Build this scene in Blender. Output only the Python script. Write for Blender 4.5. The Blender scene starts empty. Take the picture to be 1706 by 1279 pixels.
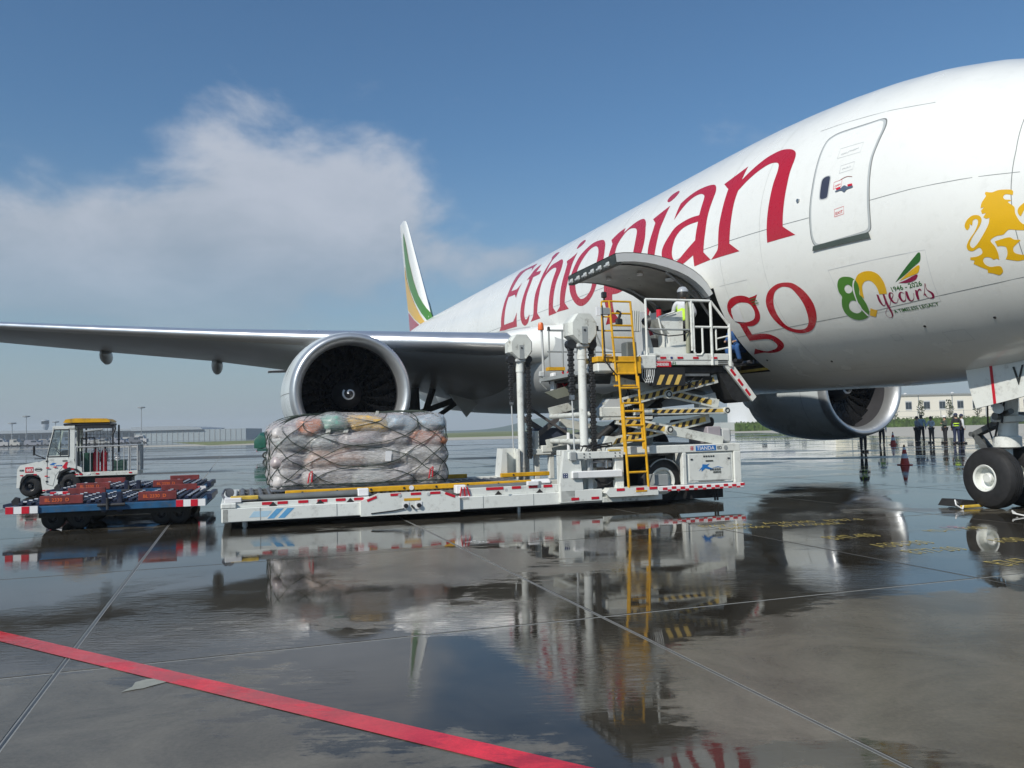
import bpy, bmesh, math, random, json
from mathutils import Vector, Matrix
from mathutils.bvhtree import BVHTree
from mathutils import noise as mnoise
random.seed(7)
R = math.radians
scene = bpy.context.scene
COL = scene.collection
# ---------------------------------------------------------------- camera
cam_d = bpy.data.cameras.new('camera'); cam = bpy.data.objects.new('camera', cam_d); COL.objects.link(cam)
cam_d.sensor_width = 36.0; cam_d.lens = 1390 / 1706 * 36; cam_d.clip_end = 9000; cam_d.clip_start = .1
PITCH, ROLL = .055, -.025
fw = Vector((0, math.cos(PITCH), math.sin(PITCH))); r0 = Vector((1, 0, 0)); u0 = r0.cross(fw)
rr = math.cos(ROLL) * r0 + math.sin(ROLL) * u0; uu = -math.sin(ROLL) * r0 + math.cos(ROLL) * u0
M = Matrix((rr, uu, -fw)).transposed().to_4x4(); M.translation = Vector((0, 0, 1.59)); cam.matrix_world = M
scene.camera = cam
# ---------------------------------------------------------------- sky, sun, exposure
SUN_AZ = Vector((-.62, -.78, 0)).normalized(); SUN_EL = R(38)
scene.view_settings.view_transform = 'Standard'; scene.view_settings.look = 'None'
scene.view_settings.exposure = 0.12; scene.view_settings.gamma = 1.0
world = bpy.data.worlds.new('World'); scene.world = world; world.use_nodes = True
nt = world.node_tree; N = nt.nodes; Lk = nt.links; N.clear()
def nd(t, **k):
    n = N.new(t)
    for a, b in k.items(): setattr(n, a, b)
    return n
def mth(op, a, b=None, c=None, clamp=False):
    n = N.new('ShaderNodeMath'); n.operation = op; n.use_clamp = clamp
    for i, v in enumerate((a, b, c)):
        if v is None: continue
        if isinstance(v, (int, float)): n.inputs[i].default_value = v
        else: Lk.new(v, n.inputs[i])
    return n.outputs[0]
def smooth(v, a, b):
    n = N.new('ShaderNodeMapRange'); n.interpolation_type = 'SMOOTHSTEP'
    n.inputs[1].default_value = a; n.inputs[2].default_value = b; Lk.new(v, n.inputs[0]); return n.outputs[0]
def mixc(f, a, b):
    n = N.new('ShaderNodeMix'); n.data_type = 'RGBA'
    for s, v in ((n.inputs[0], f), (n.inputs[6], a), (n.inputs[7], b)):
        if isinstance(v, (tuple, list)): s.default_value = (*v, 1)
        elif isinstance(v, (int, float)): s.default_value = v
        else: Lk.new(v, s)
    return n.outputs[2]
sky = nd('ShaderNodeTexSky', sky_type='NISHITA', sun_disc=False)
sky.sun_elevation = SUN_EL; sky.sun_rotation = math.atan2(SUN_AZ.x, SUN_AZ.y)
sky.air_density = 1.2; sky.dust_density = .6; sky.ozone_density = 2.2
tc = nd('ShaderNodeTexCoord'); sp = nd('ShaderNodeSeparateXYZ'); Lk.new(tc.outputs['Generated'], sp.inputs[0])
gx, gy, gz = sp.outputs
az = mth('ARCTAN2', gx, gy)
SKY = .088
def c8(r, g, b, s=SKY): return tuple(((v / 255) ** 2.2) / s for v in (r, g, b))
# hazy air toward the horizon, all round
hz = mth('POWER', mth('SUBTRACT', 1.0, mth('DIVIDE', mth('MAXIMUM', gz, 0.0), .36, clamp=True)), 1.9)
grade = nd('ShaderNodeMix', data_type='RGBA', blend_type='MULTIPLY'); grade.inputs[0].default_value = 1
Lk.new(sky.outputs[0], grade.inputs[6]); grade.inputs[7].default_value = (.60, .85, 1.03, 1)
c_ = mixc(mth('MULTIPLY', hz, .97), grade.outputs[2], c8(148, 160, 169))
# clouds: thin cumulus laid on a plane overhead, with one bank low to the west
pl = nd('ShaderNodeCombineXYZ')
Lk.new(az, pl.inputs[0]); Lk.new(mth('MULTIPLY', gz, 1.9), pl.inputs[1])
nz = nd('ShaderNodeTexNoise'); nz.inputs['Scale'].default_value = 5.2; nz.inputs['Detail'].default_value = 12; nz.inputs['Roughness'].default_value = .58; nz.inputs['Distortion'].default_value = .22
Lk.new(pl.outputs[0], nz.inputs[0])
nz2 = nd('ShaderNodeTexNoise'); nz2.inputs['Scale'].default_value = 2.0; nz2.inputs['Detail'].default_value = 5
Lk.new(pl.outputs[0], nz2.inputs[0])
def blob(a0, z0, ra, rz, amp):
    da = mth('DIVIDE', mth('SUBTRACT', az, a0), ra); dz = mth('DIVIDE', mth('SUBTRACT', gz, z0), rz)
    e = mth('ADD', mth('MULTIPLY', da, da), mth('MULTIPLY', dz, dz))
    return mth('MULTIPLY', mth('EXPONENT', mth('MULTIPLY', e, -1.0)), amp)
m = blob(-.30, .235, .17, .095, .52)
for q in ((-.54, .19, .22, .075, .46), (-.17, .25, .10, .08, .40), (.03, .20, .13, .035, .34), (-.33, .31, .05, .05, .12), (-.13, .335, .05, .04, .12), (-.30, .14, .25, .06, .2),
          (.9, .18, .3, .06, .3), (1.9, .25, .4, .1, .42), (-1.5, .2, .4, .09, .4), (-2.6, .3, .3, .08, .35), (2.8, .2, .3, .06, .35)):
    m = mth('ADD', m, blob(*q))
dens = mth('ADD', m, mth('MULTIPLY', mth('SUBTRACT', nz.outputs[0], .5), 1.25))
dens = mth('ADD', dens, mth('MULTIPLY', mth('SUBTRACT', nz2.outputs[0], .5), .25))
cl = mth('MULTIPLY', smooth(dens, .14, .52), mth('SUBTRACT', 1.0, mth('MULTIPLY', smooth(gz, .0, .17), 0.0)))
cl = mth('MULTIPLY', cl, .82)
cl = mth('MULTIPLY', cl, smooth(gz, .04, .25))
ccol = mixc(smooth(mth('ADD', gz, mth('MULTIPLY', mth('SUBTRACT', nz.outputs[0], .5), .5)), .08, .36), c8(150, 161, 173), c8(188, 193, 203))
c_ = mixc(cl, c_, ccol)
bg = nd('ShaderNodeBackground'); bg.inputs[1].default_value = SKY
Lk.new(c_, bg.inputs[0]); out = nd('ShaderNodeOutputWorld'); Lk.new(bg.outputs[0], out.inputs[0])
sd = bpy.data.lights.new('sun', 'SUN'); sun = bpy.data.objects.new('sun', sd); COL.objects.link(sun)
sd.energy = 3.8; sd.angle = R(.6); sd.color = (1, .95, .86)
sv = SUN_AZ * math.cos(SUN_EL) + Vector((0, 0, math.sin(SUN_EL)))
sun.rotation_euler = sv.to_track_quat('Z', 'Y').to_euler(); sun.location = (0, 0, 60)
# ================================================================ helpers
MATS = {}
def mat(name, col, rough=.5, metal=0, var=.08, vs=3.0, bump=0, bs=20, spec=.5, coat=0, dirt=0, coords='Object', ior=None, grime=0, gcol=(.10, .08, .055)):
    if name in MATS: return MATS[name]
    m = bpy.data.materials.new(name); m.use_nodes = True; t = m.node_tree; b = t.nodes['Principled BSDF']
    b.inputs['Roughness'].default_value = rough; b.inputs['Metallic'].default_value = metal
    b.inputs['Specular IOR Level'].default_value = spec; b.inputs['Coat Weight'].default_value = coat
    co = t.nodes.new('ShaderNodeTexCoord'); n = t.nodes.new('ShaderNodeTexNoise'); n.inputs['Scale'].default_value = vs; n.inputs['Detail'].default_value = 6
    t.links.new(co.outputs[coords], n.inputs[0])
    rp = t.nodes.new('ShaderNodeValToRGB'); c = Vector(col)
    rp.color_ramp.elements[0].position = .3; rp.color_ramp.elements[1].position = .72
    rp.color_ramp.elements[0].color = (*(c * (1 - var - dirt)), 1); rp.color_ramp.elements[1].color = (*[min(1, v * (1 + var)) for v in col], 1)
    t.links.new(n.outputs[0], rp.inputs[0]); t.links.new(rp.outputs[0], b.inputs['Base Color'])
    if grime:
        gn = t.nodes.new('ShaderNodeTexNoise'); gn.inputs['Scale'].default_value = 5.5; gn.inputs['Detail'].default_value = 10; gn.inputs['Roughness'].default_value = .72; t.links.new(co.outputs[coords], gn.inputs[0])
        gr = t.nodes.new('ShaderNodeMapRange'); gr.interpolation_type = 'SMOOTHSTEP'; gr.inputs[1].default_value = .50; gr.inputs[2].default_value = .74; gr.inputs[4].default_value = grime; t.links.new(gn.outputs[0], gr.inputs[0])
        gm = t.nodes.new('ShaderNodeMix'); gm.data_type = 'RGBA'; gm.inputs[7].default_value = (*gcol, 1); t.links.new(gr.outputs[0], gm.inputs[0]); t.links.new(rp.outputs[0], gm.inputs[6]); t.links.new(gm.outputs[2], b.inputs['Base Color'])
    rr_ = t.nodes.new('ShaderNodeMapRange'); rr_.inputs[3].default_value = max(.02, rough - .08); rr_.inputs[4].default_value = min(1, rough + .1)
    n3 = t.nodes.new('ShaderNodeTexNoise'); n3.inputs['Scale'].default_value = vs * 3; n3.inputs['Detail'].default_value = 4
    t.links.new(co.outputs[coords], n3.inputs[0]); t.links.new(n3.outputs[0], rr_.inputs[0]); t.links.new(rr_.outputs[0], b.inputs['Roughness'])
    if bump:
        bn = t.nodes.new('ShaderNodeBump'); n2 = t.nodes.new('ShaderNodeTexNoise'); n2.inputs['Scale'].default_value = bs; n2.inputs['Detail'].default_value = 5
        t.links.new(co.outputs[coords], n2.inputs[0]); t.links.new(n2.outputs[0], bn.inputs['Height']); bn.inputs['Strength'].default_value = bump; bn.inputs['Distance'].default_value = .02
        t.links.new(bn.outputs[0], b.inputs['Normal'])
    MATS[name] = m; return m
class MB:
    def __init__(s): s.v = []; s.f = []; s.mi = 0; s.m = []
    def add(s, vs, fs):
        o = len(s.v); s.v += [tuple(v) for v in vs]
        for f in fs: s.f.append(tuple(i + o for i in f)); s.m.append(s.mi)
        return s
    def box(s, x0, x1, y0, y1, z0, z1, b=0):
        x0, x1 = min(x0, x1), max(x0, x1); y0, y1 = min(y0, y1), max(y0, y1); z0, z1 = min(z0, z1), max(z0, z1)
        if b:
            b = min(b, (x1 - x0) * .45, (y1 - y0) * .45, (z1 - z0) * .45)
            lo = (x0, y0, z0); hi = (x1, y1, z1); vs = []; idx = {}
            for i in range(8):
                c = [(hi if i >> k & 1 else lo)[k] for k in range(3)]; sg = [-1 if i >> k & 1 else 1 for k in range(3)]
                for k in range(3):
                    q = [c[j] + (0 if j == k else sg[j] * b) for j in range(3)]; idx[i, k] = len(vs); vs.append(q)
            fs = []
            for k in range(3):
                a, d = [j for j in range(3) if j != k]
                for sd_ in (0, 1):
                    q = [sd_ << k, sd_ << k | 1 << a, sd_ << k | 1 << a | 1 << d, sd_ << k | 1 << d]
                    if (k == 1) == (sd_ == 1): q = q[::-1]
                    if sd_ == 0: q = q
                    fs.append([idx[j, k] for j in q])
            for a in range(3):
                k1, k2 = [j for j in range(3) if j != a]
                for s1 in (0, 1):
                    for s2 in (0, 1):
                        i0 = s1 << k1 | s2 << k2; i1 = i0 | 1 << a
                        fs.append([idx[i0, k1], idx[i1, k1], idx[i1, k2], idx[i0, k2]])
            for i in range(8): fs.append([idx[i, 0], idx[i, 1], idx[i, 2]])
            return s.add(vs, fs)
        return s.add([(x0, y0, z0), (x1, y0, z0), (x1, y1, z0), (x0, y1, z0), (x0, y0, z1), (x1, y0, z1), (x1, y1, z1), (x0, y1, z1)],
                     [(0, 3, 2, 1), (4, 5, 6, 7), (0, 1, 5, 4), (1, 2, 6, 5), (2, 3, 7, 6), (3, 0, 4, 7)])
    def tube(s, p0, p1, r, r1=None, n=10, cap=True):
        p0 = Vector(p0); p1 = Vector(p1); d = (p1 - p0)
        if d.length < 1e-6: return s
        d.normalize(); a = d.orthogonal().normalized(); b = d.cross(a); r1 = r if r1 is None else r1; vs = []
        for p, q in ((p0, r), (p1, r1)):
            for i in range(n):
                t = 2 * math.pi * i / n; vs.append(p + q * (math.cos(t) * a + math.sin(t) * b))
        fs = [(i, (i + 1) % n, n + (i + 1) % n, n + i) for i in range(n)]
        if cap: fs += [tuple(range(n))[::-1], tuple(range(n, 2 * n))]
        return s.add(vs, fs)
    def path(s, pts, r, n=8):
        for a, b in zip(pts, pts[1:]): s.tube(a, b, r, n=n)
        return s
    def lathe(s, prof, o=(0, 0, 0), axis='x', n=48, ang=(0, 2 * math.pi)):
        o = Vector(o); full = abs(ang[1] - ang[0] - 2 * math.pi) < 1e-6; m = n if full else n + 1; vs = []
        for (x, r) in prof:
            for i in range(m):
                t = ang[0] + (ang[1] - ang[0]) * i / n; c, q = r * math.cos(t), r * math.sin(t)
                vs.append(o + Vector({'x': (x, c, q), 'y': (c, x, q), 'z': (c, q, x)}[axis]))
        fs = []
        for j in range(len(prof) - 1):
            for i in range(n):
                k = (i + 1) % m; fs.append((j * m + i, j * m + k, (j + 1) * m + k, (j + 1) * m + i))
        return s.add(vs, fs)
    def prism(s, poly, d0, d1, axis='y'):
        def P(a, b, d): return {'y': (a, d, b), 'x': (d, a, b), 'z': (a, b, d)}[axis]
        n = len(poly); vs = [P(a, b, d0) for a, b in poly] + [P(a, b, d1) for a, b in poly]
        return s.add(vs, [tuple(range(n)), tuple(range(2 * n - 1, n - 1, -1))] + [(i, n + i, n + (i + 1) % n, (i + 1) % n) for i in range(n)])
    def beam(s, p0, p1, w, h, up=(0, 0, 1)):
        p0 = Vector(p0); p1 = Vector(p1); d = (p1 - p0).normalized(); a = d.cross(Vector(up))
        a = a.normalized() if a.length > 1e-4 else Vector((1, 0, 0)); b = a.cross(d); vs = []
        for p in (p0, p1):
            for i, j in ((-1, -1), (1, -1), (1, 1), (-1, 1)): vs.append(p + a * i * w / 2 + b * j * h / 2)
        return s.add(vs, [(0, 1, 2, 3), (7, 6, 5, 4), (0, 4, 5, 1), (1, 5, 6, 2), (2, 6, 7, 3), (3, 7, 4, 0)])
    def build(s, name, mats, parent=None, smooth=False, label=None, loc=None, rotz=None):
        me = bpy.data.meshes.new(name); me.from_pydata(s.v, [], s.f)
        for m_ in (mats if isinstance(mats, (list, tuple)) else [mats]): me.materials.append(m_)
        if len(me.materials) > 1: me.polygons.foreach_set('material_index', s.m)
        bm = bmesh.new(); bm.from_mesh(me); bmesh.ops.recalc_face_normals(bm, faces=bm.faces); bm.to_mesh(me); bm.free()
        if smooth:
            me.polygons.foreach_set('use_smooth', [True] * len(me.polygons)); me.set_sharp_from_angle(angle=R(smooth if smooth is not True else 35))
        o = bpy.data.objects.new(name, me); COL.objects.link(o)
        if parent: o.parent = parent
        if label: o['label'] = label
        if loc is not None: o.location = loc
        if rotz is not None: o.rotation_euler = (0, 0, rotz)
        return o
def thing(name, label, cat, loc=(0, 0, 0), rotz=0, group=None):
    o = bpy.data.objects.new(name, None); COL.objects.link(o); o.location = loc; o.rotation_euler = (0, 0, rotz); o.empty_display_size = .3
    o['label'] = label; o['category'] = cat
    if group: o['group'] = group
    return o
def tag(o, label, cat, group=None):
    o['label'] = label; o['category'] = cat
    if group: o['group'] = group
    return o
def dup(o, parent=None):
    c = o.copy(); COL.objects.link(c); c.parent = parent
    for ch in list(o.children): dup(ch, c)
    return c
def piece(src, parent, loc=(0, 0, 0), rot=None):
    c = bpy.data.objects.new(src.name.split('.')[0], src.data); COL.objects.link(c); c.parent = parent; c.location = loc
    if rot: c.rotation_euler = rot
    return c
def struct(o): o['kind'] = 'structure'; return o
def stuff(o): o['kind'] = 'stuff'; return o
def text_geo(s_, size=1.0, sx=1.0, shear=0.0, thin=False):
    cu = bpy.data.curves.new('t', 'FONT'); cu.body = s_; cu.size = size; cu.resolution_u = 3; cu.shear = shear; cu.offset = (-0.014 if thin else 0.012) * size
    o = bpy.data.objects.new('t', cu); COL.objects.link(o); dg = bpy.context.evaluated_depsgraph_get()
    me = bpy.data.meshes.new_from_object(o.evaluated_get(dg)); v = [(p.co.x * sx, p.co.y) for p in me.vertices]; f = [tuple(q.vertices) for q in me.polygons]
    bpy.data.objects.remove(o); bpy.data.curves.remove(cu); bpy.data.meshes.remove(me)
    return v, f
def text_on(mb, s_, size, fn, sx=1.0, center=False, thin=False):
    v, f = text_geo(s_, size, sx, thin=thin)
    w = max(p[0] for p in v) if center else 0
    return mb.add([fn(x - w / 2, y) for x, y in v], f)
# ---------------------------------------------------------------- materials
white = mat('white_paint', (.74, .76, .72), .32, var=.05, vs=.8, dirt=.04, grime=.45)
dirty_white = mat('worn_white_paint', (.68, .70, .65), .42, var=.08, vs=2.2, dirt=.12, bump=.05, grime=.9)
ac_white = mat('aircraft_white', (.80, .81, .775), .24, var=.03, vs=.5, coat=.3, grime=.16, gcol=(.42, .42, .37), bump=.05, bs=1.6)
grey_paint = mat('grey_paint', (.3, .32, .32), .45, var=.1)
lgrey = mat('light_grey_paint', (.5, .52, .52), .4, var=.06)
dark = mat('dark_steel', (.035, .036, .038), .5, metal=.3, var=.3, vs=8)
black = mat('black_rubber', (.016, .016, .017), .62, var=.3, vs=12, bump=.1)
blackp = mat('black_paint', (.02, .02, .022), .35)
steel = mat('brushed_steel', (.42, .43, .44), .35, metal=.9, var=.15, vs=9)
roller_m = mat('roller_steel', (.22, .22, .23), .4, metal=.75, var=.25, vs=9)
chrome = mat('polished_lip', (.60, .62, .63), .42, metal=.8, var=.04)
yellow = mat('yellow_paint', (.74, .40, .015), .38, var=.1, dirt=.1, vs=5, grime=.6)
yellow_old = mat('weathered_yellow', (.62, .42, .06), .5, var=.2, vs=8)
redr = mat('red_reflector', (.55, .012, .03), .35, var=.1)
whiter = mat('white_reflector', (.8, .8, .8), .35, var=.04)
orange = mat('orange_beacon', (.75, .16, .05), .25, var=.1)
redp = mat('livery_red', (.44, .010, .024), .28, var=.04, coat=.4)
goldp = mat('livery_gold', (.76, .44, .008), .3, var=.04, coat=.3)
greenp = mat('livery_green', (.07, .22, .03), .3, var=.04)
darkgreenp = mat('livery_dark_green', (.03, .14, .03), .3, var=.04)
maroon = mat('livery_maroon', (.25, .01, .06), .3)
ink = mat('black_ink', (.03, .035, .035), .5)
seam_m = mat('panel_gap', (.2, .22, .22), .6)
glass = mat('dark_glass', (.03, .04, .05), .06, var=.1, spec=.8)
blue = mat('blue_paint', (.016, .095, .21), .45, var=.12, vs=6, dirt=.2, grime=.8)
navy = mat('navy_steel', (.014, .022, .055), .45, var=.3, vs=10, dirt=.3, grime=.7)
dollyred = mat('faded_red_paint', (.19, .032, .03), .5, var=.2, vs=6, dirt=.2, grime=.8, gcol=(.05, .04, .035))
skin = mat('skin', (.42, .26, .18), .55, var=.06)
hair = mat('black_hair', (.02, .018, .016), .5)
# ================================================================ the apron
E1 = Vector((.949, .3155, 0)); E2 = Vector((-.3155, .949, 0)); YAW = math.atan2(.3155, .949)
# where the slabs dip and hold water (+) and where they stand proud and only stay damp (-)
WETMAP = [(-2.9, 4.6, (1.6, 1.3), -.24), (-1.2, 3.9, (1.2, .8), -.12), (-1.0, 10.2, (1.3, 1.5), -.15), (1.2, 9.3, (.9, 1.0), -.06), (2.5, 5.0, (1.6, 1.3), -.19), (4.6, 6.4, (2.2, 1.2), -.16), (1.1, 4.3, (.6, .6), -.04),
          (-.1, 5.6, (1.1, .9), .16), (-3.0, 8.4, (2.0, 1.0), .10), (4.3, 11.5, (3.0, 2.2), .14), (-5.0, 12.5, (3, 1.5), .12), (1.6, 7.2, (1.0, .9), .09), (10, 20, (8, 6), .12)]
def ground_mat(name, base, per_object=False, wetdark=.42):
    m = bpy.data.materials.new(name); m.use_nodes = True; t = m.node_tree; b = t.nodes['Principled BSDF']; n_ = t.nodes.new; l_ = t.links.new
    g = n_('ShaderNodeNewGeometry')
    def noise(sc, det=6, ro=.55, vec=None, dist=0):
        q = n_('ShaderNodeTexNoise'); q.inputs['Scale'].default_value = sc; q.inputs['Detail'].default_value = det; q.inputs['Roughness'].default_value = ro; q.inputs['Distortion'].default_value = dist
        l_(vec or g.outputs['Position'], q.inputs[0]); return q.outputs[0]
    def rng(v, a, b_, c=0, d=1, sm=True):
        q = n_('ShaderNodeMapRange'); q.inputs[1].default_value = a; q.inputs[2].default_value = b_; q.inputs[3].default_value = c; q.inputs[4].default_value = d
        if sm: q.interpolation_type = 'SMOOTHSTEP'
        l_(v, q.inputs[0]); return q.outputs[0]
    def mt(op, a, b_):
        q = n_('ShaderNodeMath'); q.operation = op
        for i, v in enumerate((a, b_)):
            if isinstance(v, (int, float)): q.inputs[i].default_value = v
            else: l_(v, q.inputs[i])
        return q.outputs[0]
    # film of water: 1 = standing water, 0 = damp concrete
    mp = n_('ShaderNodeMapping'); mp.inputs['Rotation'].default_value = (0, 0, -YAW); mp.inputs['Scale'].default_value = (.6, 1.25, 1); l_(g.outputs['Position'], mp.inputs[0])
    big = noise(.22, 5, .55, mp.outputs[0], .3); mid = noise(1.3, 6, .62)
    w = mt('ADD', mt('MULTIPLY', big, .72), mt('MULTIPLY', mid, .28)); mpe = n_('ShaderNodeMapping'); mpe.inputs['Rotation'].default_value = (0, 0, -.1); mpe.inputs['Scale'].default_value = (.45, 1.6, 1); l_(g.outputs['Position'], mpe.inputs[0])
    w = mt('ADD', w, mt('MULTIPLY', mt('SUBTRACT', noise(5.5, 9, .74, mpe.outputs[0], .3), .5), .21))
    sx_ = n_('ShaderNodeSeparateXYZ'); l_(g.outputs['Position'], sx_.inputs[0])
    for (bx, by, br, ba) in WETMAP:
        dx = mt('DIVIDE', mt('SUBTRACT', sx_.outputs[0], bx), br[0]); dy = mt('DIVIDE', mt('SUBTRACT', sx_.outputs[1], by), br[1])
        e = mt('POWER', 2.718, mt('MULTIPLY', mt('ADD', mt('MULTIPLY', dx, dx), mt('MULTIPLY', dy, dy)), -1.0)); w = mt('ADD', w, mt('MULTIPLY', e, ba))
    pud = rng(w, .412, .444)
    fine = noise(38, 4, .6); speck = noise(160, 2, .5)
    c1 = n_('ShaderNodeMix'); c1.data_type = 'RGBA'; bc = Vector(base)
    c1.inputs[6].default_value = (*(bc * 1.25), 1); c1.inputs[7].default_value = (*(bc * wetdark), 1); l_(pud, c1.inputs[0])
    c2 = n_('ShaderNodeMix'); c2.data_type = 'RGBA'; c2.blend_type = 'MULTIPLY'; c2.inputs[0].default_value = 1
    l_(c1.outputs[2], c2.inputs[6])
    st = mt('ADD', rng(noise(.9, 8, .7, None, .6), .3, .7, .62, 1.22), rng(fine, .3, .7, -.08, .08))
    st = mt('ADD', st, rng(speck, .3, .7, -.06, .06))
    if per_object:
        oi = n_('ShaderNodeObjectInfo'); st = mt('MULTIPLY', st, rng(oi.outputs['Random'], 0, 1, .86, 1.12, False))
    cb = n_('ShaderNodeCombineColor'); [l_(st, cb.inputs[i]) for i in range(3)]; l_(cb.outputs[0], c2.inputs[7]); l_(c2.outputs[2], b.inputs['Base Color'])
    b.inputs['IOR'].default_value = 1.36
    ro = mt('ADD', rng(pud, 0, 1, .24, .006, False), rng(mid, .3, .7, -.010, .018))
    mp3 = n_('ShaderNodeMapping'); mp3.inputs['Rotation'].default_value = (0, 0, -.12); mp3.inputs['Scale'].default_value = (.35, 1.6, 1); l_(g.outputs['Position'], mp3.inputs[0])
    dry = mt('MULTIPLY', rng(noise(.075, 6, .6, mp3.outputs[0], .4), .53, .60), rng(sx_.outputs[1], 22, 34))
    ro = mt('ADD', ro, mt('MULTIPLY', dry, .38))
    l_(ro, b.inputs['Roughness'])
    # ripples on the water, broom finish where it is only damp
    mp2 = n_('ShaderNodeMapping'); mp2.inputs['Rotation'].default_value = (0, 0, .12); mp2.inputs['Scale'].default_value = (.75, 3.2, 1); l_(g.outputs['Position'], mp2.inputs[0])
    rip = noise(6.0, 5, .6, mp2.outputs[0], .5); slow = noise(.9, 2, .5)
    h = mt('MULTIPLY', rip, rng(noise(.5, 4), .42, .66, .06, 1.3))
    b1 = n_('ShaderNodeBump'); b1.inputs['Distance'].default_value = .0015; b1.inputs['Strength'].default_value = 1; l_(h, b1.inputs['Height'])
    b2 = n_('ShaderNodeBump'); b2.inputs['Distance'].default_value = .0008; l_(fine, b2.inputs['Height']); l_(rng(pud, 0, 1, .9, .0, False), b2.inputs['Strength'])
    l_(b1.outputs[0], b2.inputs['Normal']); l_(b2.outputs[0], b.inputs['Normal'])
    return m
apron_m = ground_mat('wet_concrete', (.104, .092, .070))
slab_m = ground_mat('wet_concrete_slab', (.104, .092, .070), True)
joint_m = mat('joint_sealant', (.27, .275, .26), .6, var=.15, vs=30, coords='Object')
jdark = mat('joint_groove', (.05, .05, .05), .3)
S0, SS, T0, TS = -1.18, 4.1, 6.54, 4.65
ns0, ns1, nt0, nt1 = -5, 7, -2, 5
def st2w(s, t, z=0): v = E1 * s + E2 * t; return (v.x, v.y, z)
sA, sB, tA, tB = S0 + SS * ns0, S0 + SS * ns1, T0 + TS * nt0, T0 + TS * nt1
mb = MB(); BIG = 2600
o_ = [st2w(-BIG, -BIG + 200), st2w(BIG, -BIG + 200), st2w(BIG, BIG), st2w(-BIG, BIG)]; i_ = [st2w(sA, tA), st2w(sB, tA), st2w(sB, tB), st2w(sA, tB)]
mb.add(o_ + i_, [(0, 1, 5, 4), (1, 2, 6, 5), (2, 3, 7, 6), (3, 0, 4, 7)])
ground = struct(mb.build('ground', apron_m))
mb = MB(); mb.add([st2w(a, b, -.004) for a, b in ((sA - .1, tA - .1), (sB + .1, tA - .1), (sB + .1, tB + .1), (sA - .1, tB + .1))], [(0, 1, 2, 3)])
apron = struct(mb.build('apron', joint_m))
mb = MB(); gw, gt = .019, .017
mb.box(-SS / 2 + gw, SS / 2 - gw, -TS / 2 + gt, TS / 2 - gt, -.05, 0, b=.002)
slab0 = None
for i in range(ns0, ns1):
    for j in range(nt0, nt1):
        loc = st2w(S0 + SS * (i + .5), T0 + TS * (j + .5))
        if slab0 is None:
            slab0 = mb.build('concrete_slab', slab_m, apron); slab0.location = loc; slab0.rotation_euler = (0, 0, YAW)
        else: piece(slab0, apron, loc, (0, 0, YAW))
mb = MB()
for i in range(ns0, ns1 + 1):
    s = S0 + SS * i
    mb.add([st2w(s - .007, tA, -.002), st2w(s + .007, tA, -.002), st2w(s + .007, tB, -.002), st2w(s - .007, tB, -.002)], [(0, 1, 2, 3)])
stuff(mb.build('joint_groove', jdark, apron))
# far joints, seen only as thin lines
mb = MB()
for i in range(ns0 - 8, ns1 + 12):
    s = S0 + SS * i
    mb.add([st2w(s - .02, tB, .003), st2w(s + .02, tB, .003), st2w(s + .02, 80, .003), st2w(s - .02, 80, .003)], [(0, 1, 2, 3)])
for j in range(nt1, 17):
    q = T0 + TS * j
    mb.add([st2w(-60, q - .012, .0035), st2w(90, q - .012, .0035), st2w(90, q + .012, .0035), st2w(-60, q + .012, .0035)], [(0, 1, 2, 3)])
stuff(mb.build('far_joint', joint_m, apron))
# painted red line
def paint(name, col, z):
    m = ground_mat(name, col); return m
redline_m = ground_mat('wet_red_paint', (.60, .022, .034), wetdark=.92)
mb = MB()
a = Vector((-4.27, 6.965, .004)); b_ = Vector((.145, 4.016, .004)); d = (b_ - a).normalized(); n = Vector((-d.y, d.x, 0)) * .088
p0 = a - d * 25; p1 = b_ + d * 9
mb.add([p0 - n, p1 - n, p1 + n, p0 + n], [(0, 1, 2, 3)])
struct(mb.build('red_road_line', redline_m))
yl_m = mat('yellow_marking', (.48, .37, .09), .5, grime=.9, gcol=(.12, .10, .07)); wl_m = mat('white_marking', (.8, .8, .76), .5)
def gtext(s_, x, y, size, sx, m_, rot=YAW):
    c, s = math.cos(rot), math.sin(rot); mb = MB()
    text_on(mb, s_, size, lambda a, b: (x + c * a - s * b, y + s * a + c * b, .004), sx, thin=True)
    return struct(mb.build('apron_marking', m_))
gtext('B767-300   A330-200   B787-8', 2.9, 13.1, .36, .62, yl_m, .16)
gtext('A340-600   B777-300ER', 3.1, 12.75, .34, .62, yl_m, .16)
gtext('B747-400', 4.3, 11.35, .5, .42, yl_m)
gtext('MD-11  A300', 5.9, 11.85, .4, .45, yl_m)
gtext('A330-300', 4.6, 10.55, .48, .45, yl_m)
gtext('B777-200', 4.75, 9.98, .46, .45, yl_m)
gtext('B747-8', 5.25, 9.03, .5, .5, yl_m)
gtext('A380', 6.2, 10.7, .5, .5, yl_m)
gtext('18', 6.25, 12.15, .4, .9, redline_m)
gtext('B737', -.75, 12.05, .3, .55, wl_m, -.7)
# lane line far away
mb = MB()
for q in (46, 60):
    mb.add([(-120, q - .1 - 18, .004), (120, q - .1 + 22, .004), (120, q + .1 + 22, .004), (-120, q + .1 - 18, .004)], [(0, 1, 2, 3)])
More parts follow.
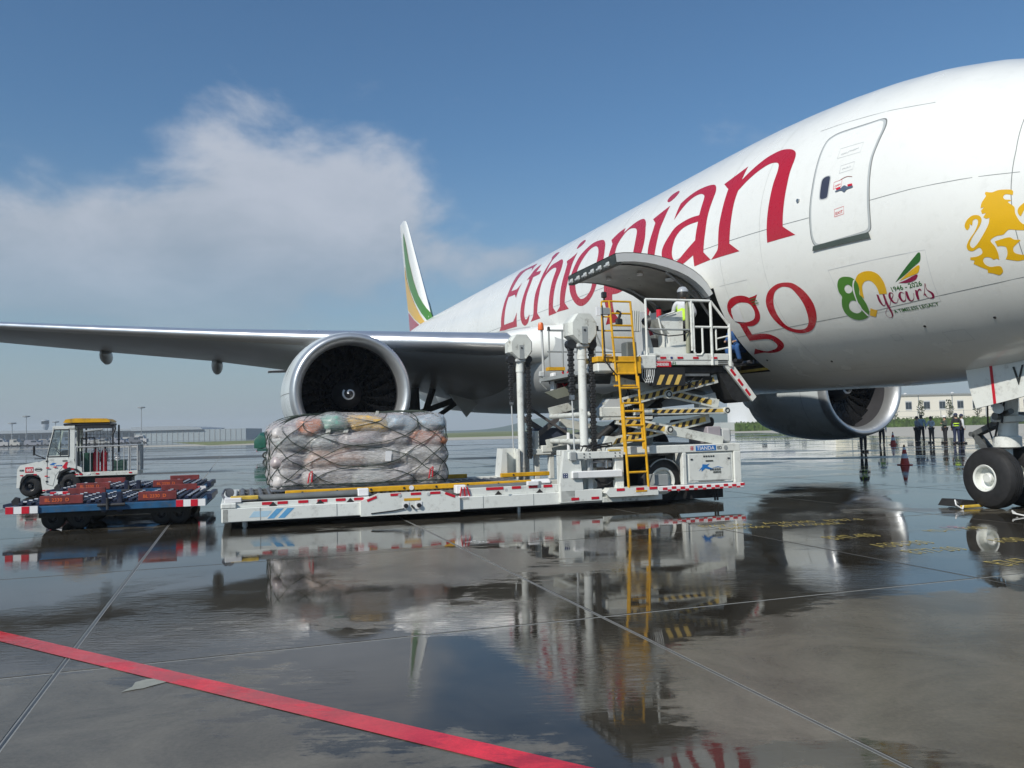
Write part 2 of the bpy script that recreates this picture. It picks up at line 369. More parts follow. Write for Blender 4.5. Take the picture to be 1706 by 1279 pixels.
# ---------------------------------------------------------------- beyond the apron
grass_m = mat('far_grass', (.16, .18, .06), .9, var=.3, vs=.03, coords='Object')
dryc = mat('dry_concrete', (.46, .43, .36), .8, var=.06, vs=.05)
def sheet(name, pts, z, m_, kind=struct):
    mb = MB(); mb.add([(x, y, z) for x, y in pts], [tuple(range(len(pts)))]); return kind(mb.build(name, m_))
sheet('service_road', [(36, 61), (400, 95), (420, 240), (85, 205), (45, 165)], .008, dryc)
sheet('taxiway', [(-40, 150), (60, 150), (500, 330), (500, 420), (-120, 190)], .010, dryc)
sheet('grass_field', [(-75, 220), (60, 215), (420, 340), (900, 1500), (-60, 1500)], .012, grass_m)
sheet('grass_strip', [(-135, 330), (-62, 170), (-30, 330)], .014, grass_m)
# low hills on the horizon
hill_m = mat('distant_hill', (.05, .09, .06), .95, var=.1, vs=.01)
mb = MB(); vs = []; fs = []; n = 90
for i in range(n + 1):
    x = -420 + 1500 * i / n; u = i / n
    h = 3 + 15 * max(0, mnoise.noise(Vector((u * 5 + 3, .3, 0))) + .25) + (20 * math.exp(-((x - 60) / 70) ** 2)) + 12 * math.exp(-((x - 420) / 130) ** 2)
    for k, (yy, hh) in enumerate(((1400, 0), (1520, h * .8), (1650, h), (1900, 0))): vs.append((x, yy + 20 * math.sin(i), hh))
for i in range(n):
    for k in range(3): q = i * 4 + k; fs.append((q, q + 4, q + 5, q + 1))
mb.add(vs, fs); struct(mb.build('hills', hill_m, smooth=60))
# hedge in front of the warehouse
leaf = mat('hedge_leaf', (.065, .11, .022), .8, var=.45, vs=.9)
mb = MB()
for i in range(100):
    x = 50 + 2 * i; y = 188 + .17 * (x - 50); mb.box(x, x + 2.01, y - .75 + .02 * (i % 2), y + .75, 0, 1.85 + .12 * mnoise.noise(Vector((x * .4, 0, 0))))
for i in range(15000):
    t = random.random(); x = 50 + 200 * t; y = 188 + .17 * (x - 50) + random.uniform(-1.1, .5)
    z = random.uniform(.02, 1) * (2.15 + .25 * mnoise.noise(Vector((x * .35, 0, 0)))); s = random.uniform(.10, .24)
    a = Vector((random.uniform(-1, 1), random.uniform(-1, 1), random.uniform(-.6, 1))).normalized(); b = a.orthogonal().normalized() * s; c = a.cross(b)
    p = Vector((x, y, z)); mb.add([p - b, p + c * .8, p + b, p - c * .7], [(0, 1, 2, 3)])
hg = mb.build('hedge', leaf); tag(hg, 'long clipped green hedge along the road before the cream warehouse', 'hedge')
# fence along the hedge
fe = thing('fence', 'thin grey wire fence running behind the green hedge', 'fence', (60, 192, 0))
mb = MB()
for z in (1.2, 2.4, 3.6): mb.tube((0, 0, z), (190, 32, z), .04, n=4)
mb.build('rail', grey_paint, fe)
pm = None
for i in range(32):
    if pm is None: pm = MB().tube((0, 0, 0), (0, 0, 3.7), .08, n=5).build('post', grey_paint, fe)
    else: piece(pm, fe, (i * 6, i * 6 * 32 / 190, 0))
# young trees by the hedge
trk = mat('tree_bark', (.08, .06, .045), .9); tleaf = mat('tree_leaf', (.05, .07, .025), .8, var=.4, vs=1.5)
desc = ['thin young tree behind the hedge, nearest the port engine', 'slim sapling behind the hedge, second from the port engine', 'dark leafy sapling between two warehouse joints', 'tall thin tree above the standing group in vests', 'sparse reddish sapling close to the nose gear door']
for k, (px_, col) in enumerate(((.482, 0), (.515, 0), (.553, 1), (.594, 1), (.634, 0))):
    d_ = 200; t_ = thing('young_tree', desc[k], 'tree', (px_ * d_ * .83 + 6, d_, 0), 0, 'young trees behind the hedge'); t_.scale = (.8, .8, .74)
    mb = MB(); mb.tube((0, 0, 0), (0, 0, 7), .13, .04, n=6)
    for i in range(6):
        a = random.uniform(0, 6.3); z = random.uniform(3, 6); mb.tube((0, 0, z), (1.1 * math.cos(a), 1.1 * math.sin(a), z + 1), .05, .02, n=4)
    mb.build('trunk', trk, t_)
    mb = MB()
    for i in range(260):
        z = random.uniform(3.2, 8.4); rad = 1.3 * math.sin(min(1, (z - 2.6) / 3) * 1.57) * (1 if z < 6.5 else .6); a = random.uniform(0, 6.3); q = rad * random.random() ** .5
        p = Vector((q * math.cos(a), q * math.sin(a), z)); s = random.uniform(.1, .26); v_ = Vector((random.uniform(-1, 1), random.uniform(-1, 1), random.uniform(-1, 1))).normalized(); b = v_.orthogonal().normalized() * s; c = v_.cross(b)
        mb.add([p - b, p + c, p + b, p - c], [(0, 1, 2, 3)])
    mb.build('crown', tleaf, t_)
# cream warehouse to the right
cream = mat('cream_render', (.74, .70, .60), .8, var=.04, vs=.05)
wh = thing('warehouse', 'long cream two storey warehouse behind the hedge on the right', 'building', (92, 232, 0), math.atan2(10, 100))
MB().box(0, 120, 0, 40, 0, 8.4).build('wall', cream, wh)
MB().box(-.4, 120.4, -.4, 40.4, 8.4, 8.8).build('roof_coping', grey_paint, wh)
jm = None; wm = None; pm_ = None
for i in range(12):
    x = 2 + 10 * i
    if jm is None: jm = MB().box(-.12, .12, -.1, 0, 0, 8.4).build('wall_joint', grey_paint, wh, loc=(x, 0, 0))
    else: piece(jm, wh, (x, 0, 0))
    for dx in (2.4, 7.0):
        if wm is None:
            wm = MB().box(-.95, .95, -.06, 0, 0, 2.6).build('window', lgrey, wh, loc=(x + dx, 0, 4.3))
            pm_ = MB().box(-.42, .42, -.1, -.065, -.95, .95).build('pane', glass, wm, loc=(-.45, 0, 1.3)); piece(pm_, wm, (.45, 0, 1.3))
        else:
            q = piece(wm, wh, (x + dx, 0, 4.3)); piece(pm_, q, (-.45, 0, 1.3)); piece(pm_, q, (.45, 0, 1.3))
lm = None
for i in range(8):
    if lm is None: lm = MB().box(-.25, .25, -.5, 0, 0, .35).build('roof_lamp', whiter, wh, loc=(4 + i * 14, 0, 8.8))
    else: piece(lm, wh, (4 + i * 14, 0, 8.8))
MB().box(76, 118, -12, -1, 0, 5.2).build('lean_to', grey_paint, wh, label='low grey annex in front of the cream wall')
# white office block between the loader and the port engine
ob = thing('office_block', 'white office block with blue lettering beyond the scissor lift', 'building', (67.5, 235, 0), .1)
MB().box(0, 26, 0, 20, 0, 9.6).build('wall', whiter, ob)
q = MB().box(5, 12, -.1, 0, 6.3, 7.2).build('sign_panel', mat('blue_sign', (.04, .07, .2), .5), ob)
for x in (2.4, 9, 14): MB().box(x, x + 1.4, -.12, 0, 3.8, 5.2).build('window', glass, ob)
MB().box(-8, 0, 4, 18, 0, 2.2).build('annex', lgrey, ob)
# terminal, tower, masts at far left
termw = mat('terminal_cladding', (.34, .38, .42), .5, var=.05, vs=.02); termr = mat('terminal_roof', (.30, .34, .37), .6)
tm = thing('terminal_building', 'long low grey terminal building on the far left horizon', 'building', (-440, 700, 0), .06)
MB().box(0, 170, 0, 60, 0, 9).build('wall', termw, tm); MB().prism([(-6, 9), (176, 9), (176, 10.2), (-6, 11.6)], -6, 66).build('roof', termr, tm)
wm = None
for i in range(28):
    if wm is None: wm = MB().box(0, 4.4, -.3, 0, 2, 7.5).build('window', glass, tm, loc=(2 + i * 6, 0, 0))
    else: piece(wm, tm, (2 + i * 6, 0, 0))
hgb = thing('hangar', 'wide grey hangar with sloping roof behind the tow tractor', 'building', (-290, 640, 0), .05)
MB().box(0, 84, 0, 50, 0, 8).build('wall', mat('hangar_cladding', (.28, .33, .35), .6, var=.05), hgb)
MB().prism([(-2, 8), (52, 8), (50, 9.6), (36, 11), (-2, 11)], -2, 52).build('roof', termr, hgb)
pn = None
for i in range(21):
    if pn is None: pn = MB().box(0, .5, -.3, 0, 0, 8).build('rib', grey_paint, hgb, loc=(i * 4, 0, 0))
    else: piece(pn, hgb, (i * 4, 0, 0))
ct = thing('control_tower', 'pale airport control tower rising above the terminal', 'tower', (-395, 705, 0)); ct.scale = (.42, .42, .74)
MB().lathe([(0, 3.2), (12, 2.7), (16, 4.5), (19, 6.6), (22, 7.2)], axis='z', n=16).build('shaft', termw, ct)
MB().lathe([(22, 6.8), (25, 7.4), (25.4, 6)], axis='z', n=16).build('cab_glass', glass, ct)
MB().lathe([(25.4, 7.6), (26.5, 7.2), (27.5, 0)], axis='z', n=16).build('roof', termr, ct)
lp = {(-.445, 500, 20): 'tall floodlight mast behind the tow tractor fence', (-.583, 520, 17): 'floodlight mast left of the control tower', (-.548, 560, 14): 'short floodlight mast right of the control tower', (-.60, 480, 12): 'small lamp mast at the left edge by the terminal'}
for (k, y, h), lb in lp.items():
    t_ = thing('floodlight_mast', lb, 'lamp post', (k * y, y, 0), 0, 'floodlight masts by the terminal')
    MB().tube((0, 0, 0), (0, 0, h), .32, .2, n=6).build('mast', grey_paint, t_)
    MB().lathe([(h, .2), (h + .3, 2.2), (h + .9, 2.2), (h + 1, 0)], axis='z', n=10).build('lamp_head', grey_paint, t_)
# parked ground equipment in front of the terminal: individually small vehicles
vc = [(.42, .42, .42), (.25, .26, .3), (.18, .22, .3), (.35, .35, .33), (.15, .16, .18)]
vcols = ['white', 'grey', 'blue', 'cream', 'dark']
PL = ['at the left edge', 'just right of the left edge'] + ['%s from the left' % w for w in ('third', 'fourth', 'fifth', 'sixth', 'seventh', 'eighth', 'ninth', 'tenth', 'eleventh')] + ['%s from the right' % w for w in ('fifteenth', 'fourteenth', 'thirteenth', 'twelfth', 'eleventh', 'tenth', 'ninth', 'eighth', 'seventh', 'sixth', 'fifth', 'fourth', 'third', 'second')] + ['last on the right']
for i in range(26):
    k = i % 5; y = 330 + 12 * (i % 3); x = -y * (.615 - .0068 * i * 1.0)
    t_ = thing('parked_vehicle', '%s vehicle parked before the terminal, %s' % (vcols[k], PL[i]), 'vehicle', (x, y, 0), random.uniform(-.2, .2), 'vehicles parked before the terminal')
    w = random.uniform(4, 7); h = random.uniform(1.9, 3.2)
    mm = mat('parked_' + vcols[k], vc[k], .5)
    MB().prism([(-w / 2, .4), (w / 2, .4), (w / 2, h * .55), (w * .3, h * .6), (w * .2, h), (-w * .45, h), (-w / 2, h * .8)], -1, 1).build('body', mm, t_)
    MB().box(-w * .1, w * .22, -1.03, -1.0, h * .6, h * .88).build('window', glass, t_)
    wv = MB()
    for sx in (-.3, .3): wv.tube((w * sx, -1.05, .42), (w * sx, 1.05, .42), .42, n=10)
    wv.build('wheel', black, t_)
mb = MB(); mb.add([(x, y, .0035) for x, y in [(-2.512, 5.349), (-2.49, 5.46), (-2.515, 5.56), (-2.468, 5.623), (-2.42, 5.63), (-2.372, 5.659), (-2.285, 5.591), (-2.31, 5.54), (-2.376, 5.459), (-2.40, 5.42), (-2.44, 5.403)]], [tuple(range(11))])
struct(mb.build('concrete_patch', mat('pale_patch', (.30, .30, .25), .45, var=.15, vs=14)))
# ================================================================ the freighter
ac = thing('cargo_airplane', 'huge white twin engine cargo jet with red livery lettering and open belly door', 'airplane', (0, 0, 0))
cy_, ch_ = math.cos(.321), math.sin(.321)
ac.location = (-ch_ * 5.489 + cy_ * 13.035, cy_ * 5.489 + ch_ * 13.035, 0); ac.rotation_euler = (0, 0, math.pi / 2 + .321)
KX = [0,.1,.25,.5,1,2,3,4,5,6,7,8,9,10,11,12,44,47,50,53,56,59,62,63]
W_ = [0.02,.4,.62,.9,1.3,1.85,2.23,2.51,2.71,2.86,2.96,3.03,3.07,3.1,3.1,3.1,3.1,3.02,2.80,2.42,1.90,1.28,.55,.25]
T_ = [-.95,-.65,-.45,-.22,.12,.78,1.45,2.02,2.42,2.68,2.84,2.95,3.02,3.07,3.09,3.1,3.1,3.08,3.0,2.88,2.7,2.45,2.12,1.95]
B_ = [-.97,-1.22,-1.42,-1.62,-1.92,-2.35,-2.65,-2.85,-2.97,-3.04,-3.08,-3.1,-3.1,-3.1,-3.1,-3.1,-3.1,-2.85,-2.25,-1.5,-.7,.15,1.0,1.3]
def itp(X, K, V):
    X = min(max(X, K[0]), K[-1])
    for i in range(len(K) - 1):
        if X <= K[i + 1]: return V[i] + (V[i + 1] - V[i]) * (X - K[i]) / (K[i + 1] - K[i])
def zc(X): return 5.353 + .015 * (X - 6)
def itps(X, K, V, w=.8):   # lightly smoothed so the nose has no facets
    if X < 1.2: return itp(X, K, V)
    return (itp(X - w, K, V) + 2 * itp(X, K, V) + itp(X + w, K, V)) / 4
def SF(X, a, off=0.0):
    w = itps(X, KX, W_); t = itps(X, KX, T_); b = itps(X, KX, B_)
    return (X, (w + off) * math.cos(a), zc(X) + (t + b) / 2 + ((t - b) / 2 + off) * math.sin(a))
def SFP(P, off):  # design angles were measured on the unsmoothed profile; the difference is millimetres
    return SF(P[0], P[1], off)
DX0, DX1, DA0, DA1 = 10.45, 13.15, -1.03, -.262
Xs = sorted(set([x * .2 for x in range(0, 62)] + [.05, .12, .25, .75, DX0, DX1] + list(range(13, 64)) + [12.5, 63.0]))
As = sorted(set([round(-math.pi / 2 + i * math.pi / 64, 5) for i in range(129)] + [DA0, DA1]))
As = [a for a in As if all(abs(a - q) > .012 or a == q for q in (DA0, DA1))]
As = [a for a in As if a < 1.5 * math.pi - .01]
mb = MB(); nA = len(As)
for X in Xs:
    for a in As: mb.v.append(SF(X, a))
for i in range(len(Xs) - 1):
    for j in range(nA):
        k = (j + 1) % nA
        if Xs[i] >= DX0 - .001 and Xs[i + 1] <= DX1 + .001 and As[j] >= DA0 - .001 and j + 1 < nA and As[k] <= DA1 + .001: continue
        mb.f.append((i * nA + j, i * nA + k, (i + 1) * nA + k, (i + 1) * nA + j)); mb.m.append(0)
fus = mb.build('fuselage', ac_white, ac, smooth=60)
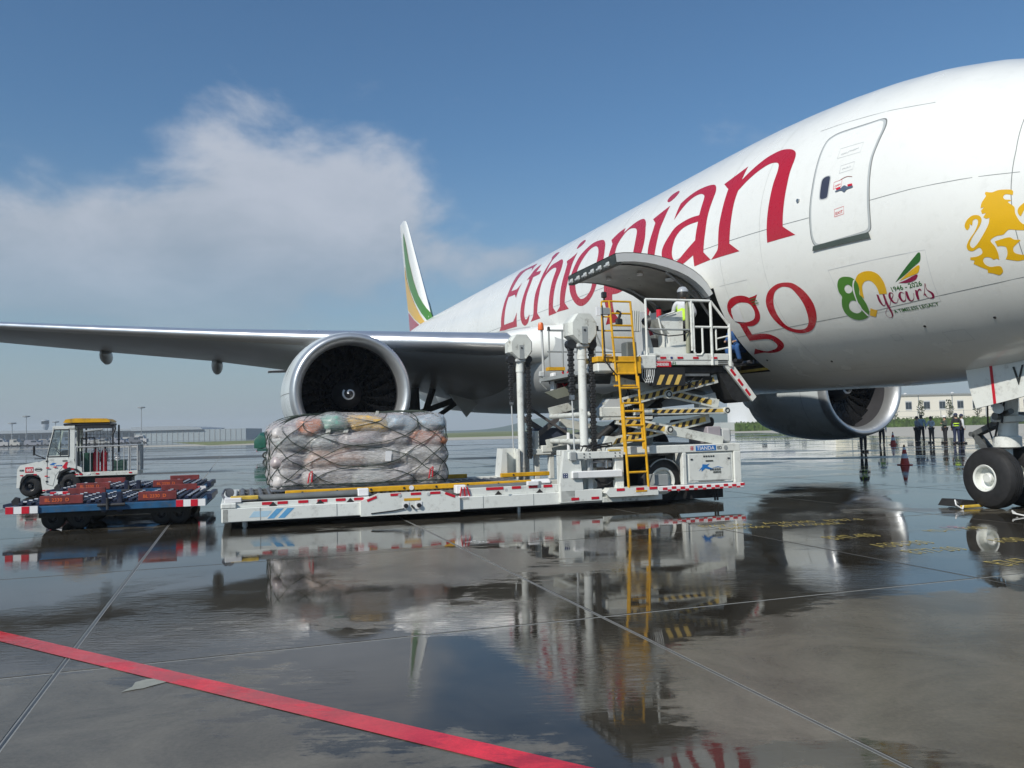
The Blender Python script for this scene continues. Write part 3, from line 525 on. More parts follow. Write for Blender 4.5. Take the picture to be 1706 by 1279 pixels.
# ---- decals laid on the skin
DEC = json.loads(r'''{"E":[[[25.868,-0.0635,1],[25.573,0.0036,1],[25.576,0.1046],[25.547,0.223],[25.509,0.3446],[25.474,0.4442],[25.595,0.5589],[25.782,0.6893],[25.989,0.8306,1],[24.935,0.827],[23.783,0.7995,1],[23.799,0.7367],[23.724,0.6655,1],[24.061,0.7465,1],[24.866,0.7652],[25.086,0.7296,1],[25.123,0.6431],[25.089,0.538],[25.098,0.4472,1],[24.405,0.4394,1],[24.224,0.4677],[24.047,0.5114,1],[24.082,0.4143],[24.09,0.3058,1],[24.386,0.364,1],[25.165,0.3681,1],[25.178,0.2671],[25.16,0.1301],[25.167,0.0098,1],[24.06,0.0095,1],[23.866,0.0461],[23.663,0.1058,1],[23.657,-0.065,1],[24.731,-0.0593]]],"t":[[[22.824,0.7073,1],[22.766,0.6409],[22.811,0.5834,1],[22.203,0.5624,1],[22.152,0.5117,1],[22.821,0.5113,1],[22.744,0.4011],[22.79,0.287],[22.796,0.1675],[22.8,0.0585],[22.714,-0.0066],[22.575,-0.0196],[22.393,-0.0038],[22.248,0.0246,1],[22.229,0.0049],[22.385,-0.0574],[22.619,-0.0831],[22.835,-0.0829],[23.061,-0.0475],[23.206,0.0203],[23.245,0.1003],[23.224,0.2108],[23.167,0.3227],[23.133,0.4319],[23.248,0.5106],[23.539,0.5102,1],[23.357,0.5937],[23.322,0.6463],[23.101,0.6867]]],"h":[[[21.458,0.7899,1],[21.927,0.8118],[22.024,0.7587,1],[21.681,0.6725,1],[21.679,0.572],[21.695,0.4754],[21.715,0.3681],[21.815,0.254],[21.812,0.131],[21.814,0.0183],[21.937,-0.0292],[22.146,-0.0648,1],[21.14,-0.0639,1],[21.434,0.0065,1],[21.406,0.0979],[21.384,0.2171],[21.403,0.3109],[21.382,0.3896],[21.142,0.4659],[20.802,0.4944],[20.498,0.4867],[20.33,0.4551],[20.287,0.4122],[20.299,0.3121],[20.301,0.1932],[20.312,0.0783],[20.318,0.0001],[20.341,-0.0686,1],[19.631,-0.065,1],[19.923,0.0045,1],[19.904,0.0881],[19.879,0.1937],[19.84,0.2939],[19.763,0.3954],[19.85,0.4803],[20.026,0.5425],[20.298,0.5816],[20.632,0.578],[21.076,0.5655],[21.288,0.5314],[21.397,0.4652,1],[21.458,0.5655],[21.512,0.6639],[21.405,0.7258]]],"i":[[[18.846,0.5636,1],[19.099,0.5309],[19.541,0.5019,1],[19.344,0.4517,1],[19.268,0.3679],[19.276,0.2676],[19.301,0.1554],[19.306,0.0211],[19.34,-0.0166],[19.648,-0.059,1],[18.577,-0.067,1],[18.9,0.0108,1],[18.851,0.0939],[18.777,0.216],[18.777,0.3214],[18.822,0.4259]],[[18.914,0.733],[19.138,0.7546],[19.323,0.7216],[19.284,0.6641],[19.214,0.6375],[19.068,0.6355],[18.857,0.6584],[18.795,0.7]]],"o":[[[16.949,0.5634],[16.565,0.5021],[16.353,0.4209],[16.214,0.3186],[16.225,0.2087],[16.351,0.1155],[16.594,0.0142],[16.942,-0.048],[17.354,-0.0802],[17.695,-0.0763],[18.023,-0.0359],[18.307,0.0374],[18.511,0.1238],[18.618,0.2233],[18.58,0.3015],[18.513,0.3801],[18.386,0.4835],[18.079,0.5507],[17.647,0.5897]]],"o_hole":[[[17.24,0.5122],[16.898,0.4525],[16.708,0.3669],[16.672,0.2651],[16.738,0.1364],[16.812,0.0608],[16.974,0.0184],[17.259,-0.0116],[17.545,-0.0144],[17.77,0.016],[17.953,0.0733],[18.067,0.1473],[18.15,0.229],[18.136,0.3074],[18.039,0.3829],[17.849,0.4625],[17.611,0.5145]]],"p":[[[15.409,0.5691,1],[15.767,0.5457],[16.1,0.4917,1],[15.861,0.4316,1],[15.855,0.3771],[15.86,0.3099],[15.899,0.1893],[15.925,0.0784],[15.919,0.0363],[15.94,-0.1357],[15.92,-0.2416],[16.21,-0.32,1],[15.255,-0.3213,1],[15.483,-0.2317,1],[15.461,-0.1502],[15.409,-0.071,1],[15.055,-0.0779],[14.65,-0.0614],[14.265,-0.0031],[13.96,0.0766],[13.707,0.1902],[13.667,0.3201],[13.919,0.4673],[14.093,0.5281],[14.35,0.5716],[14.708,0.5805],[15.073,0.5517],[15.346,0.5101,1]]],"p_hole":[[[14.823,0.5138],[14.491,0.4779],[14.316,0.4115],[14.219,0.2913],[14.229,0.1708],[14.397,0.0691],[14.668,0.0052],[15.004,-0.0304],[15.307,-0.0118],[15.398,0.0504],[15.4,0.1601],[15.439,0.304],[15.442,0.4004],[15.256,0.4866],[15.066,0.5186]]],"i2":[[[12.866,0.5656,1],[13.194,0.5369],[13.595,0.4987,1],[13.328,0.4391,1],[13.308,0.361],[13.338,0.25],[13.332,0.1724],[13.298,0.0759],[13.25,-0.0014],[13.482,-0.0665,1],[12.688,-0.0687,1],[12.949,0.0063,1],[12.949,0.0674],[12.934,0.1343],[12.901,0.2516],[12.903,0.3562],[12.866,0.4349]],[[12.952,0.737],[13.082,0.7469],[13.304,0.7335],[13.357,0.6866],[13.235,0.6435],[13.049,0.6276],[12.885,0.6545],[12.846,0.7004]]],"a":[[[12.239,0.3752,1],[12.245,0.4424],[12.24,0.5258,1],[11.997,0.5629],[11.654,0.5898],[11.212,0.5861],[10.867,0.564],[10.692,0.5328],[10.571,0.4751],[10.56,0.4046],[10.577,0.3273],[10.583,0.2576],[10.58,0.1607],[10.609,0.0682],[10.626,0.0088,1],[10.356,-0.0601,1],[11.042,-0.0715,1],[11.066,0.0125,1],[11.505,-0.0236],[11.895,-0.036],[12.245,0.0017],[12.485,0.0637],[12.564,0.1291],[12.488,0.1852],[12.285,0.2451],[12.059,0.2967],[11.701,0.3191],[11.332,0.3239],[10.988,0.3144,1],[10.996,0.3731],[11.025,0.4581],[11.126,0.4975],[11.36,0.5274],[11.66,0.5257],[11.892,0.4923],[12.084,0.4348]]],"a_hole":[[[10.971,0.2627,1],[10.991,0.1201,1],[11.36,0.0702],[11.703,0.0224],[11.88,0.0166],[12.005,0.052],[12.049,0.096],[12.022,0.1536],[11.925,0.2131],[11.688,0.2567],[11.359,0.2683]]],"n":[[[9.598,0.5972,1],[9.923,0.5538],[10.309,0.5115,1],[10.014,0.4421,1],[10.006,0.3734],[10.01,0.2654],[10.032,0.1561],[10.033,0.075],[10.05,0.0024],[10.164,-0.0309],[10.337,-0.0626,1],[9.283,-0.061,1],[9.618,0.011,1],[9.601,0.0955],[9.589,0.2086],[9.59,0.3055],[9.569,0.3902,1],[9.298,0.4565],[9.004,0.5057],[8.741,0.528],[8.516,0.5183],[8.387,0.491],[8.329,0.431],[8.34,0.3413],[8.345,0.2417],[8.359,0.1399],[8.371,0.0528],[8.378,-0.0555,1],[7.565,-0.0504,1],[7.897,0.0217,1],[7.894,0.0981],[7.887,0.2037],[7.887,0.2937],[7.904,0.3956],[7.903,0.4804],[7.955,0.5367],[8.082,0.5759],[8.286,0.6081],[8.594,0.6304],[8.944,0.6126],[9.222,0.567],[9.42,0.522],[9.583,0.4782,1]]],"C":[[[13.018,-0.2348,1],[13.505,-0.2581],[13.888,-0.3196],[14.172,-0.4112],[14.239,-0.5172],[14.159,-0.6046],[14.023,-0.6406,1],[13.666,-0.6403,1],[13.759,-0.5641],[13.812,-0.4754],[13.772,-0.3995],[13.593,-0.3216],[13.295,-0.2675]]],"g":[[[9.039,-0.3732,1],[9.164,-0.3803],[9.327,-0.3845,1],[9.453,-0.3667],[9.631,-0.3558],[9.862,-0.3578],[10.057,-0.3784],[10.183,-0.4157],[10.226,-0.4633],[10.189,-0.5099],[10.046,-0.5589,1],[10.087,-0.7014,1],[9.743,-0.7042],[9.491,-0.7089],[9.357,-0.7279],[9.319,-0.7587],[9.351,-0.7811],[9.481,-0.8005],[9.682,-0.811],[9.833,-0.8128],[10.015,-0.7922],[10.121,-0.7756,1],[10.332,-0.828,1],[9.964,-0.8227],[9.755,-0.8337],[9.508,-0.8315],[9.281,-0.8112],[9.136,-0.7788],[9.102,-0.7438],[9.169,-0.7031],[9.317,-0.6728],[9.517,-0.6592],[9.852,-0.6562,1],[9.843,-0.5842,1],[9.644,-0.5888],[9.43,-0.571],[9.283,-0.5401],[9.213,-0.4991],[9.205,-0.4513],[9.213,-0.4221,1],[9.124,-0.3975]]],"g_hole":[[[9.602,-0.4072],[9.803,-0.4077],[10.03,-0.4305],[10.128,-0.4619],[10.127,-0.5067],[10.046,-0.5386],[9.849,-0.552],[9.648,-0.5512],[9.481,-0.5379],[9.37,-0.5035],[9.345,-0.4613],[9.414,-0.424]]],"o2":[[[8.095,-0.3337],[7.897,-0.3498],[7.718,-0.3986],[7.624,-0.4566],[7.605,-0.5179],[7.685,-0.5878],[7.828,-0.6422],[8.028,-0.6855],[8.271,-0.7011],[8.497,-0.6913],[8.695,-0.66],[8.822,-0.6146],[8.902,-0.5552],[8.915,-0.4898],[8.855,-0.4295],[8.698,-0.3753],[8.494,-0.3446],[8.302,-0.3314]]],"o2_hole":[[[8.155,-0.3599],[8.0,-0.3791],[7.894,-0.435],[7.851,-0.4972],[7.886,-0.5634],[7.985,-0.6245],[8.129,-0.6613],[8.301,-0.6721],[8.498,-0.6587],[8.634,-0.6274],[8.694,-0.5799],[8.71,-0.5193],[8.667,-0.4579],[8.555,-0.4014],[8.43,-0.3721],[8.279,-0.3582]]],"eight":[[[6.581,-0.3694],[6.468,-0.3815],[6.397,-0.412],[6.396,-0.4499],[6.45,-0.4906],[6.428,-0.5162],[6.412,-0.5621],[6.442,-0.6123],[6.519,-0.6458],[6.632,-0.6619],[6.783,-0.6638],[6.906,-0.643],[6.97,-0.6077],[6.964,-0.5609],[6.896,-0.5134],[6.85,-0.4908],[6.869,-0.4558],[6.842,-0.4139],[6.766,-0.3799],[6.677,-0.368]]],"eight_hole":[[[6.594,-0.4211],[6.672,-0.4244],[6.72,-0.4436],[6.714,-0.468],[6.654,-0.4767],[6.574,-0.4651],[6.545,-0.4426]],[[6.619,-0.5292],[6.705,-0.5275],[6.789,-0.5488],[6.822,-0.5832],[6.772,-0.6092],[6.687,-0.616],[6.584,-0.6],[6.554,-0.5704],[6.571,-0.5441]]],"wave":[[[6.409,-0.3974,1],[6.479,-0.4268],[6.519,-0.463],[6.554,-0.515],[6.566,-0.5596],[6.547,-0.6018],[6.495,-0.6416,1],[6.534,-0.645],[6.571,-0.6059],[6.597,-0.5632],[6.576,-0.5139],[6.549,-0.4615],[6.504,-0.4256],[6.452,-0.3999]]],"zero":[[[6.409,-0.3974,1],[6.311,-0.3699],[6.172,-0.3578],[6.025,-0.3626],[5.91,-0.388],[5.863,-0.4298],[5.863,-0.4723],[5.901,-0.5186,1],[6.052,-0.5131,1],[6.036,-0.4729],[6.063,-0.4383],[6.127,-0.4187],[6.219,-0.4186],[6.297,-0.4358],[6.343,-0.4621],[6.377,-0.4991],[6.4,-0.5275,1],[6.45,-0.5004,1],[6.402,-0.4592],[6.395,-0.4215]],[[6.378,-0.5946,1],[6.334,-0.6062],[6.262,-0.6162,1],[6.383,-0.6608,1],[6.485,-0.6448,1]]],"feather_green":[[[5.645,-0.4553,1],[5.364,-0.3775],[5.135,-0.3178],[5.053,-0.2965],[5.018,-0.2998],[5.034,-0.3279],[5.079,-0.3523],[5.223,-0.3806],[5.426,-0.4202]]],"feather_yellow":[[[5.557,-0.4505,1],[5.313,-0.4032],[5.153,-0.3754],[5.1,-0.3737],[5.123,-0.3953],[5.182,-0.4196],[5.319,-0.4307],[5.452,-0.4421]]],"feather_red":[[[5.6,-0.4624,1],[5.435,-0.45],[5.282,-0.4327],[5.196,-0.4281],[5.219,-0.4455],[5.292,-0.4626],[5.421,-0.4698]]],"lion":[[[3.853,0.0289,1],[3.767,0.0231],[3.669,0.0355],[3.521,0.0338],[3.485,0.0206],[3.493,-0.0028,1],[3.534,0.0013],[3.587,0.0047],[3.618,-0.0087],[3.601,-0.0274],[3.539,-0.0324],[3.514,-0.0396,1],[3.563,-0.047],[3.487,-0.0814],[3.486,-0.1232],[3.445,-0.1778],[3.393,-0.2018],[3.319,-0.1953,1],[3.34,-0.2424,1],[3.471,-0.2356],[3.602,-0.2244],[3.65,-0.2349],[3.703,-0.2528],[3.803,-0.2575],[3.892,-0.2809],[3.854,-0.3222],[3.845,-0.3704],[3.862,-0.4095,1],[3.89,-0.3995,1],[3.938,-0.4042,1],[3.971,-0.3886],[4.035,-0.3817],[4.082,-0.3944],[4.084,-0.4236],[4.022,-0.4469],[3.889,-0.4512],[3.874,-0.4829],[3.904,-0.5001],[3.955,-0.5089],[4.021,-0.4937],[4.094,-0.4828,1],[4.079,-0.4619,1],[4.161,-0.44],[4.245,-0.4128,1],[4.21,-0.394,1],[4.269,-0.3848,1],[4.256,-0.3699,1],[4.145,-0.3692],[4.058,-0.3513],[4.073,-0.3165],[4.189,-0.3326],[4.253,-0.3208],[4.251,-0.2928],[4.183,-0.2561],[4.087,-0.2163],[4.015,-0.1701],[4.004,-0.1456],[4.036,-0.1363],[4.077,-0.1465],[4.1,-0.1727],[4.132,-0.1634,1],[4.142,-0.1829],[4.187,-0.1994],[4.213,-0.1739],[4.171,-0.1413],[4.089,-0.1159],[4.016,-0.1125],[3.962,-0.1224],[3.951,-0.148],[3.999,-0.1861],[4.109,-0.2351],[4.194,-0.2809],[4.193,-0.3065],[4.161,-0.3126],[4.068,-0.2834],[3.953,-0.2289],[3.867,-0.1772],[3.837,-0.138,1],[3.886,-0.1419,1],[3.92,-0.1293,1],[3.874,-0.106,1],[3.93,-0.1087,1],[3.94,-0.0882,1],[3.89,-0.0675,1],[3.942,-0.0731,1],[3.917,-0.0388],[3.85,0.0019],[3.863,0.015]],[[3.838,-0.2892,1],[3.74,-0.2794],[3.629,-0.2739],[3.575,-0.292],[3.501,-0.2995],[3.542,-0.3156],[3.618,-0.3428],[3.63,-0.3745],[3.579,-0.3919],[3.51,-0.3998],[3.407,-0.4021,1],[3.427,-0.4287,1],[3.569,-0.4343],[3.633,-0.4337],[3.773,-0.4122,1],[3.725,-0.3787],[3.711,-0.3366],[3.767,-0.3235],[3.822,-0.3232,1]],[[3.347,-0.0559,1],[3.425,-0.0841],[3.454,-0.1143],[3.428,-0.1444],[3.396,-0.1276],[3.358,-0.103],[3.251,-0.0813,1],[3.243,-0.039,1]]],"door":[[[7.079,0.5736],[6.89,0.5966],[6.242,0.6146],[6.018,0.6228],[5.911,0.6186],[5.844,0.5902],[5.807,0.5324],[5.824,0.4296],[5.85,0.3337],[5.837,0.2191],[5.817,0.0818],[5.812,-0.0515],[5.83,-0.1102],[5.925,-0.1287],[6.453,-0.144],[6.967,-0.1549],[7.093,-0.1416],[7.148,-0.0944],[7.158,-0.0052],[7.156,0.0978],[7.143,0.2164],[7.15,0.3489],[7.163,0.4753],[7.142,0.5446]]],"doorsill":[[[7.124,-0.1468,1],[7.16,-0.1759,1],[5.832,-0.1632,1],[5.85,-0.1291,1]]],"window":[[[6.843,0.2724],[6.753,0.2716],[6.723,0.2539],[6.727,0.1764],[6.74,0.139],[6.802,0.1308],[6.893,0.1341],[6.917,0.1528],[6.917,0.2232],[6.907,0.2583]]],"handle":[[[6.558,0.1626,1],[6.437,0.1725],[6.357,0.1869],[6.266,0.1722],[6.159,0.1723,1],[6.167,0.1611],[6.285,0.1562],[6.342,0.1426],[6.42,0.1576],[6.542,0.1548,1]]],"red_mark":[[[6.538,0.1788,1],[6.441,0.1832,1],[6.431,0.1708,1],[6.526,0.1663,1]],[[6.284,0.1872,1],[6.181,0.1882,1],[6.171,0.1731,1],[6.272,0.1747,1]]],"arc_mark":[[[6.497,0.2238,1],[6.441,0.2358],[6.323,0.2436],[6.207,0.2346,1],[6.205,0.2295,1],[6.32,0.2378],[6.433,0.2303]]],"placard":[[[10.065,-0.4344,1],[9.799,-0.4185],[9.768,-0.4279],[9.823,-0.5415,1],[9.82,-0.5503,1],[10.088,-0.534],[10.152,-0.517]]]}''')
def catmull(pts, n=5):
    out = []; L_ = len(pts)
    for i in range(L_):
        p0, p1, p2, p3 = pts[i - 1], pts[i], pts[(i + 1) % L_], pts[(i + 2) % L_]
        c1, c2 = len(p1) > 2, len(p2) > 2
        m1 = (0, 0) if False else ((p2[0] - p0[0]) / 2, (p2[1] - p0[1]) / 2); m2 = ((p3[0] - p1[0]) / 2, (p3[1] - p1[1]) / 2)
        if c1: m1 = (p2[0] - p1[0], p2[1] - p1[1])
        if c2: m2 = (p2[0] - p1[0], p2[1] - p1[1])
        def cap(m_):
            l = math.hypot(m_[0], m_[1] * 3.1); q = math.hypot(p2[0] - p1[0], 3.1 * (p2[1] - p1[1])) * 1.3
            return (m_[0] * q / l, m_[1] * q / l) if l > q > 0 else m_
        m1, m2 = cap(m1), cap(m2)
        st = 1 if c1 and c2 else n
        for k in range(st):
            t = k / st; h = (2 * t**3 - 3 * t**2 + 1, t**3 - 2 * t**2 + t, -2 * t**3 + 3 * t**2, t**3 - t**2)
            out.append((h[0] * p1[0] + h[1] * m1[0] + h[2] * p2[0] + h[3] * m2[0], h[0] * p1[1] + h[1] * m1[1] + h[2] * p2[1] + h[3] * m2[1]))
    return out
def flat_fill(loops, dX=.25, da=.05):
    bm = bmesh.new()
    for lp_ in loops:
        vs = [bm.verts.new((x, a * 3.1, 0)) for x, a in lp_]
        for i in range(len(vs)):
            try: bm.edges.new((vs[i], vs[(i + 1) % len(vs)]))
            except ValueError: pass
    bmesh.ops.triangle_fill(bm, use_beauty=True, use_dissolve=False, edges=bm.edges[:])
    xs = [v.co.x for v in bm.verts]; ys = [v.co.y for v in bm.verts]
    x = math.floor(min(xs) / dX) * dX
    while x < max(xs):
        bmesh.ops.bisect_plane(bm, geom=bm.verts[:] + bm.edges[:] + bm.faces[:], plane_co=(x, 0, 0), plane_no=(1, 0, 0)); x += dX
    y = math.floor(min(ys) / (da * 3.1)) * da * 3.1
    while y < max(ys):
        bmesh.ops.bisect_plane(bm, geom=bm.verts[:] + bm.edges[:] + bm.faces[:], plane_co=(0, y, 0), plane_no=(0, 1, 0)); y += da * 3.1
    bm.verts.index_update(); v = [(q.co.x, q.co.y / 3.1) for q in bm.verts]; f = [tuple(q.index for q in fc.verts) for fc in bm.faces]; bm.free()
    return v, f
def decal(name, loops, m_, off=.004, parent=None, label=None, clip=False):
    v, f = flat_fill(loops); mb = MB(); mb.add([SF(x, a, off) for x, a in v], f)
    if clip: mb.f = [q for q in mb.f if not (DX0 < sum(v[i][0] for i in q) / len(q) < DX1 and DA0 < sum(v[i][1] for i in q) / len(q) < DA1)]; mb.m = [0] * len(mb.f)
    return mb.build(name, m_, parent or ac, smooth=60, label=label)
def holes(k): return [catmull(p) for p in DEC.get(k, [])]
for k, h in (('E', None), ('t', None), ('h', None), ('i', None), ('o', 'o_hole'), ('p', 'p_hole'), ('i2', None), ('a', 'a_hole'), ('n', None), ('C', None), ('g', 'g_hole'), ('o2', 'o2_hole')):
    parts = [catmull(p) for p in DEC[k]]
    if k in ('i', 'i2'):
        v = []; mb = MB()
        for p in parts:
            vv, ff = flat_fill([p]); mb.add([SF(x, a, .004) for x, a in vv], ff)
        mb.build('livery_letter', redp, ac, smooth=60)
    else: decal('livery_letter', parts + (holes(h) if h else []), redp, clip=True)
decal('anniversary_digit', [catmull(DEC['eight'][0])] + holes('eight_hole'), greenp, .005, label='green numeral eight')
decal('anniversary_wave', [catmull(DEC['wave'][0])], whiter, .007)
for p in DEC['zero']: decal('anniversary_digit', [catmull(p)], goldp, .004, label='gold numeral zero')
for k, m_ in (('feather_green', darkgreenp), ('feather_yellow', goldp), ('feather_red', maroon)): decal('feather', [catmull(DEC[k][0])], m_)
mb = MB()
for p in DEC['lion']:
    vv, ff = flat_fill([catmull(p)]); mb.add([SF(x, a, .004) for x, a in vv], ff)
mb.build('lion_emblem', goldp, ac, smooth=60)
def skin_text(s_, x0, a0, x1, a1, h, m_, name='small_lettering', shear=0.0):
    v, f = text_geo(s_, 1.0, 1.0); w = max(p[0] for p in v); L_ = math.hypot(x1 - x0, (a1 - a0) * 3); ux, ua = (x1 - x0) / w, (a1 - a0) / w; k = h / 3.0
    mb = MB(); mb.add([SF(x0 + x * ux - y * shear * h, a0 + x * ua + y * k, .004) for x, y in v], f)
    return mb.build(name, m_, ac)
skin_text('1946 - 2026', 5.80, -.512, 5.19, -.50, .13, darkgreenp)
skin_text('A TIMELESS LEGACY', 5.96, -.655, 5.09, -.647, .105, darkgreenp)
# script word, swept as pen strokes of changing width; pen space = pixels of the sticker
def pen(strokes, m_, name):
    mb = MB()
    for st_ in strokes:
        P = []; n = len(st_)
        for i in range(n - 1):
            p0, p1, p2, p3 = st_[max(i - 1, 0)], st_[i], st_[i + 1], st_[min(i + 2, n - 1)]
            for k in range(6):
                t = k / 6; P.append([.5 * (2 * p1[j] + (p2[j] - p0[j]) * t + (2 * p0[j] - 5 * p1[j] + 4 * p2[j] - p3[j]) * t * t + (-p0[j] + 3 * p1[j] - 3 * p2[j] + p3[j]) * t**3) for j in range(3)])
        P.append(list(st_[-1])); vs = []; fs = []
        for i, (x, y, w) in enumerate(P):
            a_, b_ = P[max(i - 1, 0)], P[min(i + 1, len(P) - 1)]; dx, dy = b_[0] - a_[0], b_[1] - a_[1]; l = math.hypot(dx, dy) or 1; nx, ny = -dy / l * w / 2, dx / l * w / 2
            for sgn in (1, -1):
                qx, qy = x + sgn * nx, y + sgn * ny
                # sticker frame: x right, y down, measured between its printed corners
                u = (qx - 715) / (1490 - 715); vv = qy - (700 - 60 * u)
                vs.append(SF(6.12 - 1.05 * u, -.508 - vv * .00050 - .025 * u, .0045))
        for i in range(len(P) - 1): fs.append((2 * i, 2 * i + 1, 2 * i + 3, 2 * i + 2))
        mb.add(vs, fs)
    return mb.build(name, m_, ac)
pen([[(735, 710, 26), (722, 800, 34), (735, 860, 16), (770, 850, 5), (800, 790, 5)], [(825, 705, 26), (800, 850, 34), (795, 960, 28), (760, 1030, 10), (710, 1040, 5), (695, 990, 4), (740, 930, 4), (830, 860, 5), (880, 790, 5)],
     [(900, 775, 6), (950, 720, 8), (955, 690, 8), (920, 690, 18), (893, 750, 34), (905, 815, 26), (950, 820, 6), (1000, 760, 5)],
     [(1110, 690, 8), (1070, 680, 14), (1030, 740, 34), (1040, 800, 24), (1090, 780, 6), (1130, 680, 5)], [(1155, 665, 26), (1135, 760, 34), (1150, 800, 16), (1200, 770, 5), (1240, 690, 5)],
     [(1290, 650, 24), (1270, 720, 34), (1255, 785, 24)], [(1265, 740, 6), (1310, 660, 10), (1345, 640, 20), (1350, 660, 10)],
     [(1350, 730, 5), (1400, 650, 5), (1445, 560, 6), (1430, 640, 8), (1470, 700, 32), (1450, 760, 20), (1390, 755, 6), (1375, 700, 24)]], maroon, 'script_word')
def ribbon(name, pts, w, m_, off=.003, parent=None):
    mb = MB(); P = []
    for a, b in zip(pts, pts[1:]):
        n = max(1, int(max(abs(b[0] - a[0]) / .4, abs(b[1] - a[1]) / .06)))
        for k in range(n): P.append((a[0] + (b[0] - a[0]) * k / n, a[1] + (b[1] - a[1]) * k / n))
    P.append(pts[-1]); vs = []; fs = []
    for i, q in enumerate(P):
        a, b = P[max(i - 1, 0)], P[min(i + 1, len(P) - 1)]; dx, da = b[0] - a[0], (b[1] - a[1]) * 3.1; l = math.hypot(dx, da); nx, na = -da / l * w / 2, dx / l * w / 2 / 3.1
        vs += [SF(q[0] + nx, q[1] + na, off), SF(q[0] - nx, q[1] - na, off)]
    for i in range(len(P) - 1): fs.append((2 * i, 2 * i + 1, 2 * i + 3, 2 * i + 2))
    mb.add(vs, fs); return mb.build(name, m_, parent or ac)
for q in ([(44, -.045), (7.19, .035)], [(5.86, .06), (3.4, .15)], [(7.55, .684), (5.05, .703)], [(10.4, -.66), (6.2, -.615), (3.6, -.548)], [(44, -.66), (13.3, -.66)],
          [(3.55, .9), (3.487, .3), (3.515, 0), (3.54, -.6)]): ribbon('panel_seam', q, .011, seam_m)
for q in ([(44, .95), (8, .95)], [(10.2, -.262), (9.2, -.262)], [(44, -1.1), (7, -1.1)]): ribbon('panel_seam', q, .009, mat('faint_gap', (.5, .52, .51), .5))
for X in (8.6, 10.0, 13.9, 15.6, 17.5, 19.5, 24, 29, 34): ribbon('panel_seam', [(X, -1.2), (X, 1.4)], .009, MATS['faint_gap'])
for (X, a, w, h) in ((8.9, -.95, .5, .10), (7.6, -1.05, .3, .08), (9.8, -.85, .22, .07), (5.0, -.95, .4, .1), (14.6, -.75, .4, .12), (6.2, -.86, .18, .05)): ribbon('access_panel', [(X, a), (X + w, a), (X + w, a + h), (X, a + h), (X, a)], .008, MATS['faint_gap'])
for (X, a) in ((8.3, -.98), (9.35, -.72), (5.6, -.78), (10.1, -.9), (4.4, -.8)):
    q = Vector(SF(X, a)); c_ = Vector((X, 0, zc(X))); nn = (q - c_).normalized(); MB().tube(q - nn * .01, q + nn * .012, .022, n=10).build('drain_port', dark, ac)
fr = [(6.93, -.31), (4.92, -.285), (5.03, -.62), (6.83, -.64), (6.93, -.31)]
ribbon('sticker_edge', fr, .012, mat('sticker_edge', (.6, .62, .62), .3))
# ---- door 1R: proud panel, dark seal around it, sill plate
dl = catmull(DEC['door'][0]); cx = sum(p[0] for p in dl) / len(dl); ca = sum(p[1] for p in dl) / len(dl)
def shrink(lp_, k): return [(cx + (x - cx) * (1 - k / .62), ca + (a - ca) * (1 - k / 1.1)) for x, a in lp_]
door = decal('passenger_door', [shrink(dl, .035)], ac_white, .010)
decal('door_seal', [dl, shrink(dl, .035)], mat('door_seal', (.44, .47, .47), .5), .008, parent=door)
decal('door_seal', [[(x + .004, a + .004) for x, a in shrink(dl, -.016)], [(x, a) for x, a in dl]], mat('door_shadow_gap', (.16, .17, .17), .6), .003, parent=door)
decal('sill_plate', [[tuple(q[:2]) for q in DEC['doorsill'][0]]], mat('sill_dark', (.07, .09, .08), .5), .03, parent=door)
decal('door_window', [catmull(DEC['window'][0])], mat('door_window_glass', (.05, .055, .08), .12, spec=.7), .012, parent=door)
wc = catmull(DEC['window'][0]); wx = sum(p[0] for p in wc) / len(wc); wa = sum(p[1] for p in wc) / len(wc)
decal('window_frame', [[(wx + (x - wx) * 1.22, wa + (a - wa) * 1.07) for x, a in wc], wc], lgrey, .0135, parent=door)
decal('door_handle', [catmull(DEC['handle'][0])], steel, .02, parent=door)
for p in DEC['red_mark']: decal('red_mark', [catmull(p)], redr, .022, parent=door)
decal('arc_mark', [catmull(DEC['arc_mark'][0])], mat('brown_mark', (.25, .12, .1), .5), .012, parent=door)
def door_text(s_, x0, a0, x1, a1, h, m_):
    o = skin_text(s_, x0, a0, x1, a1, h, m_); o.parent = door
    for v in o.data.vertices:
        y, z = v.co.y, v.co.z - zc(v.co.x); l = math.hypot(y, z); v.co.y += y / l * .009; v.co.z += z / l * .009
door_text('EXIT', 6.54, .012, 6.37, .018, .075, redr); door_text('OPEN', 6.585, .187, 6.455, .197, .05, redr)
door_text('CAUTION', 6.60, .402, 6.22, .42, .05, lgrey); door_text('PULL', 6.47, .293, 6.27, .302, .05, lgrey)
for (x0, x1, a0, a1) in ((6.56, 6.35, .002, .048), (6.61, 6.43, .178, .222), (6.66, 6.15, .385, .455), (6.52, 6.22, .275, .325)):
    ribbon('placard_frame', [(x0, a0), (x1, a0 + .008), (x1, a1 + .008), (x0, a1), (x0, a0)], .009, lgrey if a0 > .25 else redr, .0125, parent=door)
decal('placard', [catmull(DEC['placard'][0])], whiter, .012)
for k in range(3): ribbon('placard_text', [(9.33 - .02 * k, -.40 - .018 * k), (9.12 - .02 * k, -.395 - .018 * k)], .018, darkgreenp, .014)
mb = MB(); q = Vector(SF(7.488, .164)); mb.tube(q - Vector((0, .02, 0)), q + Vector((0, .03, 0)), .035, n=12); mb.build('static_port', steel, ac)
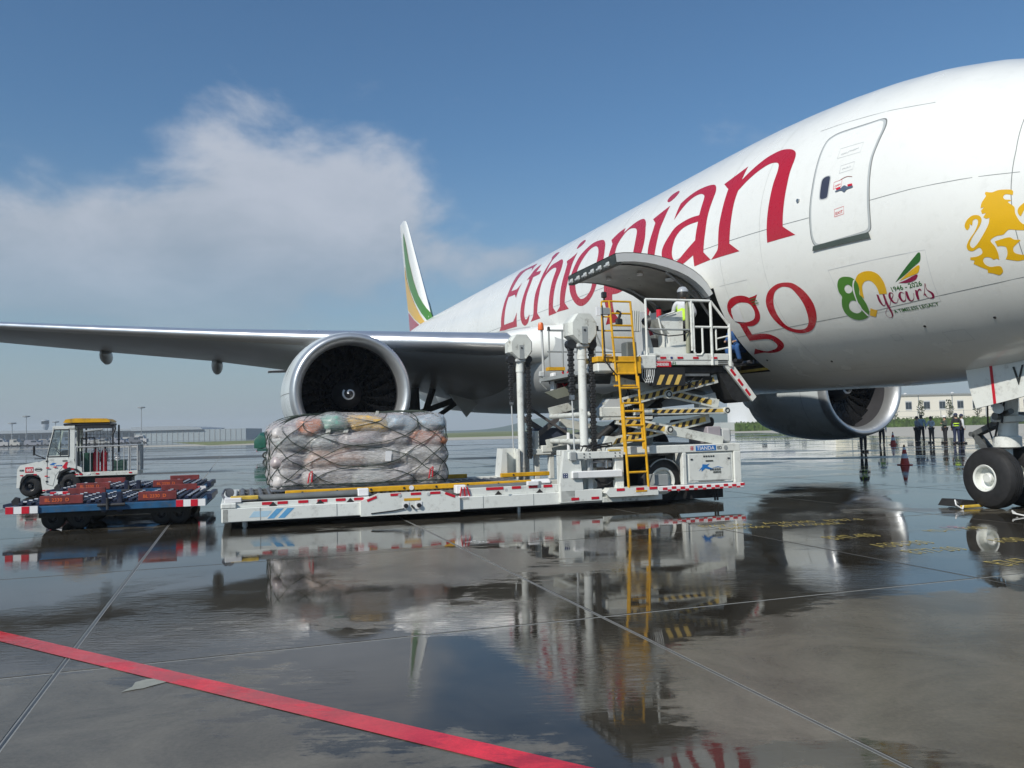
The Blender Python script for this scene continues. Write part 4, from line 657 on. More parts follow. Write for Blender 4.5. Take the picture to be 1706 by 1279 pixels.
# ---- cargo hold behind the open belly door
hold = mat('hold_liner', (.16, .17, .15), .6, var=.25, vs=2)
mb = MB(); x0, x1 = DX0 - .9, DX1 + 1.2
mb.add([(x0, -2.2, 2.95), (x1, -2.2, 2.95), (x1, 1.75, 2.95), (x0, 1.75, 2.95)], [(0, 1, 2, 3)])
mb.add([(x0, -2.2, 4.62), (x1, -2.2, 4.62), (x1, 2.7, 4.62), (x0, 2.7, 4.62)], [(0, 3, 2, 1)])
mb.add([(x0, -2.2, 2.95), (x1, -2.2, 2.95), (x1, -2.6, 4.62), (x0, -2.6, 4.62)], [(0, 1, 2, 3)])
mb.add([(x0, -2.2, 2.95), (x0, 1.6, 2.95), (x0, 2.7, 4.62), (x0, -2.6, 4.62)], [(0, 1, 2, 3)])
mb.add([(x1, -2.2, 2.95), (x1, 1.6, 2.95), (x1, 2.7, 4.62), (x1, -2.6, 4.62)], [(0, 1, 2, 3)])
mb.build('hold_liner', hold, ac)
mb = MB()   # door surround: frame, sill and its orange trim
for (Xa, Xb) in ((DX0, DX0), (DX1, DX1)):
    P = [SF(Xa, DA0 + (DA1 - DA0) * k / 10, 0) for k in range(11)]; Q = [SF(Xa, DA0 + (DA1 - DA0) * k / 10, -.22) for k in range(11)]
    mb.add(P + Q, [(k, k + 1, 12 + k, 11 + k) for k in range(10)])
for a in (DA0, DA1):
    mb.add([SF(DX0, a, 0), SF(DX1, a, 0), SF(DX1, a, -.3), SF(DX0, a, -.3)], [(0, 1, 2, 3)])
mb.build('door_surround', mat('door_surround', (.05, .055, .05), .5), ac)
sl = SF(11.8, DA0, .0); mb = MB(); mb.box(DX0 - .02, DX1, sl[1] - .35, sl[1] + .12, sl[2] + .02, sl[2] + .07); mb.build('door_sill', yellow_old, ac)
mb = MB()
for k in range(9): mb.tube((DX0 + .2 + k * .3, 1.7, 3.02), (DX0 + .2 + k * .3, -1.8, 3.02), .05, n=8)
mb.build('hold_roller', roller_m, ac)
# ---- the cargo door itself, swung up on its top hinge
dskin = [(3.006, 4.50), (3.12, 4.70), (3.27, 4.86), (3.47, 5.00), (3.70, 5.11), (4.0, 5.21), (4.3, 5.275), (4.6, 5.31), (4.9, 5.325), (5.15, 5.315), (5.34, 5.29)]
din = [(3.10, 4.42), (3.25, 4.60), (3.42, 4.74), (3.62, 4.86), (3.85, 4.955), (4.12, 5.03), (4.4, 5.09), (4.65, 5.12), (4.9, 5.13), (5.12, 5.12), (5.32, 5.10)]
cdoor = MB(); n = len(dskin)
for X in (DX0 + .01, DX1 - .01):
    for p in dskin: cdoor.v.append((X, p[0], p[1]))
for k in range(n - 1): cdoor.f.append((k, k + 1, n + k + 1, n + k)); cdoor.m.append(0)
cdo = cdoor.build('cargo_door', ac_white, ac, smooth=60, label='open belly cargo door swung up over the loader')
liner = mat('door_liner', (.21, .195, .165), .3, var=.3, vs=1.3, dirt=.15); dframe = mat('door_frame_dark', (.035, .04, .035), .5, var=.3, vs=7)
mb = MB(); xa, xb = DX0 + .28, DX1 - .28
for X in (xa, xb):
    for p in din: mb.v.append((X, p[0], p[1] - .03))
for k in range(n - 1): mb.f.append((k, k + 1, n + k + 1, n + k)); mb.m.append(0)
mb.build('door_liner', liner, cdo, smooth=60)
for sX in (DX0 + .01, DX1 - .29):
    mb = MB(); m2 = 2 * n
    for X in (sX, sX + .28):
        for p in dskin: mb.v.append((X, p[0] + .0, p[1] - .015))
        for p in din: mb.v.append((X, p[0], p[1]))
    for k in range(n - 1):
        mb.f += [(k, k + 1, n + k + 1, n + k), (m2 + k, m2 + n + k, m2 + n + k + 1, m2 + k + 1), (n + k, n + k + 1, m2 + n + k + 1, m2 + n + k)]; mb.m += [0, 0, 0]
    mb.build('edge_frame', lgrey if sX < 11 else dframe, cdo, smooth=50)
mb = MB(); mb.box(DX0 + .02, DX1 - .02, 5.20, 5.335, 5.06, 5.275); mb.build('latch_beam', dframe, cdo)
lt = None
for k in range(6):
    X = DX0 + .42 + k * .41
    if lt is None:
        lt = MB(); lt.box(-.075, .075, -.05, .03, -.07, .05, b=.02); lt.tube((-.10, .03, -.03), (.10, .03, -.03), .028, n=8); lt = lt.build('latch', lgrey, cdo, loc=(X, 5.335, 5.13))
    else: piece(lt, cdo, (X, 5.335, 5.13))
mb = MB(); mb.tube((DX0 + .35, 3.3, 4.62), (DX0 + .5, 2.75, 4.0), .035, n=8); mb.tube((DX0 + .3, 4.0, 5.0), (DX0 + .4, 3.2, 4.45), .03, n=8); mb.tube((DX1 - .4, 4.0, 5.0), (DX1 - .5, 3.0, 4.45), .03, n=8); mb.tube((DX0 + .3, 3.45, 4.83), (DX0 + .16, 3.0, 4.38), .045, n=8)
mb.build('door_actuator', steel, cdo)['kind'] = 'stuff'
mb = MB()
for X in (DX0 + .5, DX0 + 1.3, DX0 + 2.1): mb.box(X, X + .16, 3.0, 3.22, 4.46, 4.62, b=.02)
mb.build('hinge', dframe, cdo)
for (X, Y, Z, r) in ((11.3, 4.35, 5.03, .07), (12.2, 4.7, 5.075, .06), (11.0, 3.75, 4.87, .11)):
    MB().tube((X, Y, Z - .03), (X, Y, Z + .02), r, n=14).build('inspection_cover', whiter, cdo)
# ---- wings
def airfoil(c, t, n=14, a0=0.0, a1=1.0):
    out = []
    for side in (1, -1):
        rng_ = range(n + 1) if side == 1 else range(n - 1, 0, -1)
        for i in rng_:
            u = a0 + (a1 - a0) * (1 - math.cos(math.pi * i / n)) / 2 if a1 == 1 else a1 * (1 - math.cos(math.pi * i / n / 1.0)) / 2
            th = 5 * t * (.2969 * math.sqrt(max(u, 0)) - .126 * u - .3516 * u * u + .2843 * u**3 - .1015 * u**4)
            out.append((u * c, side * th * c * (1.0 if side == 1 else .9)))
    return out
def wing_station(Y):   # LE x, LE z, chord, thickness
    le = 20 + .66 * (Y - 3.1); z = 4.35 + .0985 * (Y - 3.1) + .0006 * max(0, Y - 10) ** 2
    if Y <= 10.2: te = 33.2 + .05 * (Y - 3.1)
    else: te = 33.55 + (Y - 10.2) * .37
    if Y > 29: le += (Y - 29) * .8
    return le, z, te - le, (.135 if Y < 4 else .12 if Y < 12 else .10)
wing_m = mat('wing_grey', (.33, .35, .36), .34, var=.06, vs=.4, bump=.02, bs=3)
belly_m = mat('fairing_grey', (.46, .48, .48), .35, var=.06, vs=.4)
for sgn, nm in ((1, 's'), (-1, 'p')):
    Ys = [1.5, 3.1, 6, 9.6, 10.2, 14, 18, 22, 26, 29, 30.5, 31.8, 32.4]
    mb = MB(); first = None
    for Y in Ys:
        le, z, c, t = wing_station(Y)
        if Y > 31.5: c *= .6
        P = airfoil(c, t); first = len(P)
        # spanwise twist: trailing edge low at the root, level at the tip
        tw = .10 if Y < 4 else .065 if Y < 12 else .045
        mb.v += [(le + x, sgn * Y, z + zz + (.0 - tw * x) * (1.0)) for x, zz in P]
    for i in range(len(Ys) - 1):
        for k in range(first): q = (k + 1) % first; mb.f.append((i * first + k, i * first + q, (i + 1) * first + q, (i + 1) * first + k)); mb.m.append(0)
    mb.f.append(tuple((len(Ys) - 1) * first + k for k in range(first))); mb.m.append(0)
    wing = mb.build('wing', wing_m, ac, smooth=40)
    mb = MB(); Yl = [4.2, 6, 9.6, 10.2, 14, 18, 22, 26, 29]
    for Y in Yl:
        le, z, c, t = wing_station(Y); tw = .065 if Y < 12 else .045
        P = []
        for i in range(-8, 9):
            u = (abs(i) / 8) ** 2 * (.055 if i > 0 else .038); th = 5 * t * (.2969 * math.sqrt(u) - .126 * u - .3516 * u * u); P.append((u * c - .012, (1 if i > 0 else -.9) * th * c * 1.02))
        mb.v += [(le + x, sgn * Y, z + zz - tw * x + (.008 if zz > 0 else -.008)) for x, zz in P]
    k_ = 17
    for i in range(len(Yl) - 1):
        for k in range(k_ - 1): mb.f.append((i * k_ + k, i * k_ + k + 1, (i + 1) * k_ + k + 1, (i + 1) * k_ + k)); mb.m.append(0)
    mb.build('leading_edge_slat', mat('slat_metal', (.80, .81, .82), .30, metal=.85, var=.02, vs=.5), wing, smooth=60)
    for Y in (7.0, 13.8, 18.6, 24.2):
        le, z, c, t = wing_station(Y); te = le + c; zz = z - (.065 if Y < 12 else .045) * c
        ln = 3.4 - .05 * Y; r = .36 - .004 * Y; prof = [(-ln * .62, .0), (-ln * .5, r * .55), (-ln * .3, r * .9), (0, r), (ln * .2, r * .85), (ln * .32, r * .5), (ln * .38, 0)]
        mb = MB(); mb.lathe(prof, (0, 0, 0), n=14); mb.v = [(x, y * .82, q * 1.35) for x, y, q in mb.v]
        mb.v = [(te - .2 + x, sgn * Y + y, zz - .22 + q) for x, y, q in mb.v]; mb.build('flap_track_fairing', wing_m, wing, smooth=50)
# ---- wing to body fairing
mb = MB(); FX = [14.5, 15.5, 17, 19, 21, 24, 28, 32, 36, 38.5, 40]; FW = [2.2, 2.6, 2.95, 3.3, 3.55, 3.7, 3.72, 3.7, 3.35, 2.8, 2.2]; FB = [-3.0, -3.14, -3.22, -3.3, -3.36, -3.4, -3.42, -3.4, -3.3, -3.2, -3.0]; FT = [-2.2, -1.9, -1.5, -1.1, -.5, -.35, -.5, -.8, -1.3, -1.8, -2.2]
for X, w, b, t in zip(FX, FW, FB, FT):
    c = (t + b) / 2 - .3; 
    for k in range(33):
        a = math.pi + math.pi * k / 32; ca_, sa_ = math.cos(a), math.sin(a)
        e = .62; y = w * (abs(ca_) ** e) * (1 if ca_ > 0 else -1); zz = t + (t - b) * (-(abs(sa_) ** e))
        mb.v.append((X, y, zc(X) + zz))
for i in range(len(FX) - 1):
    for k in range(32): mb.f.append((i * 33 + k, i * 33 + k + 1, (i + 1) * 33 + k + 1, (i + 1) * 33 + k)); mb.m.append(0)
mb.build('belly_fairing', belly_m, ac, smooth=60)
# glove where the leading edge meets the body
mb = MB(); k_ = 16
for i, (Y, gx_, r) in enumerate(((2.3, 17.2, .30), (2.9, 18.2, .52), (3.4, 19.4, .62), (3.9, 20.4, .6), (4.25, 20.75, .55))):
    for k in range(k_ + 1):
        a = math.pi / 2 + math.pi * k / k_
        for_x = math.cos(a); mb.v.append((gx_ + (1 + for_x) * 1.2, Y, 4.42 + .0 * i + r * math.sin(a)))
for i in range(4):
    for k in range(k_): mb.f.append((i * (k_ + 1) + k, i * (k_ + 1) + k + 1, (i + 1) * (k_ + 1) + k + 1, (i + 1) * (k_ + 1) + k)); mb.m.append(0)
mb.build('wing_root_glove', ac_white, ac, smooth=60)
# ---- tail
def fin(name, rows, m_, parent=ac):
    mb = MB(); n_ = None
    for (le, te, p, t, vert) in rows:
        P = airfoil(te - le, t, 10); n_ = len(P)
        mb.v += [((le + x, zz, p) if vert else (le + x, p, vert_z + zz)) for x, zz in P]
    for i in range(len(rows) - 1):
        for k in range(n_): q = (k + 1) % n_; mb.f.append((i * n_ + k, i * n_ + q, (i + 1) * n_ + q, (i + 1) * n_ + k)); mb.m.append(0)
    mb.f.append(tuple((len(rows) - 1) * n_ + k for k in range(n_))); mb.m.append(0)
    return mb.build(name, m_, parent, smooth=40)
fn = fin('tail_fin', [(49.5, 58.0, 8.3, .10, 1), (51.1, 58.75, 9.6, .10, 1), (58.8, 61.75, 17.9, .09, 1), (59.4, 61.95, 18.4, .08, 1), (60.2, 61.9, 18.65, .04, 1)], ac_white)
def fin_y(X, Z):
    u = (Z - 9.6) / 8.3; le = 51.1 + 7.7 * u; te = 58.75 + 3.0 * u; c = te - le; s = min(max((X - le) / c, .0), 1); t = .1
    return 5 * t * (.2969 * math.sqrt(s) - .126 * s - .3516 * s * s + .2843 * s**3 - .1015 * s**4) * c
for loop_, m_ in (([(59.9, 17.6), (59.93, 16.6), (59.3, 15.1), (58.5, 13.75), (57.2, 12.6), (54.95, 11.25), (52.8, 10.1), (51.3, 9.35), (50.4, 9.35), (51.95, 10.35), (53.95, 11.6), (55.8, 13.1), (57.5, 14.8), (58.8, 16.45)], greenp),
                  ([(60.05, 13.9), (59.55, 12.4), (58.95, 11.2), (55.6, 10.1), (53.0, 9.35), (51.75, 9.33), (53.3, 10.1), (55.3, 11.2), (57.4, 12.5), (58.9, 13.6), (59.7, 14.9)], goldp),
                  ([(58.8, 11.0), (58.6, 10.2), (58.4, 9.3), (55.0, 9.3), (53.4, 9.33), (55.7, 10.0)], redp)):
    bm = bmesh.new(); vs = [bm.verts.new((x, 0, z)) for x, z in loop_]; bm.faces.new(vs); bmesh.ops.triangulate(bm, faces=bm.faces[:])
    for q in range(102, 180, 4): bmesh.ops.bisect_plane(bm, geom=bm.verts[:] + bm.edges[:] + bm.faces[:], plane_co=(q / 3, 0, 0), plane_no=(1, 0, 0))
    for sgn in (1, -1):
        mb = MB(); mb.add([(v.co.x, sgn * (fin_y(v.co.x, v.co.z) + .03), v.co.z) for v in bm.verts], [tuple(v.index for v in f.verts) for f in bm.faces] if not bm.verts.index_update() else [])
        mb.build('tail_stripe', m_, fn, smooth=60)
    bm.free()
for sgn in (1, -1):
    vert_z = 6.6; fin('tailplane', [(54.5, 60.2, sgn * 1.2, .09, 0), (61.3, 63.6, sgn * 10.6, .08, 0)], wing_m)
# ---- engines
fan_dark = mat('fan_blade', (.04, .043, .048), .25, metal=.8, var=.2); duct = mat('inlet_duct', (.05, .05, .055), .5, var=.1)
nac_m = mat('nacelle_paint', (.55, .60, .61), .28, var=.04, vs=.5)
blade_me = None
for sgn in (1, -1):
    ex, ey, ez = 20.3, sgn * 9.61, 2.87
    eng = MB(); eng.lathe([(.35, 1.865), (.7, 1.925), (1.2, 1.97), (2.0, 2.0), (3.0, 1.99), (4.0, 1.9), (4.9, 1.72), (5.4, 1.58), (5.4, 1.5), (4.6, 1.5)], (ex, ey, ez), n=72)
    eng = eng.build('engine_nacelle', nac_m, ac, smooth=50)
    MB().lathe([(.62, 1.505), (.42, 1.50), (.27, 1.52), (.16, 1.56), (.08, 1.61), (.025, 1.665), (0, 1.725), (.03, 1.78), (.09, 1.815), (.2, 1.845), (.352, 1.869)], (ex, ey, ez), n=96).build('inlet_lip', chrome, eng, smooth=70)
    MB().lathe([(.62, 1.505), (.9, 1.53), (1.35, 1.60), (2.6, 1.66), (3.6, 1.6)], (ex, ey, ez), n=64).build('inlet_duct', duct, eng, smooth=60)
    MB().lathe([(3.0, 0), (3.0, 1.64)], (ex, ey, ez), n=40).build('stator_disc', blackp, eng)
    MB().lathe([(4.6, 1.15), (5.4, 1.12), (6.6, .82), (7.2, .62), (7.2, .45), (8.1, .05)], (ex, ey, ez), n=32).build('core_exhaust', steel, eng, smooth=50)
    mb = MB(); prof = [(.78, 0), (.80, .06), (.88, .16), (1.02, .28), (1.2, .38), (1.42, .47), (1.6, .5)]; mb.lathe(prof, (ex, ey, ez), n=32); sp_ = mb.build('spinner', blackp, eng, smooth=60)
    mb = MB(); vs = []; n_ = 40
    for i in range(n_ + 1):
        t = i / n_; r = .02 + .165 * (1 - t ** 2.2); a = .22 * math.pi - 2.35 * math.pi * t; w = .026
        for q in (-w, w):
            rq = max(.0, r + q); x = itp(rq, [p[1] for p in prof], [p[0] for p in prof]) - .012
            vs.append((ex + x, ey + rq * math.cos(a), ez + rq * math.sin(a)))
    mb.add(vs, [(2 * i, 2 * i + 1, 2 * i + 3, 2 * i + 2) for i in range(n_)]); mb.build('spinner_swirl', whiter, sp_)
    if blade_me is None:
        mb = MB(); ns_, nc = 12, 6
        for i in range(ns_ + 1):
            r = .46 + (1.6 - .46) * i / ns_; u = i / ns_
            tw = R(28 + 38 * u); ch = .42 + .34 * math.sin(math.pi * min(1, u * .8)) ; sw = -.22 * u * u + .12 * math.sin(u * 3.1)
            for k in range(nc + 1):
                s = (k / nc - .5) * ch; cam_ = .05 * math.cos(math.pi * (k / nc - .5))
                x = 1.42 + .18 * 1 + s * math.cos(tw) + sw * .4; a = (s * math.sin(tw) + cam_ + sw) / r
                mb.v.append((x, r * math.cos(a), r * math.sin(a)))
        for i in range(ns_):
            for k in range(nc): q = i * (nc + 1) + k; mb.f.append((q, q + 1, q + nc + 2, q + nc + 1)); mb.m.append(0)
        b0 = mb.build('fan_blade', fan_dark, eng, smooth=60, loc=(ex, ey, ez)); blade_me = b0.data; st_ = 1
    else: st_ = 0
    for k in range(st_, 22):
        o = bpy.data.objects.new('fan_blade', blade_me); COL.objects.link(o); o.parent = eng; o.location = (ex, ey, ez); o.rotation_euler = (2 * math.pi * k / 22, 0, 0)
    mb = MB()   # pylon
    le, z, c, t = wing_station(9.6)
    for (x, zt, w) in ((ex + 2.2, 4.72, .10), (ex + 3.2, 4.86, .26), (ex + 4.8, z + .12, .3), (ex + 8.5, z - .4, .3), (ex + 11.0, z - .9, .1)):
        zb = ez + 1.2 if x < ex + 5 else ez + .9 + (x - ex - 5) * .2
        mb.v += [(x, ey - w, zb), (x, ey - w, zt - .08), (x, ey, zt), (x, ey + w, zt - .08), (x, ey + w, zb)]
    for i in range(4):
        for k in range(5): q = (k + 1) % 5; mb.f.append((i * 5 + k, i * 5 + q, i * 5 + 5 + q, i * 5 + 5 + k)); mb.m.append(0)
    mb.build('pylon', nac_m, eng, smooth=40)
    for a0_ in (0, math.pi): ribs = MB().box(ex + .37, ex + 4.8, ey - .006, ey + .006, 0, .0) if False else None
    mb = MB(); P = [(.372, 1.877), (.7, 1.932), (1.2, 1.977), (2.0, 2.007), (3.0, 1.997), (4.0, 1.908)]
    for a in (math.pi, 0, math.pi * .5):
        vs = []
        for (x, r) in P:
            for q in (-.005, .005): vs.append((ex + x, ey + r * math.cos(a + q), ez + r * math.sin(a + q)))
        mb.add(vs, [(2 * i, 2 * i + 1, 2 * i + 3, 2 * i + 2) for i in range(len(P) - 1)])
    mb.lathe([(1.22, 1.984), (1.235, 1.985)], (ex, ey, ez), n=72); mb.build('cowl_seam', seam_m, eng)
# ---- nose gear
def wheel(parent, x, y, z, r, w, hub_r, side=1, rim_m=None):
    t = MB(); prof = [(-w / 2, hub_r), (-w / 2 * 1.02, hub_r * 1.15), (-w / 2 * .98, r * .78), (-w / 2 * .8, r * .92), (-w * .26, r * .985)]
    for g in (-.17, -.06, .06, .17): prof += [(w * (g - .022), r), (w * (g - .012), r - .012), (w * (g + .012), r - .012), (w * (g + .022), r)]
    prof += [(w * .26, r * .985), (w / 2 * .8, r * .92), (w / 2 * .98, r * .78), (w / 2 * 1.02, hub_r * 1.15), (w / 2, hub_r)]
    t.lathe(prof, (0, 0, 0), 'y', n=56); ty = t.build('tyre', black, parent, smooth=30, loc=(x, y, z))
    m = MB(); s = side
    m.lathe([(s * w * .5, hub_r * 1.02), (s * w * .54, hub_r * .98), (s * w * .50, hub_r * .86), (s * w * .2, hub_r * .80), (s * w * .12, hub_r * .55), (s * w * .14, hub_r * .42), (s * w * .34, hub_r * .38), (s * w * .38, hub_r * .3), (s * w * .38, 0)], (0, 0, 0), 'y', n=40)
    m.lathe([(-s * w * .5, hub_r), (-s * w * .2, hub_r * .7), (-s * w * .2, 0)], (0, 0, 0), 'y', n=32)
    m.build('rim', rim_m or white, parent, smooth=30, loc=(x, y, z))
    return ty
ng = MB(); ng.tube((5.89, 0, .5), (5.89, 0, 1.15), .095, n=20); ng.tube((5.86, 0, 1.1), (5.72, 0, 3.3), .16, n=20)
ng.lathe([(0, .17), (.02, .23), (.2, .23), (.22, .18)], (5.87, 0, 1.05), 'z', n=20); ng.lathe([(0, .18), (.02, .26), (.12, .26), (.14, .18)], (5.85, 0, 1.5), 'z', n=20)
ng.tube((5.89, -.42, .53), (5.89, .42, .53), .075, n=14)
ng = ng.build('nose_gear', white, ac, smooth=40)
for sy in (1, -1): wheel(ng, 5.89, sy * .36, .535, .535, .38, .235, sy)
mb = MB()   # torque links trailing the leg, drag brace, steering cylinders, hoses
for sy in (-.1, .1):
    mb.beam((5.95, sy, 1.52), (6.52, sy * .5, 1.3), .05, .09); mb.beam((6.52, sy * .5, 1.3), (5.98, sy, .68), .05, .10)
mb.tube((6.52, -.12, 1.3), (6.52, .14, 1.3), .045, n=10); mb.tube((5.8, -.32, 1.62), (5.8, .34, 1.62), .07, n=12); mb.tube((5.9, .1, 1.62), (5.5, .3, 1.7), .05, n=10)
mb.beam((5.8, 0, 1.9), (4.6, 0, 2.75), .12, .12); mb.build('torque_link', mat('gear_grey', (.16, .17, .17), .4, metal=.4, var=.2, vs=8), ng)
mb = MB(); mb.path([(5.72, .22, 2.5), (5.7, .26, 2.0), (5.8, .24, 1.6), (5.95, .2, 1.2), (5.93, .18, .8), (5.9, .2, .6)], .018); mb.path([(5.98, .15, 2.4), (6.06, .2, 1.8), (6.12, .15, 1.45), (6.0, .12, 1.0)], .014); mb.path([(5.6, .15, 2.4), (5.62, .3, 1.9), (5.7, .3, 1.5)], .02)
mb.build('hydraulic_hose', blackp, ng)
q = MB(); q.tube((5.75, .3, 1.75), (5.65, .42, 1.75), .09, n=16); q.build('taxi_light', steel, ng)
for sy in (1, -1):   # doors hanging either side
    mb = MB(); Y = .78 * sy; o_ = [(5.93, 2.47), (5.88, 2.15), (5.76, 1.76), (5.3, 1.84), (4.5, 1.99), (3.3, 2.22), (3.2, 2.95), (4.2, 2.74), (5.2, 2.59)]
    mb.prism(o_, Y - .022, Y + .022, 'y'); gd = mb.build('gear_door', white, ac, label='white nose gear door with red stripe')
    mb = MB(); mb.prism([(5.44, 2.553), (5.385, 2.562), (5.34, 1.838), (5.395, 1.826)], Y + sy * .024, Y + sy * .028, 'y'); mb.build('door_stripe', redr, gd)
    if sy > 0:
        mb = MB(); text_on(mb, 'V', .44, lambda a, b: (4.99 - a - .02 * b, Y + .03, 2.12 + b + .12 * a), .75); mb.build('door_letter', ink, gd)
mb = MB(); vs = []
for X, y in ((6.1, .05), (5.95, .5), (5.6, .75), (4.8, .8), (3.5, .8)): vs += [SF(X, -math.pi / 2 + y / 2.6, .012), SF(X, -math.pi / 2 - y / 2.6, .012)]
mb.add(vs, [(2 * i, 2 * i + 1, 2 * i + 3, 2 * i + 2) for i in range(4)]); mb.build('gear_bay', dark, ac)
# ---- main gear, one bogie of six wheels each side
for sgn in (1, -1):
    mg = MB(); y = 5.49 * sgn; mg.tube((31.6, y, .9), (31.4, y * .98, 3.6), .2, n=16); mg.beam((30.2, y, .75), (33.2, y, .75), .26, .3); mg = mg.build('main_gear', mat('gear_grey2', (.12, .125, .125), .45, metal=.3), ac, smooth=40)
    for dx in (-1.45, 0, 1.45):
        for dy in (-.7, .7): wheel(mg, 31.7 + dx, y + dy, .65, .65, .5, .28, sgn)
    mb = MB(); mb.beam((31.5, y * .97, 2.4), (31.4, y * .55, 3.2), .22, .26); mb.beam((31.5, y * .98, 1.6), (31.4, y * .6, 3.0), .14, .2); mb.beam((30.6, y, 1.3), (29.6, y * .9, 3.5), .2, .2)
    mb.tube((31.0, y + .2, 1.5), (31.1, y + .3, 3.6), .05, n=8); mb.tube((31.2, y - .3, 1.4), (31.2, y - .2, 3.6), .06, n=8); mb.build('side_brace', dark, mg)
    mb = MB(); mb.prism([(29.6, 3.4), (32.2, 3.4), (32.2, 1.7), (31.4, 1.5), (29.6, 2.5)], y + sgn * .55, y + sgn * .6, 'y'); mb.build('gear_door', ac_white, mg)
    mb = MB(); mb.prism([(sgn * 2.6, 3.1), (sgn * 4.2, 3.25), (sgn * 3.4, 2.2)], 29.9, 29.98, 'x'); mb.build('bay_door', ac_white, mg)
mb = MB()
for X in (16.2, 21.0):
    q = SF(X, -math.pi / 2, 0); mb.prism([(X, q[2] + .05), (X + .32, q[2] + .05), (X + .2, q[2] - .36), (X + .1, q[2] - .36)], -.02, .02, 'y')
mb.build('blade_antenna', grey_paint, ac)
# ================================================================ pallet loader (local x toward the airplane, y away from the camera)
LO = thing('pallet_loader', 'long white aircraft pallet loader with scissor lift parked at the belly door', 'cargo loader', (-4.975, 14.309, 0), R(18))
hazy = mat('hazard_yellow', (.70, .48, .12), .45, var=.12, vs=8); hazk = mat('hazard_black', (.03, .025, .025), .5)
def refl(parent, u, v, z, w=.2, h=.05, m_=None, rot=0):
    mb = MB(); mb.box(-w / 2, w / 2, -.004, 0, -h / 2, h / 2); o = mb.build('reflector', m_ or redr, parent, loc=(u, v, z)); o.rotation_euler = (0, -rot, 0); return o
for v0, sg in ((0, 1), (3.9, -1)):
    def V(a, b): return (v0 + sg * a, v0 + sg * b)
    mb = MB(); mb.box(-.02, 8.3, *V(0, .16), .13, .37, b=.012); mb.box(.02, 2.5, *V(.05, .14), .37, .455, b=.008); mb.box(4.2, 6.15, *V(.05, .14), .37, .52, b=.008)
    sb = mb.build('side_beam', white, LO)
    mb = MB(); mb.prism([(2.32, .115), (2.32, .385), (2.64, .506), (3.805, .506), (4.144, .37), (4.144, .115)], *V(-.05, .045), 'y'); mb.build('raised_panel', white, sb)
    if sg > 0:
        for u in (.72, .98, 1.33, 1.66, 1.98, 2.3): refl(sb, u, .045, .425, .17)
        for u in (2.95, 3.32, 3.68): refl(sb, u, -.053, .475, .19, .045)
        refl(sb, 2.52, -.053, .42, .18, .045, rot=.36); refl(sb, 3.96, -.053, .425, .2, .045, rot=-.38)
        for u, w in ((4.85, .34), (5.28, .18), (5.62, .18), (5.92, .18)): refl(sb, u, .045, .495, w)
        for u in (.82, 1.62, 2.15, 4.92, 5.75):
            mb = MB(); mb.prism([(u - .07, .375), (u + .07, .375), (u, .45)], .038, .046, 'y'); mb.build('warning_triangle', hazk, sb)
        mb = MB(); mb.box(3.1, 3.4, -.058, -.053, .355, .40); mb.build('amber_plate', yellow, sb)
        for u in (3.13, 3.37):
            mb = MB(); mb.box(u - .06, u + .06, -.062, -.052, .2, .33); mb.build('socket_plate', whiter, sb); MB().tube((u, -.06, .265), (u, -.1, .265), .04, n=14).build('socket', blackp, sb)
        MB().tube((3.28, -.08, .21), (3.23, -.06, .27), .018, n=6).build('valve_lever', blackp, sb)
        for u in (3.02, 3.55, 5.05): MB().tube((u, -.05, .46), (u, -.06, .46), .03, n=14).build('round_reflector', lgrey, sb)
        bl = mat('faded_blue_logo', (.12, .36, .62), .5, var=.15, vs=10)
        for dx in (0, .18):
            mb = MB(); mb.prism([(.72 + dx, .165), (.83 + dx, .165), (1.0 + dx, .33), (.88 + dx, .33)], -.003, .0, 'y'); mb.build('logo_stripe', bl, sb)
        mb = MB(); mb.prism([(.42, .2), (.72, .2), (.8, .3), (.5, .3)], -.0025, 0, 'y'); mb.build('logo_stripe', mat('pale_blue_logo', (.42, .6, .72), .5), sb)
        mb = MB(); mb.box(4.15, 4.35, .0, .12, .3, .38, b=.01); mb.build('bracket', whiter, sb)
        for k, u in enumerate((4.17, 4.26, 4.35)): MB().beam((u, .02, .38), (4.2 + .05 * k, .02, .55), .02, .03, (0, 1, 0)).build('red_strap', redr, sb)
        mb = MB(); mb.box(5.5, 5.72, .0, .1, .52, .60, b=.008); mb.build('switch_box', whiter, sb)
# deck underside, end frame
mb = MB(); mb.box(.05, 6.4, .16, 3.74, .22, .40); mb.build('deck_frame', mat('deck_grey', (.17, .17, .165), .5, var=.3, vs=3), LO)
mb = MB(); mb.box(-.04, .22, -.01, 3.9, .36, .46, b=.02); mb.box(-.03, .1, 0, 3.9, .12, .37, b=.02); mb.build('end_bumper', white, LO)
mb = MB(); mb.box(.02, .30, .03, .30, .46, .54, b=.01); mb.build('corner_block', whiter, LO); MB().box(.12, .58, .1, .3, .5, .56, b=.01).build('corner_guide', yellow_old, LO)
mb = MB(); mb.path([(.03, .28, .5), (-.02, .4, .58), (.02, .55, .66), (.1, .6, .66)], .02); MB.tube(mb, (.1, .5, .6), (.1, .72, .6), .075, n=14); mb.build('end_roller', roller_m, LO)
mb = MB(); mb.lathe([(-.02, .0), (0, .05), (.1, .05)], (.35, .25, .02), 'z', n=10); mb.tube((.35, .25, 0), (.35, .25, .2), .035, n=8); mb.tube((5.4, .3, 0), (5.4, .3, .2), .04, n=8); mb.build('support_foot', steel, LO)
mb = MB(); mb.box(.3, 10, .4, 3.5, .06, .24); mb.build('chassis_rail', dark, LO)
